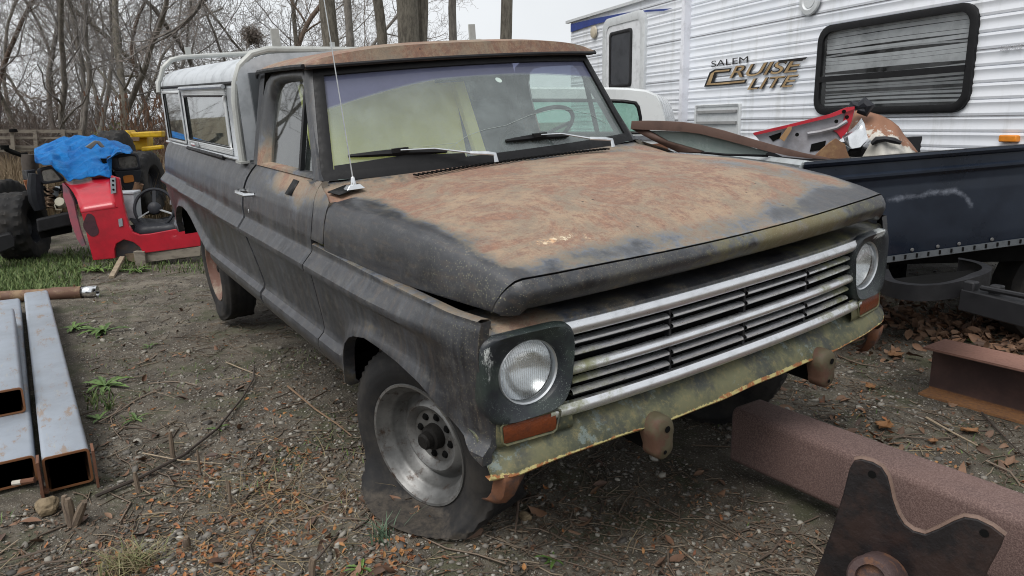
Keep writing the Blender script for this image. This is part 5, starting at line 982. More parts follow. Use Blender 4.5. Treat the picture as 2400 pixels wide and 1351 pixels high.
# door
s0, zb = sz((1418, 202)); s1_, _ = sz((1516, 190)); _, ztp = sz((1470, 34)); zb = .75
def rr_loop(s0, s1, z0, z1, r, off, k=6):
    out = []
    for cx, cz, a0 in ((s1 - r, z1 - r, 0), (s0 + r, z1 - r, 90), (s0 + r, z0 + r, 180), (s1 - r, z0 + r, 270)):
        for j in range(k): t = math.radians(a0 + j * 90 / (k - 1)); out.append(RP(cx + r * math.cos(t), cz + r * math.sin(t), off))
    return out
def framed(name, s0, s1, z0, z1, r, w_, off, mat, par=None, inner=None, innername='pane', depth=.02, **kw):
    P = np.array([rr_loop(s0, s1, z0, z1, r, 0), rr_loop(s0, s1, z0, z1, r, off), rr_loop(s0 + w_ * .3, s1 - w_ * .3, z0 + w_ * .3, z1 - w_ * .3, r * .9, off - .008), rr_loop(s0 + w_, s1 - w_, z0 + w_, z1 - w_, r * .7, off), rr_loop(s0 + w_, s1 - w_, z0 + w_, z1 - w_, r * .7, off + depth)])
    o = rsub(name, MB().grid(P, cu=True), mat, par, angle=50); 
    if inner:
        V = rr_loop(s0 + w_, s1 - w_, z0 + w_, z1 - w_, r * .7, off + depth * .8); rsub(innername, MB().add(V, [tuple(range(len(V)))]), inner, o, smooth=False)
    return o
dr_ = framed('door', s0, s1_, .75, ztp, .14, .10, -.045, M['whiteframe'], None, simple('door_panel', (.66, .67, .69), .4), 'door_panel', .012)
a0, az = sz((1436, 82)); a1, bz = sz((1486, 203)); _, azt = sz((1460, 72)); dg = framed('door_window', a0, a1, bz, azt, .05, .04, -.052, M['black'], dr_, simple('black_tinted_pane', (.045, .048, .055), .12), 'pane', .01)
mb = MB(); c_ = W((1397, 76), -.03); mb.lathe([(0, .03), (.05, .028), (.075, .02), (.085, 0)], frame(c_, -nv), 16); rsub('porch_light', mb, simple('cream_lamp', (.50, .44, .34), .5))
c_ = W((1905, 2), -.03); rsub('speaker_cover', MB().lathe([(0, .012), (.06, .012), (.065, .006), (.08, .018), (.115, .012), (.125, 0)], frame(c_, -nv), 24), M['whiteframe'])
# big window
a0, _ = sz((1918, 180)); a1, _ = sz((2290, 130)); _, z1w = sz((1950, 60)); _, z0w = sz((1930, 270)); wn = framed('window', a0, a1, z0w, z1w, .13, .055, -.035, M['gasket'], None, None)
_, zs_ = sz((1935, 187)); mb = MB(); mb.bar(RP(a0 + .05, zs_, -.03), RP(a1 - .05, zs_, -.03), .02, .045); rsub('sash_bar', mb, M['gasket'], wn)
V = rr_loop(a0 + .05, a1 - .05, z0w + .05, z1w - .05, .09, -.020); rsub('pane', MB().add(V, [tuple(range(len(V)))]), glass('rv_glass', (.72, .74, .76), .03, 1.30, .05, (.5, .5, .5)), wn, smooth=False)
V = rr_loop(a0 - .4, a1 + .4, z0w - .3, z1w + .2, .09, .30); rsub('room_shade', MB().add(V, [tuple(range(len(V)))]), simple('dark_room', (.10, .10, .10), .9), wn, smooth=False)
bm_ = simple('blind_white', (.80, .80, .78), .6, 0, .2, 9); mb = MB(); rb = random.Random(5); z = z0w + .075; nsl = 0; zz_ = []
while z < z1w - .05:
    low = z < zs_; gap = rb.random() < .12; sag = rb.uniform(-.01, .01) * (2.5 if gap else 1); hh = (.018 if low else .0275) * (.5 if gap else 1)
    mb.grid(np.array([[RP(a0 + .052 + (a1 - a0 - .104) * t, z + sag * math.sin(t * 3.1) + (hh if k else 0), .02 + (.0 if k else .006) + (.02 if low else 0)) for k in (0, 1)] for t in np.linspace(0, 1, 9)])); z += .0305 if not low else .031
rsub('blind', mb, bm_, wn, weld=False)
# fridge vent panel
a0, _ = sz((1632, 300)); a1, _ = sz((1738, 300)); _, z1v = sz((1700, 243)); vt = framed('vent_cover', a0, a1, .95, z1v, .02, .03, -.03, M['whiteframe'], None, M['whiteframe'], 'vent_panel', .01)
for k, py_ in enumerate((262, 288)):
    _, zz = sz((1690, py_)); mb = MB(); mb.bar(RP(a0 + .05, zz, -.034), RP(a1 - .05, zz, -.034), .02, .028); rsub('louvre', mb, simple('louvre_grey', (.25, .25, .25), .8), vt)  # grey bars across the vent panel
q = W((2371, 325), -.02); rsub('marker_light', MB().box(tuple(q), (.12, .05, .045), np.array([[dv[0], nv[0], 0], [dv[1], nv[1], 0], [0, 0, 1]])), simple('orange_marker', (.75, .25, .02), .35), bevel=.008)
# lettering
def text(s, px, size_z, mat, off, shear=0, sx=1., font_off=0., name='lettering'):
    cu = bpy.data.curves.new(name, 'FONT'); cu.body = s; cu.size = 1.; cu.extrude = .004; cu.offset = font_off; cu.shear = shear
    o = bpy.data.objects.new(name, cu); SC.collection.objects.link(o); bpy.context.view_layer.update(); dg_ = bpy.context.evaluated_depsgraph_get(); me = bpy.data.meshes.new_from_object(o.evaluated_get(dg_)); bpy.data.objects.remove(o)
    me.name = name; co = np.array([v.co[:] for v in me.vertices]); mn, mx_ = co.min(0), co.max(0); h = mx_[1] - mn[1]; s_, z_ = sz(px)
    out = [RP(s_ + (c[0] - mn[0]) / h * size_z * sx, z_ + (c[1] - mn[1]) / h * size_z, off - max(c[2], 0) * .3) for c in co]
    for v, c in zip(me.vertices, out): v.co = c
    me.materials.clear(); me.materials.append(mat); ob = bpy.data.objects.new(name, me); SC.collection.objects.link(ob); ob.parent = rv; ob.matrix_parent_inverse = Matrix.Translation(-Vector(rv.location)); return ob
gold = NT('gold_vinyl'); gold.set(Base_Color=gold.mix(gold.ramp(gold.noise(6, 3), .4, .6), (.42, .29, .15), (.30, .20, .10)), Roughness=.35, Metallic=.3); blk = simple('black_vinyl', (.018, .016, .016), .4)
_, zA = sz((1674, 160)); _, zB = sz((1674, 147)); sa, _ = sz((1672, 155)); sb, _ = sz((1762, 145))
def fit(sstr, p0, p1, hz, mat, off, shear, fo=0., name='lettering'):   # lettering spanning p0..p1
    s_a, _ = sz(p0); s_b, _ = sz(p1); o = text(sstr, p0, hz, mat, off, shear, 1., fo, name); co = np.array([v.co[:] for v in o.data.vertices]); ss_ = (co - RA) @ dv; w_ = ss_.max() - ss_.min(); k = (s_b - s_a) / w_
    for v, s0_ in zip(o.data.vertices, ss_): v.co = Vector(tuple(np.array(v.co[:]) + dv * ((s0_ - ss_.min()) * (k - 1) + (s_a - ss_.min() - 0))))
    return o
h1 = sz((1672, 147))[1] - sz((1672, 160))[1]
fit('SALEM', (1671, 158), (1757, 150), h1 * 1.1, blk, -.022, 0)
h2 = sz((1800, 146))[1] - sz((1800, 175))[1]
for fo, mt, of in ((.03, blk, -.022), (.0, gold.m, -.024)): fit('RUISE', (1714, 184), (1888, 164), h2 * 1.0, mt, of, .35, fo)
h3 = sz((1800, 178))[1] - sz((1800, 206))[1]
for fo, mt, of in ((.03, blk, -.022), (.0, gold.m, -.024)): fit('LITE', (1756, 211), (1876, 200), h3 * .92, mt, of, .35, fo)
CL = [(1720, 160), (1680, 163), (1668, 170), (1655, 204), (1700, 201), (1752, 196), (1757, 186), (1700, 191), (1676, 193), (1684, 173), (1716, 170)]
mb = MB(); mb.add([W(p, -.026) for p in CL], [tuple(range(len(CL)))]); rsub('logo_shape', mb, blk, smooth=False, solid=.002)
CI = [(1716, 163), (1683, 166), (1672, 173), (1661, 200), (1700, 198), (1750, 193), (1752, 189), (1700, 194), (1671, 196), (1680, 170), (1714, 167)]
mb = MB(); mb.add([W(p, -.030) for p in CI], [tuple(range(len(CI)))]); rsub('logo_shape', mb, gold.m, smooth=False, solid=.002)
CS = [(1830, 142), (1898, 134), (1893, 140), (1830, 147)]
mb = MB(); mb.add([W(p, -.028) for p in CS], [(0, 1, 2, 3)]); rsub('logo_shape', mb, blk, smooth=False, solid=.002)
fit('28BH XLRS', (2350, 120), (2402, 116), .03, simple('grey_vinyl', (.4, .4, .42), .5), -.026, .2)
mb = MB()
for s_ in (2.2, 5.0): mb.bar(RP(s_, 0, .9), RP(s_, .6, .9), .12, .12, dv)
rsub('landing_leg', MB().bar(RP(2.2, 0, .6), RP(2.2, .58, .6), .1, .1, dv), M['dark']); rsub('landing_leg', MB().bar(RP(5.4, 0, .6), RP(5.4, .58, .6), .1, .1, dv), M['dark'])
rsub('underbody', MB().box(tuple(RP(LEN / 2, .50, 1.2)), (LEN, 2.3, .12), np.array([[dv[0], nv[0], 0], [dv[1], nv[1], 0], [0, 0, 1]])), M['dark'])
# ================================================================ white pickup cab between truck and trailer
pwt = Plane(1480, 6.9, -6); wt = empty('white_pickup', tuple(pwt.p((1480, 600)) * [1, 1, 0]), 'white pickup cab with a green tinted side window beyond the rusty truck', 'pickup truck')
def subw(name, mb, mat, par, root, **k):
    o = obj(name, mb, mat, None, **k); o.parent = par; o.matrix_parent_inverse = Matrix.Translation(-Vector(root.location)) if par is root else Matrix.Identity(4); return o
wp_ = simple('white_car_paint', (.66, .68, .68), .3, 0, .12, 4)
OUTc = [(1000, 262), (1030, 232), (1080, 214), (1200, 204), (1410, 205), (1470, 206), (1515, 211), (1540, 222), (1552, 243), (1562, 278), (1566, 330), (1568, 420), (1000, 420)]
INNc = [(1075, 312), (1085, 262), (1100, 242), (1150, 236), (1250, 236), (1380, 236), (1460, 238), (1488, 242), (1496, 252), (1501, 275), (1502, 312), (1300, 314), (1100, 314)]
o_ = pwt.P(OUTc); rows = [pwt.P(OUTc, .35), pwt.P(OUTc, .06), pwt.P([(x + (1300 - x) * .012, y + (300 - y) * .05) for x, y in OUTc], 0), pwt.P([(x + (1300 - x) * -.02, y + (280 - y) * -.10) for x, y in INNc], 0), pwt.P(INNc, .03)]
subw('cab_side', MB().grid(np.array(rows), cu=True), wp_, wt, wt, angle=40)
mb = MB(); R0 = pwt.P(OUTc[:11], .06); mb.grid(np.array([R0, R0 + pwt.n * 1.5])); subw('cab_roof', mb, wp_, wt, wt)
mb = MB(); mb.tube(list(pwt.P(INNc + INNc[:1], .01)), .018, 6, cap=False); subw('window_seal', mb, M['gasket'], wt, wt)
mb = MB(); mb.add(pwt.P(INNc, .025), [tuple(range(len(INNc)))]); subw('window', mb, glass('green_glass', (.38, .66, .55), .04, 1.5, .25, (.35, .6, .5)), wt, wt, smooth=False)
mb = MB(); pwt.slab(mb, [(1000, 318), (1566, 318), (1566, 328), (1000, 328)], .02, -.015); subw('belt_moulding', mb, simple('chrome_trim_dull', (.35, .37, .4), .3, .8), wt, wt, smooth=False)
mb = MB(); mb.box(tuple(pwt.p((1300, 420), 1.0)), (2.6, .9, .5), np.array([[pwt.r[0], pwt.n[0], 0], [pwt.r[1], pwt.n[1], 0], [0, 0, 1]])); subw('lower_body', mb, wp_, wt, wt, bevel=.05)
for px_ in (1180, 1500): q = pwt.p((px_, 520), .2); mx_ = frame((q[0], q[1], .36), -pwt.n); subw('tyre', MB().lathe([(.0, .06), (.2, .07), (.22, .1), (.33, .1), (.36, .06), (.36, -.12)], mx_, 28), tyremat.m, wt, wt)
mb = MB(); pwt.slab(mb, [(1480, 345), (1560, 335), (1565, 352), (1480, 356)], .15, -.3); setp(obj('scrap_sheet', mb, M['tuberust'], None), 'rusty brown panel edge showing over the pickup cowl, under the brown frame', 'metal panel')
# ================================================================ pickup bed trailer (dark blue)
pbT = Plane(1893, 4.35, 24); bt = empty('bed_trailer', tuple(pbT.p((2200, 700)) * [1, 1, 0]), 'dark blue pickup bed trailer with pale front wall at the right', 'trailer')
def navy():
    t = NT('navy_paint'); n = t.noise(3, 5, .6); c = t.mix(t.ramp(n, .35, .7), (.007, .011, .020), (.012, .018, .031)); s_ = t.attr('scuff'); c = t.mix(t.ramp(t.math('ADD', s_, t.math('MULTIPLY', t.math('SUBTRACT', t.noise(12, 6, .75), .5), .9)), .45, 1.1), c, (.34, .37, .44))
    t.set(Base_Color=c, Roughness=t.ramp(n, .3, .7, .24, .38)); t.b.inputs['Specular IOR Level'].default_value = .4; return t.m
M['navy'] = navy()
# side wall rows from pixel lines on the plane: (y at x=1893, y at x=2400)
T_ = np.linspace(1885, 2560, 30)
def ln(ya, yb): return [(x, ya + (yb - ya) * (x - 1893) / (2400 - 1893)) for x in T_]
rowsB = [(ln(381, 341), .04), (ln(380, 340), -.012), (ln(386, 346), -.02), (ln(393, 352), -.012), (ln(396, 355), 0), (ln(418, 374), 0), (ln(424, 380), -.014), (ln(430, 385), -.014), (ln(438, 392), 0), (ln(455, 408), .004), (ln(480, 432), 0), (ln(520, 465), 0), (ln(560, 500), 0), (ln(600, 535), .0), (ln(636, 568), .004), (ln(639, 571), .03)]
P = np.array([[pbT.p(q, o) for q in L_] for L_, o in rowsB]); V = P.reshape(-1, 3)
sc_path = [pbT.p(q) for q in ((2080, 470), (2150, 462), (2215, 452), (2250, 450), (2268, 462), (2278, 490))]
dmin = np.full(len(V), 9.); scu = np.array([pbT.p((x, y)) for x, y in ((2080, 468), (2120, 463), (2160, 458), (2200, 450), (2240, 448), (2262, 460), (2275, 480))])
# resample for a finer scuff: dense patch
def dens(P, k=14):
    a, b, _ = P.shape; ia = np.linspace(0, a - 1, (a - 1) * 6 + 1); ib = np.linspace(0, b - 1, (b - 1) * k + 1); Q = np.zeros((len(ia), len(ib), 3))
    for i, u in enumerate(ia):
        u0 = min(int(u), a - 2); r = P[u0] * (1 - u + u0) + P[u0 + 1] * (u - u0)
        for c in range(3): Q[i, :, c] = np.interp(ib, np.arange(b), r[:, c])
    return Q
Q = dens(P); V = Q.reshape(-1, 3); dmin = np.min([np.linalg.norm(V - (scu[i] * (1 - t) + scu[i + 1] * t), axis=1) for i in range(len(scu) - 1) for t in np.linspace(0, 1, 16)], 0)
zf = P[-3].mean(0)[2]
subw('side_wall', MB().grid(Q), M['navy'], bt, bt, attrs=dict(scuff=.16 * np.exp(-(dmin / .016) ** 2) + .50 * np.exp(-(dmin / .05) ** 2)), angle=35)
A0 = pbT.p((1893, 381)); A1 = pbT.p((2560, 328)); dl = pbT.n
mb = MB(); mb.grid(np.array([[A0 + dl * .04 + (A1 - A0) * t, A0 + dl * .09 + (A1 - A0) * t, A0 + dl * .09 + (A1 - A0) * t - [0, 0, .45]] for t in (0, .5, 1)])); subw('inner_wall', mb, M['black'], bt, bt)
far = 1.45; mb = MB(); mb.grid(np.array([[A0 + dl * far + (A1 - A0) * t - [0, 0, .45], A0 + dl * far + (A1 - A0) * t, A0 + dl * (far + .07) + (A1 - A0) * t, A0 + dl * (far + .07) + (A1 - A0) * t - [0, 0, .5]] for t in (0, .5, 1)])); subw('far_wall', mb, M['black'], bt, bt)
mb = MB(); mb.grid(np.array([[A0 + dl * k + (A1 - A0) * t - [0, 0, .42] for k in (0.05, far)] for t in (0, 1)])); subw('bed_floor', mb, M['dark'], bt, bt)
# pale front wall running left-back from the corner
lf = -pbT.r; W0 = A0 + lf * .015; hw_ = [(.0, .0), (-.02, .025), (-.05, .02), (-.07, .0), (-.5, .0)]
pale = simple('pale_grey_paint', (.42, .45, .46), .4, .1, .2, 7, .05)
B1 = A0 + dl * far; P = np.array([[A0 * (1 - t) + B1 * t + lf * (o + .004) + [0, 0, z + .004] for z, o in [(-.002, -.06)] + hw_] for t in np.linspace(0, 1, 8)]); subw('front_wall', MB().grid(P), pale, bt, bt, angle=40)
mb = MB(); mb.tube([A0 + lf * .012 + [0, 0, -.0], A0 + lf * .02 + dl * .03 + [0, 0, -.03], A0 + lf * .02 + dl * .01 - [0, 0, .10]], .014, 8); subw('corner_cap', mb, pale, bt, bt)
# lower rail with rivets
P = np.array([[pbT.p(q, o) for q in L_] for L_, o in [(ln(626, 558), -.008), (ln(641, 573), -.010), (ln(642, 574), .04)]]); subw('lower_rail', MB().grid(P), simple('rail_steel', (.10, .11, .12), .5, .3, .3, 20), bt, bt)
for x in range(2095, 2400, 27):
    y = 633 + (565 - 633) * (x - 1893) / 507; mb = MB(); mb.box(tuple(pbT.p((x, y), -.012)), (.008, .008, .022)); subw('slot', mb, M['dark'], bt, bt)
for x in (2138, 2198, 2248, 2325): y = 618 + (552 - 618) * (x - 1893) / 507; mb = MB(); mb.lathe([(0, .006), (.008, .005), (.011, 0)], frame(pbT.p((x, y), -.004), -pbT.n), 10); subw('bolt', mb, simple('corroded_bolt', (.10, .10, .10), .7) if x == 2138 else bpy.data.materials['corroded_bolt'], bt, bt)
# frame underneath: black loop bumper, tongue and jack
loop = [ondist((2060, 628), 4.2), ondist((2072, 655), 3.95), ondist((2130, 668), 3.8), ondist((2200, 668), 3.8), ondist((2270, 655), 3.9), ondist((2318, 638), 4.1), ondist((2322, 625), 4.25), ondist((2290, 612), 4.45), ondist((2240, 603), 4.6)]
zc = np.mean([p[2] for p in loop]); loop = [np.array([p[0], p[1], p[2]]) for p in loop]
sp = []
for i in range(len(loop) - 1):
    for t in np.linspace(0, 1, 6)[:-1]: p0, p1, p2, p3 = loop[max(i - 1, 0)], loop[i], loop[i + 1], loop[min(i + 2, len(loop) - 1)]; sp.append(.5 * ((2 * p1) + (-p0 + p2) * t + (2 * p0 - 5 * p1 + 4 * p2 - p3) * t * t + (-p0 + 3 * p1 - 3 * p2 + p3) * t ** 3))
sp = np.array(sp); P = []
for k, p in enumerate(sp):
    c = sp.mean(0); inn_ = (c - p); inn_[2] = 0; inn_ /= np.linalg.norm(inn_); P.append([p + inn_ * .05, p, p - [0, 0, .012], p - [0, 0, .075], p + inn_ * .05 - [0, 0, .075]])
subw('loop_bumper', MB().grid(np.array(P)), M['black'], bt, bt, angle=40)
mb = MB(); mb.add(list(sp[2:-2:3] - np.array([0, 0, .045])), [tuple(range(len(sp[2:-2:3])))]); subw('loop_tray', mb, M['dark'], bt, bt)
tg0 = ondist((2262, 700), 3.85); tg1 = ondist((2560, 775), 3.6); mb = MB(); mb.bar(tg0, tg1, .09, .10); subw('tongue', mb, M['black'], bt, bt, bevel=.006)
mb = MB(); mb.tube([ondist((2300, 675), 3.8), ondist((2560, 725), 3.55)], .012, 8); subw('jack_rod', mb, M['black'], bt, bt)
for px_ in (2275, 2335): mb = MB(); mb.box(tuple(ondist((px_, 678 + (px_ - 2275) * .16), 3.82)), (.05, .05, .075)); subw('jack_bracket', mb, M['black'], bt, bt, bevel=.008)
q = ondist((2480, 690), 5.6); mb = MB(); mb.lathe([(.0, .06), (.2, .07), (.23, .1), (.33, .1), (.36, .06), (.36, -.12)], frame((q[0], q[1], .36), -pbT.n), 28); subw('tyre', mb, tyremat.m, bt, bt)
mb = MB(); mb.box(tuple((A0 + A1) / 2 + dl * .7 - [0, 0, .62]), (2.6, 1.0, .10), np.array([[pbT.r[0], pbT.n[0], 0], [pbT.r[1], pbT.n[1], 0], [0, 0, 1]])); subw('chassis', mb, M['dark'], bt, bt)
# ================================================================ junk lying in the bed
pj = Plane(1700, 4.75, 14); brn = simple('brown_frame_paint', (.125, .072, .055), .55, .1, .3, 9, .1)
TOPj = [(1480, 284), (1520, 283), (1560, 284), (1600, 286), (1640, 292), (1700, 307), (1760, 325), (1820, 342), (1880, 358), (1945, 371)]
BOTj = [(1478, 303), (1520, 305), (1560, 307), (1600, 309), (1640, 314), (1700, 329), (1760, 345), (1810, 358), (1850, 366), (1890, 371)]
P = np.array([[pj.p(t, .03) for t in TOPj], [pj.p(t, -.02) for t in TOPj], [pj.p((a[0], a[1] + 3), -.022) for a in TOPj], [pj.p(b, -.018) for b in BOTj], [pj.p(b, .03) for b in BOTj]])
wf = setp(obj('window_frame', MB().grid(P), brn, None, angle=40), 'brown bowed window frame with cloudy glass poking out of the blue bed', 'window frame')
P = np.array([pj.P([(1480, 303), (1530, 330), (1590, 358)], .0), pj.P([(1512, 303), (1560, 332), (1640, 358)], .0), pj.P([(1520, 306), (1566, 332), (1650, 356)], .03)]); obj('lower_bar', MB().grid(P), brn, wf, solid=.01)
Lg = [(1515, 306), (1600, 309), (1640, 314), (1700, 329), (1760, 345), (1800, 357), (1790, 366), (1700, 362), (1640, 357), (1600, 348), (1560, 330)]
mb = MB(); mb.add(pj.P(Lg, .03), [tuple(range(len(Lg)))]); obj('pane', mb, simple('cloudy_glass', (.27, .32, .30), .22, 0, .25, 6, col2=(.20, .26, .24)), wf, smooth=False)
mb = MB(); mb.tube(list(pj.P([(1520, 310), (1560, 332), (1600, 350), (1645, 358), (1700, 363), (1800, 366)], .02)), .008, 6); obj('glass_seal', mb, M['gasket'], wf)
# red and grey torn fender
pz = Plane(1880, 5.0, 10); LR = [(1765, 312), (1800, 303), (1850, 292), (1900, 281), (1945, 268), (1985, 252), (2002, 250), (2003, 262), (1996, 285), (1985, 310), (1970, 326), (1955, 345), (1945, 372), (1880, 372), (1835, 368), (1800, 352)]
m2 = simple('grey_inner_fender', (.34, .34, .37), .5, 0, .4, 5, .1, col2=(.22, .21, .22)); mb = MB(); pz.slab(mb, LR, .02, 0); fd_ = setp(obj('fender_panel', mb, m2, None, smooth=False), 'torn fender panel, grey inside with a red edge, in the blue bed', 'fender')
for L_, mt, of in (([(1765, 312), (1850, 292), (1945, 268), (1985, 252), (2003, 250), (2003, 256), (1950, 275), (1850, 299), (1768, 318)], 'red', -.03), ([(1985, 256), (2003, 256), (1996, 285), (1985, 310), (1972, 326), (1962, 312), (1950, 305), (1975, 290)], 'red', -.012)):
    mb = MB(); pz.slab(mb, L_, .02, of); obj('red_edge', mb, M[mt], fd_, smooth=False, attrs=dict(dark=np.full(len(L_) * 2, .12)))
for L_ in ([(1802, 320), (1832, 310), (1828, 324), (1812, 332)], [(1902, 338), (1936, 330), (1932, 350), (1898, 356)]): mb = MB(); pz.slab(mb, L_, .004, -.005); obj('opening', mb, M['dark'], fd_, smooth=False)
for q in ((1868, 316), (1960, 285), (1978, 262), (1985, 275)): mb = MB(); mb.lathe([(0, .001), (.012, .001)], frame(pz.p(q, -.034), -pz.n), 10); obj('bolt_hole', mb, M['dark'], fd_)
mb = MB(); mb.tube(list(pz.P([(1892, 314), (1920, 310), (1960, 300), (1985, 284)], -.02)), .012, 6); obj('pressed_rib', mb, m2, fd_)
mb = MB(); pz.slab(mb, [(1828, 325), (1848, 298), (1856, 297), (1855, 305), (1838, 332)], .02, -.05); setp(obj('strap_bracket', mb, simple('tan_rust', (.32, .19, .09), .8), None), 'tan rusty strap bracket leaning on the grey fender panel', 'bracket')
mb = MB(); pz.slab(mb, [(1905, 372), (1925, 352), (1945, 335), (1960, 325), (1970, 332), (1985, 340), (1992, 372)], .03, -.08); setp(obj('rust_scrap', mb, simple('brown_rust_scrap', (.19, .10, .055), .8, 0, .4, 12, .3, col2=(.30, .19, .09)), None, smooth=False), 'brown rusty scrap plate in front of the chrome corner piece', 'scrap metal')
# chrome corner piece
pc = Plane(2010, 4.7, 0); P = np.array([pc.P([(1974, 322), (1990, 310), (2006, 296), (2020, 278)], .0), pc.P([(1978, 326), (1994, 316), (2010, 305), (2026, 290)], -.05), pc.P([(1984, 350), (2000, 348), (2016, 345), (2034, 325)], -.06), pc.P([(1990, 366), (2006, 368), (2020, 368), (2042, 330)], -.02)])
setp(obj('chrome_trim', MB().grid(P), M['chrome'], None, solid=.006, angle=30), 'shiny chrome bumper corner standing up in the blue bed', 'bumper')
# rusty tank
pt2 = Plane(2075, 5.0, 0); c0 = pt2.p((2070, 345), .25)
tk = NT('rusty_white_tank'); sx = tk.n('ShaderNodeSeparateXYZ'); tk.link(tk.coord(), sx.inputs[0]); n = tk.noise(14, 7, .8); tk.set(Base_Color=tk.mix(tk.ramp(tk.math('ADD', tk.attr('rust'), tk.math('MULTIPLY', tk.math('SUBTRACT', n, .5), 1.5)), .56, .64), tk.mix(tk.ramp(tk.noise(9, 5), .45, .7), (.50, .48, .43), (.34, .33, .31)), (.24, .115, .065)), Roughness=.6)
TT = [(1988, 275), (1998, 262), (2015, 260), (2040, 265), (2065, 272), (2088, 284), (2105, 298), (2118, 318), (2135, 338), (2150, 358)]; P = []
for j, v in enumerate(np.linspace(0, 1, 16)):
    row = []
    for i, u in enumerate(np.linspace(0, 9, 34)):
        i0 = min(int(u), 8); tx = TT[i0][0] * (1 - u + i0) + TT[i0 + 1][0] * (u - i0); ty_ = TT[i0][1] * (1 - u + i0) + TT[i0 + 1][1] * (u - i0); yb = 372.; row.append(pt2.p((tx + (1 - u / 9) * -4 * v, ty_ + (yb - ty_) * v), .22 - .26 * math.sin(math.pi * .5 * min(v * 1.15, 1)) * math.sin(math.pi * (u + .6) / 10.2) + .022 * math.sin(u * 2.1 + v * 5) * math.cos(v * 7 - u)))
    P.append(row)
P = np.array(P); tko = setp(obj('metal_tank', MB().grid(P), tk.m, None, attrs=dict(rust=(1 - np.linspace(0, 1, 16))[:, None] * np.ones(34)), solid=.01, angle=50), 'dented white tank with a rusty brown top in the blue bed', 'tank')
mb = MB(); mb.tube(list(pt2.P([(2042, 338), (2055, 328), (2075, 326), (2095, 330), (2112, 336)], -.04)), [.012, .02, .016, .018, .01], 8); mb = mb; setp(obj('door_latch', mb, M['black'], None), 'black latch mechanism lying on the white tank', 'latch')
pts = pt2.P([(1992, 262), (2000, 245), (2012, 250), (2025, 242), (2033, 250), (2028, 262), (2010, 258)], .1); mb = MB(); mb.tube(list(pts), [.02, .03, .028, .04, .045, .035, .02], 10); setp(obj('rubber_boot', mb, M['blackpl'], None), 'black rubber piece on top of the junk against the trailer window', 'rubber part')
# ================================================================ GROUND
def vnoise(x, y, f, seed):
    r = np.random.RandomState(seed).rand(256, 256); x = x * f + 1000; y = y * f + 1000; i = np.floor(x).astype(int); j = np.floor(y).astype(int); u = x - i; v = y - j; u = u * u * (3 - 2 * u); v = v * v * (3 - 2 * v)
    g = lambda a, b: r[a % 256, b % 256]; return (g(i, j) * (1 - u) + g(i + 1, j) * u) * (1 - v) + (g(i, j + 1) * (1 - u) + g(i + 1, j + 1) * u) * v
def gh(x, y):
    h = .045 * (vnoise(x, y, .6, 1) - .5) + .025 * (vnoise(x, y, 2.2, 2) - .5) + .010 * (vnoise(x, y, 7, 3) - .5) + .005 * (vnoise(x, y, 24, 4) - .5)
    h = h + .058 * np.exp(-((x - .0) ** 2 / .20 + (y + .72) ** 2 / .10)) * 1.0; flat_ = 1 - .0 * np.exp(-((x + .1) ** 2 + (y + .7) ** 2) / .5)
    return (h * flat_ - .010) * np.clip(1 - (np.hypot(x, y) - 14) / 10, .0, 1)
def axis_pts(a, b, c, d, n_in, n_out): return np.unique(np.concatenate([-np.geomspace(1, abs(a - b) + 1, n_out)[::-1] + 1 + b, np.linspace(b, c, n_in), np.geomspace(1, abs(d - c) + 1, n_out) - 1 + c]))
gx = axis_pts(-900, -10, 3.2, 900, 560, 40); gy = axis_pts(-900, -4.2, 6.5, 900, 450, 40)
X, Y = np.meshgrid(gx, gy, indexing='ij'); Z = gh(X, Y); a, b = X.shape; idx = np.arange(a * b).reshape(a, b)
F = np.stack([idx[:-1, :-1], idx[1:, :-1], idx[1:, 1:], idx[:-1, 1:]], -1).reshape(-1, 4)
t = NT('yard_ground'); n1 = t.noise(.9, 6, .6); n2 = t.noise(5, 7, .7); n3 = t.noise(38, 6, .75); n4 = t.noise(140, 4, .7)
c = t.mix(t.ramp(n2, .35, .68), (.056, .046, .034), (.140, .120, .092)); c = t.mix(t.ramp(t.math('ADD', t.math('MULTIPLY', n1, .6), t.math('MULTIPLY', n2, .4)), .5, .62), c, (.19, .165, .128))
v1 = t.voro(75); pc_ = t.n('ShaderNodeSeparateColor'); t.link(v1.outputs['Color'], pc_.inputs[0])
peb = t.math('MULTIPLY', t.ramp(v1.outputs['Distance'], .30, .42, 1., 0.), t.ramp(t.math('ADD', pc_.outputs[0], t.math('MULTIPLY', t.math('SUBTRACT', n1, .5), 1.2)), .45, .55))
pcol = t.mix(t.ramp(pc_.outputs[1], .2, .9), (.12, .105, .085), (.40, .37, .31)); c = t.mix(t.math('MULTIPLY', peb, .85), c, pcol)
v2 = t.voro(170); pd = t.n('ShaderNodeSeparateColor'); t.link(v2.outputs['Color'], pd.inputs[0]); peb2 = t.math('MULTIPLY', t.ramp(v2.outputs['Distance'], .28, .42, 1., 0.), t.ramp(pd.outputs[0], .55, .62)); c = t.mix(t.math('MULTIPLY', peb2, .6), c, (.30, .28, .24))
c = t.mix(t.math('MULTIPLY', t.ramp(n4, .5, .7), .45), c, (.024, .020, .016)); c = t.mix(t.math('MULTIPLY', t.ramp(t.noise(3.1, 6, .7), .50, .62), .55), c, (.050, .060, .022))
far = t.n('ShaderNodeVectorMath', operation='LENGTH'); t.link(t.coord((1, 1, 0)), far.inputs[0]); c = t.mix(t.ramp(far.outputs['Value'], 9, 16), c, t.mix(t.ramp(n2, .4, .6), (.16, .12, .075), (.07, .075, .035)))
t.set(Base_Color=c, Roughness=.88); t.bump(t.math('ADD', t.math('ADD', t.math('MULTIPLY', n3, .6), t.math('MULTIPLY', n4, .3)), t.math('ADD', t.math('MULTIPLY', peb, .9), t.math('MULTIPLY', peb2, .4))), .9, .012)
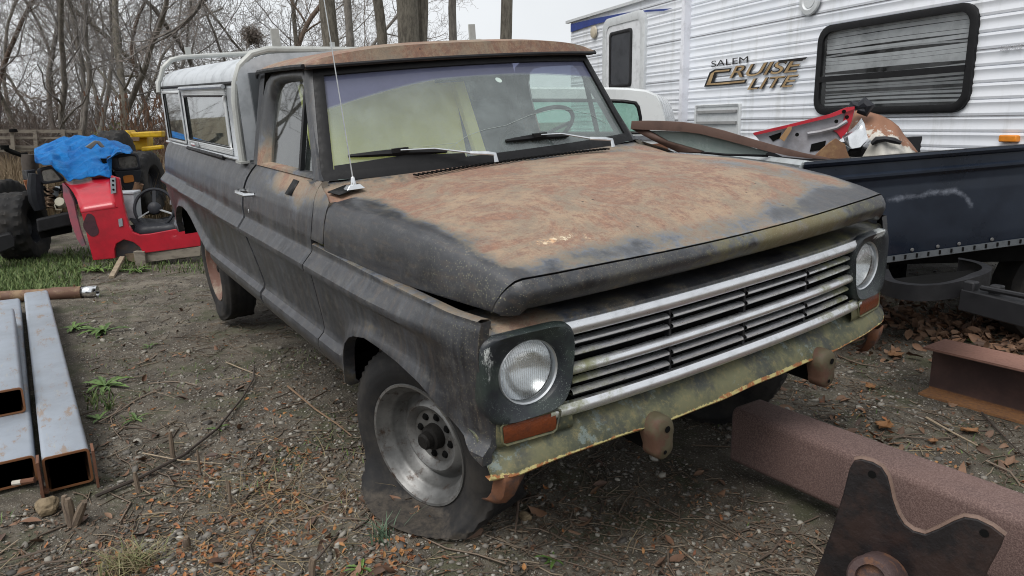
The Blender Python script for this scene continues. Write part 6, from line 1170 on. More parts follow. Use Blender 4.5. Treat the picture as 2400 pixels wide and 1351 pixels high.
g = fast('ground', np.stack([X, Y, Z], -1).reshape(-1, 3), F, t.m, smooth=True); setp(g, kind='structure')
# ---- scatter helpers (density falls off with distance)
def polar(n, r0, r1, a0=None, a1=None, seed=1, gamma=1.0):
    r = np.random.RandomState(seed); u = r.rand(n); rad = (r0 ** (1 - gamma) + u * (r1 ** (1 - gamma) - r0 ** (1 - gamma))) ** (1 / (1 - gamma)) if gamma != 1 else r0 * (r1 / r0) ** u
    c = math.atan2(.5165, -.8272); th = c + r.uniform(-.82 if a0 is None else a0, .78 if a1 is None else a1, n); return CAMW[0] + rad * np.cos(th), CAMW[1] + rad * np.sin(th), r
def rotm(r, n, tilt):
    a = r.uniform(0, 2 * np.pi, n); t1 = r.normal(0, tilt, n); t2 = r.normal(0, tilt, n); ca, sa = np.cos(a), np.sin(a); c1, s1 = np.cos(t1), np.sin(t1); c2, s2 = np.cos(t2), np.sin(t2); o = np.ones(n); z = np.zeros(n)
    Rz = np.stack([ca, -sa, z, sa, ca, z, z, z, o], 1).reshape(n, 3, 3); Rx = np.stack([o, z, z, z, c1, -s1, z, s1, c1], 1).reshape(n, 3, 3); Ry = np.stack([c2, z, s2, z, o, z, -s2, z, c2], 1).reshape(n, 3, 3); return Rz @ Rx @ Ry
def scatter(name, bases, F, x, y, S, R, zoff, mat, col, kind='stuff', smooth=False, keep=None):
    n = len(x); B = np.asarray(bases); which = np.arange(n) % len(B); V = B[which] * S[:, None, :]; V = np.einsum('nij,nkj->nki', R, V) + np.stack([x, y, gh(x, y) + zoff], 1)[:, None, :]
    k = B.shape[1]; Fs = (np.asarray(F)[None] + (np.arange(n) * k)[:, None, None]).reshape(-1, len(F[0])); o = fast(name, V.reshape(-1, 3), Fs, mat, attrs=dict(tone=np.repeat(col, k)), smooth=smooth)
    if kind: setp(o, kind=kind)
    return o
def inbox(x, y): # keep clear of solid things
    return ((x > -1.0) & (x < 3.2) & (y > .40) & (y < .65)) | ((x > .3) & (y > 1.93) & (y < 2.2)) | ((x > -4.8) & (x < -1.0) & (y > -2.45) & (y < -1.78))
def tone_mat(name, cols, rough=.8, trans=0):
    t = NT(name); cr = t.n('ShaderNodeValToRGB'); t.link(t.attr('tone'), cr.inputs[0]); e = cr.color_ramp.elements
    for i, cc in enumerate(cols):
        if i < 2: e[i].position = i / (len(cols) - 1); e[i].color = cc + (1,)
        else: q = e.new(i / (len(cols) - 1)); q.color = cc + (1,)
    if len(cols) > 2: e[1].position = 1 / (len(cols) - 1)
    for i, el in enumerate(sorted(e, key=lambda q: q.position)): el.color = cols[i] + (1,)
    c = t.mix(t.math('MULTIPLY', t.noise(90, 3), .5), cr.outputs[0], (.05, .04, .03)); t.set(Base_Color=c, Roughness=rough); return t.m
# stones
ph = (1 + 5 ** .5) / 2; ico = np.array([(-1, ph, 0), (1, ph, 0), (-1, -ph, 0), (1, -ph, 0), (0, -1, ph), (0, 1, ph), (0, -1, -ph), (0, 1, -ph), (ph, 0, -1), (ph, 0, 1), (-ph, 0, -1), (-ph, 0, 1)]) / 1.9
IF = [(0, 11, 5), (0, 5, 1), (0, 1, 7), (0, 7, 10), (0, 10, 11), (1, 5, 9), (5, 11, 4), (11, 10, 2), (10, 7, 6), (7, 1, 8), (3, 9, 4), (3, 4, 2), (3, 2, 6), (3, 6, 8), (3, 8, 9), (4, 9, 5), (2, 4, 11), (6, 2, 10), (8, 6, 7), (9, 8, 1)]
bases = np.array([ico * nr.uniform(.65, 1.2, (12, 1)) for _ in range(12)])
x, y, r = polar(50000, 1.7, 11, seed=11, gamma=1.25); dn = vnoise(x, y, 1.1, 8) * .6 + vnoise(x, y, 3.5, 9) * .4; k = (r.rand(len(x)) < np.clip((dn - .34) * 4.2, .06, 1)) & ~inbox(x, y); soil = np.exp(-(((x - .6) / 1.1) ** 2 + ((y + .1) / 1.3) ** 2)); k &= r.rand(len(x)) > .72 * soil; x, y = x[k], y[k]; n = len(x)
s = np.clip(r.lognormal(-5.15, .5, n), .0025, .022); S = np.stack([s * r.uniform(.8, 1.4, n), s * r.uniform(.7, 1.1, n), s * r.uniform(.4, .75, n)], 1)
scatter('gravel', bases, IF, x, y, S, rotm(r, n, .3), s * .15, tone_mat('gravel_stones', [(.06, .055, .05), (.15, .14, .125), (.25, .23, .20), (.38, .36, .31), (.55, .53, .48)], .8), np.clip(r.beta(1.5, 2.2, n), 0, 1), smooth=False)
# fallen leaves : small orange leaflets and broad brown leaves
def leafbase(w_, curl, seed):
    r_ = np.random.RandomState(seed); u = np.linspace(0, 1, 5); wd = np.array([.06, .8, 1., .7, .04]) * w_; c = r_.uniform(-curl, curl, 2); V = []
    for i in range(5):
        for k in (-1, 0, 1): V.append((u[i] - .5, k * wd[i] * .5, c[0] * (u[i] - .5) ** 2 * 2 + abs(k) * c[1] * wd[i] + r_.uniform(-.05, .05)))
    return V
LFc = [(i * 3 + k, (i + 1) * 3 + k, (i + 1) * 3 + k + 1, i * 3 + k + 1) for i in range(4) for k in (0, 1)]
lb = np.array([leafbase(.42, .5, s_) for s_ in range(10)])
def leaves(name, n, zone, size, cols, seed, tilt=.35, lab=None):
    x, y, r = polar(n, 1.7, 10, seed=seed, gamma=1.2); k = (r.rand(len(x)) < zone(x, y)) & ~inbox(x, y); x, y = x[k], y[k]; n = len(x); s = size * r.uniform(.5, 1.5, n)
    return scatter(name, lb, LFc, x, y, np.stack([s, s * r.uniform(.7, 1.3, n), s], 1), rotm(r, n, tilt), .004 + s * .08, tone_mat(name + '_mat', cols, .7), r.rand(n))
pat = lambda x, y: np.clip((vnoise(x, y, 1.6, 21) * .5 + vnoise(x, y, 5, 22) * .5 - .42) * 5, .03, 1)
leaves('orange_leaflets', 24000, lambda x, y: pat(x, y) * np.clip(.10 + 1.3 * np.exp(-((x + .1) / 1.1) ** 2 - ((y + 1.25) / .55) ** 2) + .35 * (y > .5) * (x > -.5), 0, 1), .024, [(.16, .05, .02), (.37, .135, .04), (.43, .21, .07), (.26, .11, .05), (.12, .06, .035)], 31)
leaves('brown_leaves', 6500, lambda x, y: pat(x + 3, y) * np.clip(.14 + 1.2 * (x > -1.6) * (y > 2.3) * (y < 4.5) + .3 * np.exp(-((x + .9) / .8) ** 2 - ((y + 1.6) / .5) ** 2) + .25 * (y > .8), 0, 1), .055, [(.10, .055, .035), (.18, .10, .06), (.26, .15, .09), (.22, .11, .06), (.08, .05, .04)], 32, .45)
leaves('leaf_litter', 42000, lambda x, y: np.clip(pat(x - 2, y + 5) * .9 + .12, 0, .95), .017, [(.07, .045, .03), (.13, .08, .05), (.20, .14, .09), (.10, .05, .03)], 33, .3)
# heap of dead leaves below the bed trailer
r = np.random.RandomState(40); q0 = onz((2290, 800)); n = 900; x = q0[0] + r.normal(0, .65, n) ; y = q0[1] + r.normal(.15, .35, n); s = .085 * r.uniform(.5, 1.3, n)
scatter('leaf_heap', lb, LFc, x, y, np.stack([s, s * 1.2, s], 1), rotm(r, n, .6), .01 + r.uniform(0, .05, n), bpy.data.materials['brown_leaves_mat'], r.rand(n))
# twigs and straw
def sticks(name, n, L, rad, cols, zone, seed, tilt=.06):
    x, y, r = polar(n, 1.7, 9, seed=seed, gamma=1.2); k = (r.rand(len(x)) < zone(x, y)) & ~inbox(x, y); x, y = x[k], y[k]; n = len(x); B = []
    for s_ in range(8):
        r_ = np.random.RandomState(s_); bend = r_.uniform(-.12, .12, 4); V = []
        for i, u in enumerate(np.linspace(-.5, .5, 4)):
            for a in (0, 2.09, 4.19): V.append((u, bend[i], 0) + np.array([0, math.cos(a), math.sin(a)]) * 0)
        V = np.array(V); B.append((V, bend))
    ln_ = L * r.uniform(.4, 1.6, n); rd = rad * r.uniform(.6, 1.5, n); R = rotm(r, n, tilt); P = np.zeros((n, 4, 3, 3)); us_ = np.linspace(-.5, .5, 4); bn = r.uniform(-.09, .09, (n, 4))
    for i in range(4):
        for k_, a in enumerate((0, 2.09, 4.19)): P[:, i, k_, 0] = us_[i] * ln_; P[:, i, k_, 1] = bn[:, i] * ln_ + rd * math.cos(a); P[:, i, k_, 2] = rd * math.sin(a) + .02 * ln_ * bn[:, 3 - i]
    V = np.einsum('nij,nkj->nki', R, P.reshape(n, 12, 3)) + np.stack([x, y, gh(x, y) + rd * 1.2 + .002], 1)[:, None, :]; F = [(i * 3 + k_, i * 3 + (k_ + 1) % 3, (i + 1) * 3 + (k_ + 1) % 3, (i + 1) * 3 + k_) for i in range(3) for k_ in range(3)]
    Fs = (np.array(F)[None] + (np.arange(n) * 12)[:, None, None]).reshape(-1, 4); o = fast(name, V.reshape(-1, 3), Fs, tone_mat(name + '_mat', cols, .8), attrs=dict(tone=np.repeat(r.rand(n), 12))); return setp(o, kind='stuff')
sticks('twig_litter', 8500, .10, .0022, [(.08, .055, .04), (.16, .12, .085), (.30, .24, .17)], lambda x, y: pat(x + 1, y - 4) * .8 + .1, 51)
sticks('straw', 3400, .13, .0014, [(.30, .23, .13), (.42, .34, .20), (.24, .17, .10)], lambda x, y: np.clip(.03 + 1.1 * np.exp(-((x + .25) / .8) ** 2 - ((y + 1.35) / .42) ** 2) + .2 * np.exp(-((x - 1.2) / 1.0) ** 2 - ((y - 1.5) / .8) ** 2), 0, 1), 52, .1)
sticks('broken_twigs', 500, .32, .0035, [(.07, .05, .04), (.15, .11, .08), (.26, .20, .15)], lambda x, y: pat(x + 1, y - 4) * .7 + .15, 53)
# ---- single sticks and cut stems
wood_d = simple('dry_stem', (.16, .12, .085), .85, 0, .5, 20, .5, col2=(.07, .05, .04), nsc=(3, 3, .4))
def stem(px, h, rad, lab, lean=(0, 0), fork=0):
    g = onz(px, 0.); z0 = float(gh(g[0], g[1])) - .02; e = setp(bpy.data.objects.new('cut_stem', None), lab, 'cut stem', 'cut dry stems sticking up from the gravel'); SC.collection.objects.link(e); e.location = (g[0], g[1], z0); r_ = random.Random(int(px[0]))
    for k in range(1 + fork):
        dx, dy = lean[0] + (r_.uniform(-.25, .25) * k), lean[1] + r_.uniform(-.25, .25) * k; hh = h * (1 - .2 * k * r_.random()); P = [(dx * t * hh + r_.uniform(-.003, .003), dy * t * hh, t * hh) for t in np.linspace(0, 1, 6)]; P[-1] = (P[-1][0] + rad * .3, P[-1][1], P[-1][2])
        mb = MB().tube(P, [rad * 1.25, rad, rad * .95, rad * .95, rad * .9, rad * .55], 7); obj('stem', mb, wood_d, e)
S_ = [((405, 1073), .155, .011, (-.05, .02), 0, 'tallest cut dry stem in the gravel, the one furthest from the viewer'), ((468, 1102), .13, .006, (-.03, .0), 0, 'thin dark cut stem just right of the tallest one'), ((325, 1148), .11, .010, (-.12, -.05), 0, 'short leaning cut stem between the tube end and the tallest stem'),
      ((540, 1176), .125, .007, (-.08, .02), 0, 'slim cut stem furthest right of the group, left of the flat tyre'), ((168, 1222), .14, .017, (-.12, -.08), 2, 'thick splintered forked stem in front of the rusty tube end'), ((437, 1275), .07, .013, (0, .05), 1, 'low splintered stump among straw near the bottom edge'), ((730, 1352), .09, .010, (.02, .05), 1, 'short dark stem rising at the bottom edge of the picture')]
for px, h, rad, ln_, fk, lab in S_: stem(px, h, rad, lab, ln_, fk)
def stick(name, pxs, rad, lab, mat=None, z=.012):
    P = [np.array(onz(p, 0.)) for p in pxs]; P = [np.array([p[0], p[1], float(gh(p[0], p[1])) + z + rad]) for p in P]; Q = []
    for i in range(len(P) - 1):
        for t in np.linspace(0, 1, 6)[:-1]: Q.append(P[i] * (1 - t) + P[i + 1] * t)
    Q.append(P[-1]); rr_ = np.linspace(rad, rad * .5, len(Q)); mb = MB().tube(Q, rr_, 6); return setp(obj(name, mb, mat or wood_d, None), lab, 'stick')
bark_d = simple('dark_twig', (.055, .042, .034), .85); pale_s = simple('pale_stick', (.34, .27, .19), .85, 0, .4, 30)
stick('long_stick', [(225, 1165), (330, 1120), (430, 1070), (510, 1010), (570, 940), (595, 895), (596, 862)], .008, 'long curved dark stick running across the gravel', bark_d)
stick('stick', [(530, 852), (570, 868), (612, 888)], .004, 'thin light twig crossing the top end of the long curved stick', pale_s)
stick('stick', [(675, 912), (740, 965), (790, 1000), (825, 1027)], .006, 'brown stick pointing at the flat front tyre', simple('brown_stick', (.20, .13, .08), .85))
stick('stick', [(335, 1065), (420, 1080), (520, 1088)], .0035, 'thin pale straw stick lying between the cut stems', pale_s)
stick('stick', [(2170, 990), (2230, 1025), (2290, 1055)], .006, 'straight pale stick below the I beam', pale_s)
stick('stick', [(2300, 975), (2350, 1030), (2400, 1080)], .005, 'dark thin branch at the right edge under the I beam', bark_d)
stick('stick', [(1215, 1195), (1212, 1240), (1208, 1275)], .006, 'small upright looking root stick right of the flat tyre', simple('brown_stick2', (.17, .12, .09), .85))
mb = MB(); g0, g1 = onz((262, 655)), onz((290, 625)); mb.bar(np.array([g0[0], g0[1], .02]), np.array([g1[0], g1[1], .10]), .05, .03); setp(obj('wood_splinter', mb, simple('fresh_wood', (.30, .24, .17), .85, 0, .4, 20, .3), None, bevel=.005), 'broken weathered wood piece lying below the red body section', 'wood piece')
# single big leaves
big = tone_mat('single_leaf', [(.30, .14, .05), (.24, .13, .07)], .7)
for i, (px, s_, lab) in enumerate([((2070, 1012), .12, 'large orange brown oak leaf between the brown beam and the I beam'), ((2040, 912), .075, 'yellow orange leaf right of the hanging bumper bracket'), ((2270, 1020), .10, 'brown curled leaf in front of the I beam, right of the large one'), ((2185, 1048), .06, 'small pinkish brown leaf below the curled one'), ((2100, 838), .13, 'long curled brown leaf on the bare soil left of the I beam end'), ((975, 1237), .055, 'tan leaf on the dark soil just below the flat tyre'), ((345, 845), .05, 'single orange leaf on the gravel near the steel tubes')]):
    g = onz(px, 0.); r_ = np.random.RandomState(i + 3); U_ = np.linspace(-1, 1, 13); V = []; F = []
    mb = MB(); P = np.array([[(u * .5 * s_, v * .32 * s_ * (1 - abs(u) ** 1.7) * (1 + .35 * math.sin(u * 15 + i)), .10 * s_ * (abs(v) * 1.2 + u * u * .8) + .02 * s_ * math.sin(u * 9 + v * 5)) for v in np.linspace(-1, 1, 7)] for u in U_])
    o = setp(obj('fallen_leaf', mb.grid(P), big, None, weld=False, attrs=dict(tone=np.full(91, i / 6.)), solid=.0008), lab, 'leaf', 'large single fallen leaves'); o.location = (g[0], g[1], float(gh(g[0], g[1])) + .012); o.rotation_euler = (r_.uniform(-.2, .2), r_.uniform(-.2, .2), r_.uniform(0, 6))
# few larger rocks
for i, (px, s_, lab) in enumerate([((640, 1280), .018, ''), ((112, 1195), .045, 'brown rounded rock beside the splintered forked stem'), ((1230, 1232), .022, 'dark rounded stone behind the root stick at the flat tyre'), ((1190, 1330), .02, ''), ((1020, 1275), .016, ''), ((545, 1105), .018, '')]):
    if not lab: continue
    g = onz(px, 0.); import bmesh
    bm = bmesh.new(); bmesh.ops.create_icosphere(bm, subdivisions=3, radius=1); r_ = np.random.RandomState(i)
    for v in bm.verts: v.co *= 1 + .18 * math.sin(v.co.x * 3 + i) * math.cos(v.co.y * 4) + .05 * math.sin(v.co.z * 11); v.co.x *= s_ * 1.3; v.co.y *= s_; v.co.z *= s_ * .7
    me = bpy.data.meshes.new('rock'); bm.to_mesh(me); bm.free(); me.materials.append(simple('rock_brown', (.20, .15, .09), .85, 0, .4, 40, .5) if i < 2 else bpy.data.materials['rock_brown']); o = bpy.data.objects.new('rock', me); SC.collection.objects.link(o); o.location = (g[0], g[1], float(gh(g[0], g[1])) + s_ * .5); setp(o, lab, 'rock')
# ---- blades: green grass, weeds, dry grass
def blades(name, x, y, r, h, w_, cols, spread, mat=None, z=None, seg=3):
    n = len(x); hh = h * r.uniform(.45, 1.3, n); az = r.uniform(0, 2 * np.pi, n); sp = spread * r.uniform(.2, 1., n); face = az + np.pi / 2 + r.normal(0, .4, n); ww = w_ * r.uniform(.6, 1.4, n); V = np.zeros((n, seg + 1, 2, 3)); zz = gh(x, y) if z is None else z
    for i in range(seg + 1):
        t = i / seg; out = sp * t * t * hh; up = hh * t * (1 - .35 * sp * t); wd = ww * (1 - t) ** .6 * .5 + .0004
        for k, sg in enumerate((-1, 1)): V[:, i, k, 0] = x + np.cos(az) * out + sg * wd * np.cos(face); V[:, i, k, 1] = y + np.sin(az) * out + sg * wd * np.sin(face); V[:, i, k, 2] = zz + up - .005
    F = [(i * 2, i * 2 + 1, i * 2 + 3, i * 2 + 2) for i in range(seg)]; Fs = (np.array(F)[None] + (np.arange(n) * 2 * (seg + 1))[:, None, None]).reshape(-1, 4)
    o = fast(name, V.reshape(-1, 3), Fs, mat or tone_mat(name + '_mat', cols, .7), attrs=dict(tone=np.repeat(r.rand(n), 2 * (seg + 1)))); return setp(o, kind='stuff')
GREEN = [(.04, .085, .018), (.08, .15, .03), (.14, .22, .05), (.20, .23, .09)]
r = np.random.RandomState(60); xs_, ys_ = [], []
for (u0, v0, u1, v1, n) in ((-40, 600, 190, 690, 5200), (150, 585, 330, 640, 1100), (-60, 640, 120, 690, 1800), (330, 610, 480, 640, 260), (200, 925, 270, 960, 60)):
    for _ in range(n): g = onz((r.uniform(u0, u1), r.uniform(v0, v1))); xs_.append(g[0]); ys_.append(g[1])
blades('grass', np.array(xs_), np.array(ys_), r, .075, .009, GREEN, .9)
x, y, r = polar(14000, 1.8, 11, seed=61); k = (vnoise(x, y, 1.3, 62) * .6 + vnoise(x, y, 4.3, 64) * .4 > .55) & ((y < -.2) | (r.rand(len(x)) < .15)) & ~inbox(x, y); blades('sparse_grass', x[k], y[k], r, .035, .005, GREEN, 1.1)
g = onz((300, 1315)); r = np.random.RandomState(63); n = 260; blades('straw_tuft', g[0] + r.normal(0, .035, n), g[1] + r.normal(0, .045, n), r, .085, .004, [(.20, .15, .08), (.34, .28, .16), (.16, .20, .06), (.30, .22, .12)], 1.4)
g = onz((905, 1285)); n = 30; blades('grass_tuft', g[0] + r.normal(0, .02, n), g[1] + r.normal(0, .02, n), r, .09, .005, [(.06, .12, .07), (.10, .17, .10)], 1.2)
g = onz((640, 1180)); n = 200; blades('straw_patch', g[0] + r.normal(0, .22, n), g[1] + r.normal(0, .16, n), r, .10, .0022, [(.20, .15, .08), (.34, .26, .14), (.24, .17, .10)], 3.2)
# weed rosettes, one thing each
wm = tone_mat('weed_leaf', [(.06, .13, .02), (.13, .24, .045)], .5)
W_ = [((245, 778), .13, 'largest green dandelion weed on the gravel right of the steel tubes'), ((172, 775), .11, 'green dandelion weed against the side of the steel tube'), ((350, 812), .05, 'small bright green weed right of the largest one'), ((245, 905), .12, 'long leaved green weed beside the middle of the steel tube'), ((320, 985), .06, 'thin grey green seedling left of the tallest cut stem'), ((232, 980), .07, 'low green weed touching the near part of the steel tube'), ((508, 1005), .045, 'yellow green leafy seedling beside the long curved stick'),
      ((1300, 1322), .05, 'two leaved green seedling at the bottom edge, right of centre'), ((850, 1345), .05, 'broad leaved green seedling at the bottom edge below the flat tyre'), ((320, 638), .16, 'green weed clump at the foot of the wood block'), ((225, 640), .16, 'green weed clump under the red body section corner'), ((2265, 800), .07, 'green weed among the dead leaves behind the I beam')]
for i, (px, s_, lab) in enumerate(W_):
    s_ = s_ * 1.35; g = onz(px, 0.); r_ = np.random.RandomState(i + 80); nl = 16 if s_ > .1 else 7; V = []; F = []; mb = MB(); tn = []
    for k in range(nl):
        az = r_.uniform(0, 6.28); L_ = s_ * r_.uniform(.6, 1.15); lift = r_.uniform(.15, .7); wdt = L_ * r_.uniform(.16, .28); P = []
        for j, t_ in enumerate(np.linspace(0, 1, 9)):
            wd = wdt * math.sin(math.pi * min(t_ * .9 + .08, 1)) ** .8 * (1 - .45 * (j % 2)) * .5; c_ = np.array([math.cos(az) * L_ * t_, math.sin(az) * L_ * t_, L_ * lift * (t_ - .8 * t_ * t_) + .004]); sd_ = np.array([-math.sin(az), math.cos(az), 0]); P.append([c_ + sd_ * wd + [0, 0, wd * .4], c_, c_ - sd_ * wd + [0, 0, wd * .4]])
        mb.grid(np.array(P)); tn += [r_.rand()] * 27
    o = setp(obj('weed', mb, wm, None, weld=False, attrs=dict(tone=np.array(tn))), lab, 'weed', 'green weeds growing in the yard'); o.location = (g[0], g[1], float(gh(g[0], g[1])))
# tall dry grass behind the left things
def band(n, px0, px1, D0, D1, seed): r = np.random.RandomState(seed); P = np.array([ondist((r.uniform(px0, px1), 300), r.uniform(D0, D1)) for _ in range(n)]); return P[:, 0], P[:, 1], r
DRY = [(.15, .105, .055), (.24, .17, .095), (.32, .24, .14), (.19, .115, .065)]
x, y, r = band(9000, -80, 410, 14.6, 24, 70); k = vnoise(x, y, .5, 71) > .28; blades('dry_grass', x[k], y[k], r, .85, .014, DRY, .5, z=np.zeros(k.sum()))
x, y, r = band(2600, -60, 60, 12.3, 14, 73); blades('dry_grass', x, y, r, .62, .012, [(.26, .19, .11), (.36, .28, .18), (.24, .16, .10)], .5, z=np.zeros(len(x)))
x, y, r = band(1700, 315, 400, 10.8, 14, 72); blades('dry_grass', x, y, r, .95, .012, DRY, .5, z=np.zeros(len(x)))
x, y, r = band(5200, -100, 450, 24, 40, 74); blades('far_grass', x, y, r, 1.0, .03, DRY, .5, z=np.zeros(len(x)))
# ================================================================ TREES
barkm = {}
def bark(name, c1, c2, sc=18):
    t = NT(name); n = t.noise(sc, 7, .75, (1, 1, .25)); t.set(Base_Color=t.mix(t.ramp(n, .35, .65), c1, c2), Roughness=.9); t.bump(n, .8, .02); return t.m
BK = [bark('grey_bark', (.09, .08, .065), (.21, .19, .155)), bark('dark_bark', (.11, .10, .09), (.22, .20, .175)), bark('brown_bark', (.075, .052, .038), (.14, .10, .075))]
TWM = [simple('twig_grey', (.23, .215, .205), .9), simple('twig_brown', (.24, .205, .18), .9)]  # twig tones paled: distance haze is put into the colour
def segmesh(name, segs, n, mat, parent, dropleaf=0, r=None):
    A = np.array([s[0] for s in segs]); B = np.array([s[1] for s in segs]); ra = np.array([s[2] for s in segs]); rb_ = np.array([s[3] for s in segs]); T = B - A; L_ = np.linalg.norm(T, axis=1) + 1e-9; T /= L_[:, None]
    ref = np.where(np.abs(T[:, 2:3]) > .9, np.array([[1., 0, 0]]), np.array([[0, 0, 1.]])); u = np.cross(T, ref); u /= np.linalg.norm(u, axis=1)[:, None]; v = np.cross(T, u); V = np.zeros((len(segs), 2, n, 3)); B = B + T * (rb_[:, None] * .6)
    for k in range(n):
        a = 2 * math.pi * k / n; d = math.cos(a) * u + math.sin(a) * v; V[:, 0, k] = A + d * ra[:, None]; V[:, 1, k] = B + d * rb_[:, None]
    F = np.array([(k, (k + 1) % n, n + (k + 1) % n, n + k) for k in range(n)]); Fs = (F[None] + (np.arange(len(segs)) * 2 * n)[:, None, None]).reshape(-1, 4); return fast(name, V.reshape(-1, 3), Fs, mat, parent=parent, smooth=n > 3)
def grow(seed, H, r0, lean=(0, 0), forks=(), spread=.6, dens=1., start=.3, maxlev=4, up=.25, stems=1, minr=.0042, wob=.09):
    R = random.Random(seed); big_, small = [], []
    def rv(s): return np.array([R.gauss(0, s), R.gauss(0, s), R.gauss(0, s)])
    def br(p, d, L_, r, lev):
        n = max(3, int(L_ / (.35 if lev < 2 else .22))) if lev < 4 else 3; st = L_ / n; kids = []
        for i in range(n):
            d2 = d + rv((wob if lev == 0 else .09) + .05 * lev) + np.array([0, 0, up * .12 * lev]); d2 /= np.linalg.norm(d2); q = p + d2 * st; r2 = max(r * (1 - .75 / n) if lev else r * (1 - .6 / n), minr)
            (big_ if r > .028 else small).append((p, q, r, r2)); p, d, r = q, d2, r2; t_ = (i + 1) / n
            if lev < maxlev and t_ > (start if lev == 0 else .15): kids.append((p.copy(), d.copy(), r, t_))
        for (kp, kd, kr, t_) in kids:
            m_ = {0: 1.1, 1: 1.15, 2: 1.2, 3: 1.5}.get(lev, 1) * dens; c = int(m_) + (R.random() < m_ % 1)
            for _ in range(c):
                nd = rv(1.); nd -= kd * (nd @ kd); nd /= np.linalg.norm(nd) + 1e-9; a = R.uniform(.45, 1.0) * spread * 1.6; nd = kd * math.cos(a) + nd * math.sin(a); ll = L_ * {0: R.uniform(.28, .5), 1: R.uniform(.35, .55), 2: R.uniform(.4, .6), 3: R.uniform(.45, .7)}[lev] * (1.15 - .55 * t_)
                br(kp, nd, max(ll, .25), max(kr * (R.uniform(.26, .48) if lev < 2 else R.uniform(.4, .6)), minr), lev + 1)
    for s_ in range(stems):
        o = np.array([R.uniform(-.35, .35), R.uniform(-.35, .35), -.1]) if stems > 1 else np.array([0, 0, -.1]); d = np.array([lean[0] + (R.uniform(-.35, .35) if stems > 1 else 0), lean[1] + (R.uniform(-.3, .3) if stems > 1 else 0), 1.]); d /= np.linalg.norm(d); br(o, d, H * (R.uniform(.7, 1) if stems > 1 else 1), r0 * (R.uniform(.6, 1) if stems > 1 else 1), 0)
    return big_, small
RRv = np.array([.533, .846, 0]); ntree = 0
def tree(px, D, H, r0, lab, seed, lean=0., bk=0, tw=0, **k):
    g = ondist((px, 300), D); e = setp(bpy.data.objects.new('bare_tree', None), lab, 'tree', 'bare trees behind the yard'); SC.collection.objects.link(e); e.location = (g[0], g[1], 0)
    b_, s_ = grow(seed, H, r0, lean=tuple(RRv[:2] * lean), **k); segmesh('trunk', b_, 8, BK[bk], e); 
    if s_: segmesh('crown', s_, 3, TWM[tw], e)
    return e
tree(812, 17, 15, .21, 'thick leaning bare tree, leftmost of the trunks above the cab roof', 1, -.07, 0, wob=.025, start=.45, dens=.6)
tree(836, 18.5, 14, .115, 'slim bare trunk close right of the thick leaning one', 2, .0, 1, wob=.025, start=.5, dens=.5)
tree(893, 17.5, 14, .14, 'straight bare trunk, third from the left above the cab roof', 3, .0, 0, wob=.025, start=.5, dens=.5)
tree(965, 16.5, 16, .27, 'stoutest bare trunk above the middle of the cab roof', 4, -.03, 0, wob=.025, start=.35, dens=.5)
tree(985, 16.7, 14, .15, 'bare trunk rising right behind the stoutest one', 14, .05, 0, wob=.025, start=.5, dens=.5)
tree(1081, 18, 14, .115, 'narrow straight trunk right of the stoutest one', 5, .0, 1, wob=.025, start=.55, dens=.45)
tree(1172, 17.5, 14, .16, 'bare trunk leaning right, the nearest to the travel trailer', 6, .07, 0, wob=.025, start=.5, dens=.5)
tree(-95, 9.5, 9, .10, 'near bare tree with forked limbs at the top left corner', 7, .17, 2, start=.22, dens=.55, spread=.55)
tree(180, 23, 9, .10, 'multi stemmed dark bare tree behind the blue tarp', 8, .0, 1, stems=5, start=.2, dens=.5, maxlev=4)
tree(272, 21, 7.5, .105, 'round crowned bare tree with a single short trunk right of the tarp', 9, .0, 0, start=.28, dens=.75, spread=.8)
P_ = [(55, 27, 9, .12, 'bare tree behind the utility trailer rails'), (118, 30, 10, .13, 'tall bare tree left of the multi stemmed one'), (345, 26, 8, .10, 'leaning bare tree just left of the camper shell'), (430, 30, 10, .14, 'bare tree directly behind the camper shell'), (505, 28, 10, .13, 'bare tree above the rear roof rack hoop'), (590, 26, 10.5, .15, 'bare tree with a dark nest above the camper shell'), (690, 30, 11, .15, 'bare tree right of the one with the nest'), (752, 34, 11, .14, 'distant bare tree left of the thick leaning trunk'), (-10, 33, 10, .14, 'distant bare tree at the left edge'), (235, 36, 9, .12, 'distant bare tree between the multi stemmed and the round crowned ones'), (390, 38, 9, .12, 'distant bare tree beside the shell rear hoop')]
for i, (px, D, H, r0, lab) in enumerate(P_): tree(px, D, H, r0 * .72, lab, 20 + i, random.Random(i).uniform(-.12, .12), i % 3, i % 2, start=.2, dens=.72 if i < 8 else .6, spread=.75, stems=1, minr=.005)
for i, px in enumerate((20, 85, 150, 210, 300, 365, 460, 545, 640, 720)): setp(tree(px, 38 + (i * 7) % 12, 9.5, .085, 'faint thin far bare tree ' + ('above the left end of the trailer rail', 'above the left edge of the blue tarp', 'above the middle of the blue tarp', 'above the right part of the blue tarp', 'above the yellow machine', 'just left of the camper shell', 'above the small rear shell window', 'above the big shell window', 'above the front roof rack hoop', 'behind the antenna mast')[i], 60 + i, .0, 0, 0, start=.15, dens=.7, spread=.8, stems=1, minr=.006), group='faint bare trees of the far back row')
# nest
g = ondist((592, 88), 25.7); r = np.random.RandomState(90); n = 260; c0 = np.array(g); sg = [(c0 + r.normal(0, .16, 3), c0 + r.normal(0, .16, 3), .012, .010) for _ in range(n)]; nst = segmesh('bird_nest', sg, 3, TWM[1], None); setp(nst, 'dark twig bird nest high in the tree above the camper shell', 'nest')
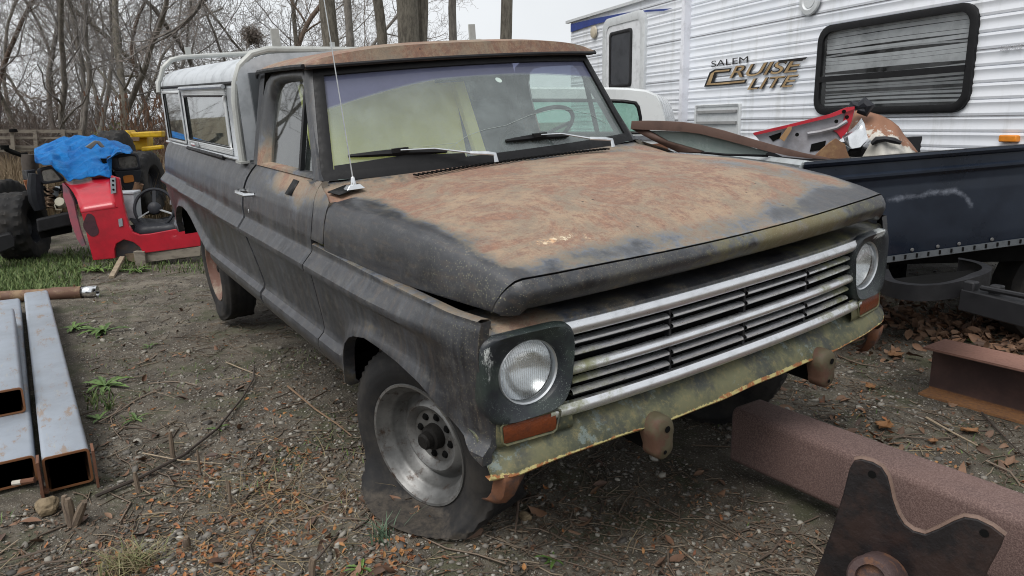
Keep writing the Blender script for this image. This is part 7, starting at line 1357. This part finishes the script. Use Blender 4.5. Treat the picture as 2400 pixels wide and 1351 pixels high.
# long arching limbs that hang in from above left, belonging to the near tree
r = random.Random(5); nt7 = [o for o in SC.objects if o.name.startswith('bare_tree') and 'top left corner' in o.get('label', '')][0]
for pts, r0 in (([(700, -260), (560, -120), (480, 0), (420, 62), (345, 95), (280, 98)], .035), ([(620, -200), (500, -60), (470, 10), (430, 60), (380, 92), (330, 118), (290, 150)], .03)):
    Q = [ondist(p, 9.5 + .3 * i) for i, p in enumerate(pts)]; SM = []
    for i in range(len(Q) - 1):
        for t_ in np.linspace(0, 1, 6)[:-1]: p0, p1, p2, p3 = Q[max(i - 1, 0)], Q[i], Q[i + 1], Q[min(i + 2, len(Q) - 1)]; SM.append(.5 * ((2 * p1) + (-p0 + p2) * t_ + (2 * p0 - 5 * p1 + 4 * p2 - p3) * t_ * t_ + (-p0 + 3 * p1 - 3 * p2 + p3) * t_ ** 3))
    mb = MB().tube(SM, np.linspace(r0, .006, len(SM)), 6); o = obj('limb', mb, BK[1], nt7); o.matrix_parent_inverse = Matrix.Translation(-Vector(nt7.location)); sg = []
    for k, p in enumerate(SM[6:]):
        for _ in range(2): d = np.array([r.gauss(0, 1), r.gauss(0, 1), r.gauss(-.2, .8)]); d /= np.linalg.norm(d); L_ = r.uniform(.15, .5); q = p + d * L_; sg.append((p, q, .005, .003)); sg.append((p + d * L_ * .5, p + d * L_ * .5 + np.array([r.gauss(0, .1), r.gauss(0, .1), r.gauss(0, .1)]), .003, .002))
    o = segmesh('limb_twigs', sg, 3, TWM[1], nt7); o.matrix_parent_inverse = Matrix.Translation(-Vector(nt7.location))
# thicket: far brush in one mass
sg = []; R = random.Random(77)
for i in range(190):
    g = ondist((R.uniform(-150, 800), 300), R.uniform(24, 48)); base = np.array([g[0], g[1], 0.])
    for k in range(9):
        d = np.array([R.gauss(0, .4), R.gauss(0, .4), 1.]); d /= np.linalg.norm(d); p = base + np.array([R.gauss(0, .5), R.gauss(0, .5), 0]); L_ = R.uniform(.8, 2.6); r_ = .013
        for j in range(4):
            q = p + d * L_ / 4; sg.append((p, q, r_, r_ * .75)); 
            for _ in range(2): e_ = d + np.array([R.gauss(0, .7), R.gauss(0, .7), R.gauss(.1, .5)]); e_ /= np.linalg.norm(e_); q2 = q + e_ * R.uniform(.3, .9); sg.append((q, q2, .009, .006)); e3 = e_ + np.array([R.gauss(0, .6), R.gauss(0, .6), R.gauss(0, .5)]); sg.append(((q + q2) / 2, (q + q2) / 2 + e3 * .3, .007, .005))
            p = q; r_ *= .75; d = d + np.array([R.gauss(0, .15), R.gauss(0, .15), 0]); d /= np.linalg.norm(d)
setp(segmesh('thicket', sg, 3, simple('thicket_twigs', (.14, .115, .10), .9, 0, .3, 1, col2=(.11, .075, .055)), None), kind='stuff')
# brambles with brown seed heads by the truck tail, and a green shrub
def leafcloud(name, c, rx, ry, rz, n, s_, cols, seed, parent=None):
    r = np.random.RandomState(seed); d = r.normal(0, 1, (n, 3)); d /= np.linalg.norm(d, axis=1)[:, None]; rad = r.uniform(.35, 1, n) ** .6 * (1 + .35 * np.sin(d[:, 0] * 5 + seed) * np.cos(d[:, 2] * 4)); P = d * rad[:, None] * [rx, ry, rz] + c; B = lb[r.randint(0, len(lb), n)] * (s_ * r.uniform(.6, 1.4, n))[:, None, None]; V = np.einsum('nij,nkj->nki', rotm(r, n, 1.2), B) + P[:, None, :]
    Fs = (np.array(LFc)[None] + (np.arange(n) * 15)[:, None, None]).reshape(-1, 4); return fast(name, V.reshape(-1, 3), Fs, tone_mat(name + str(seed), cols, .7), attrs=dict(tone=np.repeat(r.rand(n), 15)), parent=parent)
g = ondist((262, 300), 19.5); e = setp(empty('shrub', (g[0], g[1], 0)), 'yellow green leafy shrub behind the tarp and the yellow machine', 'shrub')
for k, (dx, dz, rr_) in enumerate(((-.35, .75, .55), (.15, 1.0, .65), (.55, .7, .5))): leafcloud('foliage', np.array([RRv[0] * dx, RRv[1] * dx, dz]), rr_, rr_, rr_ * .8, 900, .07, [(.05, .09, .02), (.11, .15, .035), (.19, .19, .06)], 100 + k, e)
sg = [((np.array([R.gauss(0, .1), R.gauss(0, .1), 0])), np.array([R.gauss(0, .5), R.gauss(0, .5), R.uniform(.8, 1.5)]), .012, .006) for _ in range(40)]; segmesh('stem', sg, 3, TWM[1], e)
g = ondist((352, 300), 14.5); e = setp(empty('shrub', (g[0], g[1], 0)), 'brown dead bramble with seed heads beside the pickup tail', 'shrub'); sg = []; tops = []
for k in range(80):
    p = np.array([R.gauss(0, .35), R.gauss(0, .35), 0]); q = p + np.array([R.gauss(0, .18), R.gauss(0, .18), R.uniform(.9, 2.0)]); sg.append((p, q, .009, .004)); tops.append(q)
    for _ in range(3): m_ = p + (q - p) * R.uniform(.4, .95); q2 = m_ + np.array([R.gauss(0, .15), R.gauss(0, .15), R.uniform(.05, .3)]); sg.append((m_, q2, .005, .003)); tops.append(q2)
segmesh('stem', sg, 3, simple('bramble_stem', (.16, .095, .06), .9), e); hs2 = []
for t_ in tops: pass
hs2 = [(t_ - np.array([0, 0, .03]), t_ + np.array([0, 0, .04]), .018, .010) for t_ in tops]; setp(segmesh('seed_heads', hs2, 5, simple('seed_head', (.12, .065, .04), .9), e), kind='stuff')
# shapes that the truck glass mirrors : trees and a red machine on the camera's own side of the yard
def mirror_tree(az, D, H, r0, seed, lab):
    g = CAMW + np.array([math.cos(az), math.sin(az), 0]) * D; e = setp(bpy.data.objects.new('bare_tree', None), lab, 'tree', 'bare trees past the left edge'); SC.collection.objects.link(e); e.location = (g[0], g[1], 0); b_, s_ = grow(seed, H, r0 * .65, start=.2, dens=.8, spread=.7); segmesh('trunk', b_, 6, BK[1], e); segmesh('crown', s_, 3, TWM[0], e)
for i, (az, D) in enumerate(((3.30, 14.8), (3.42, 19), (3.62, 15))): mirror_tree(az, D, 10, .16, 200 + i, 'bare tree just past the left edge, mirrored in the pickup door glass')
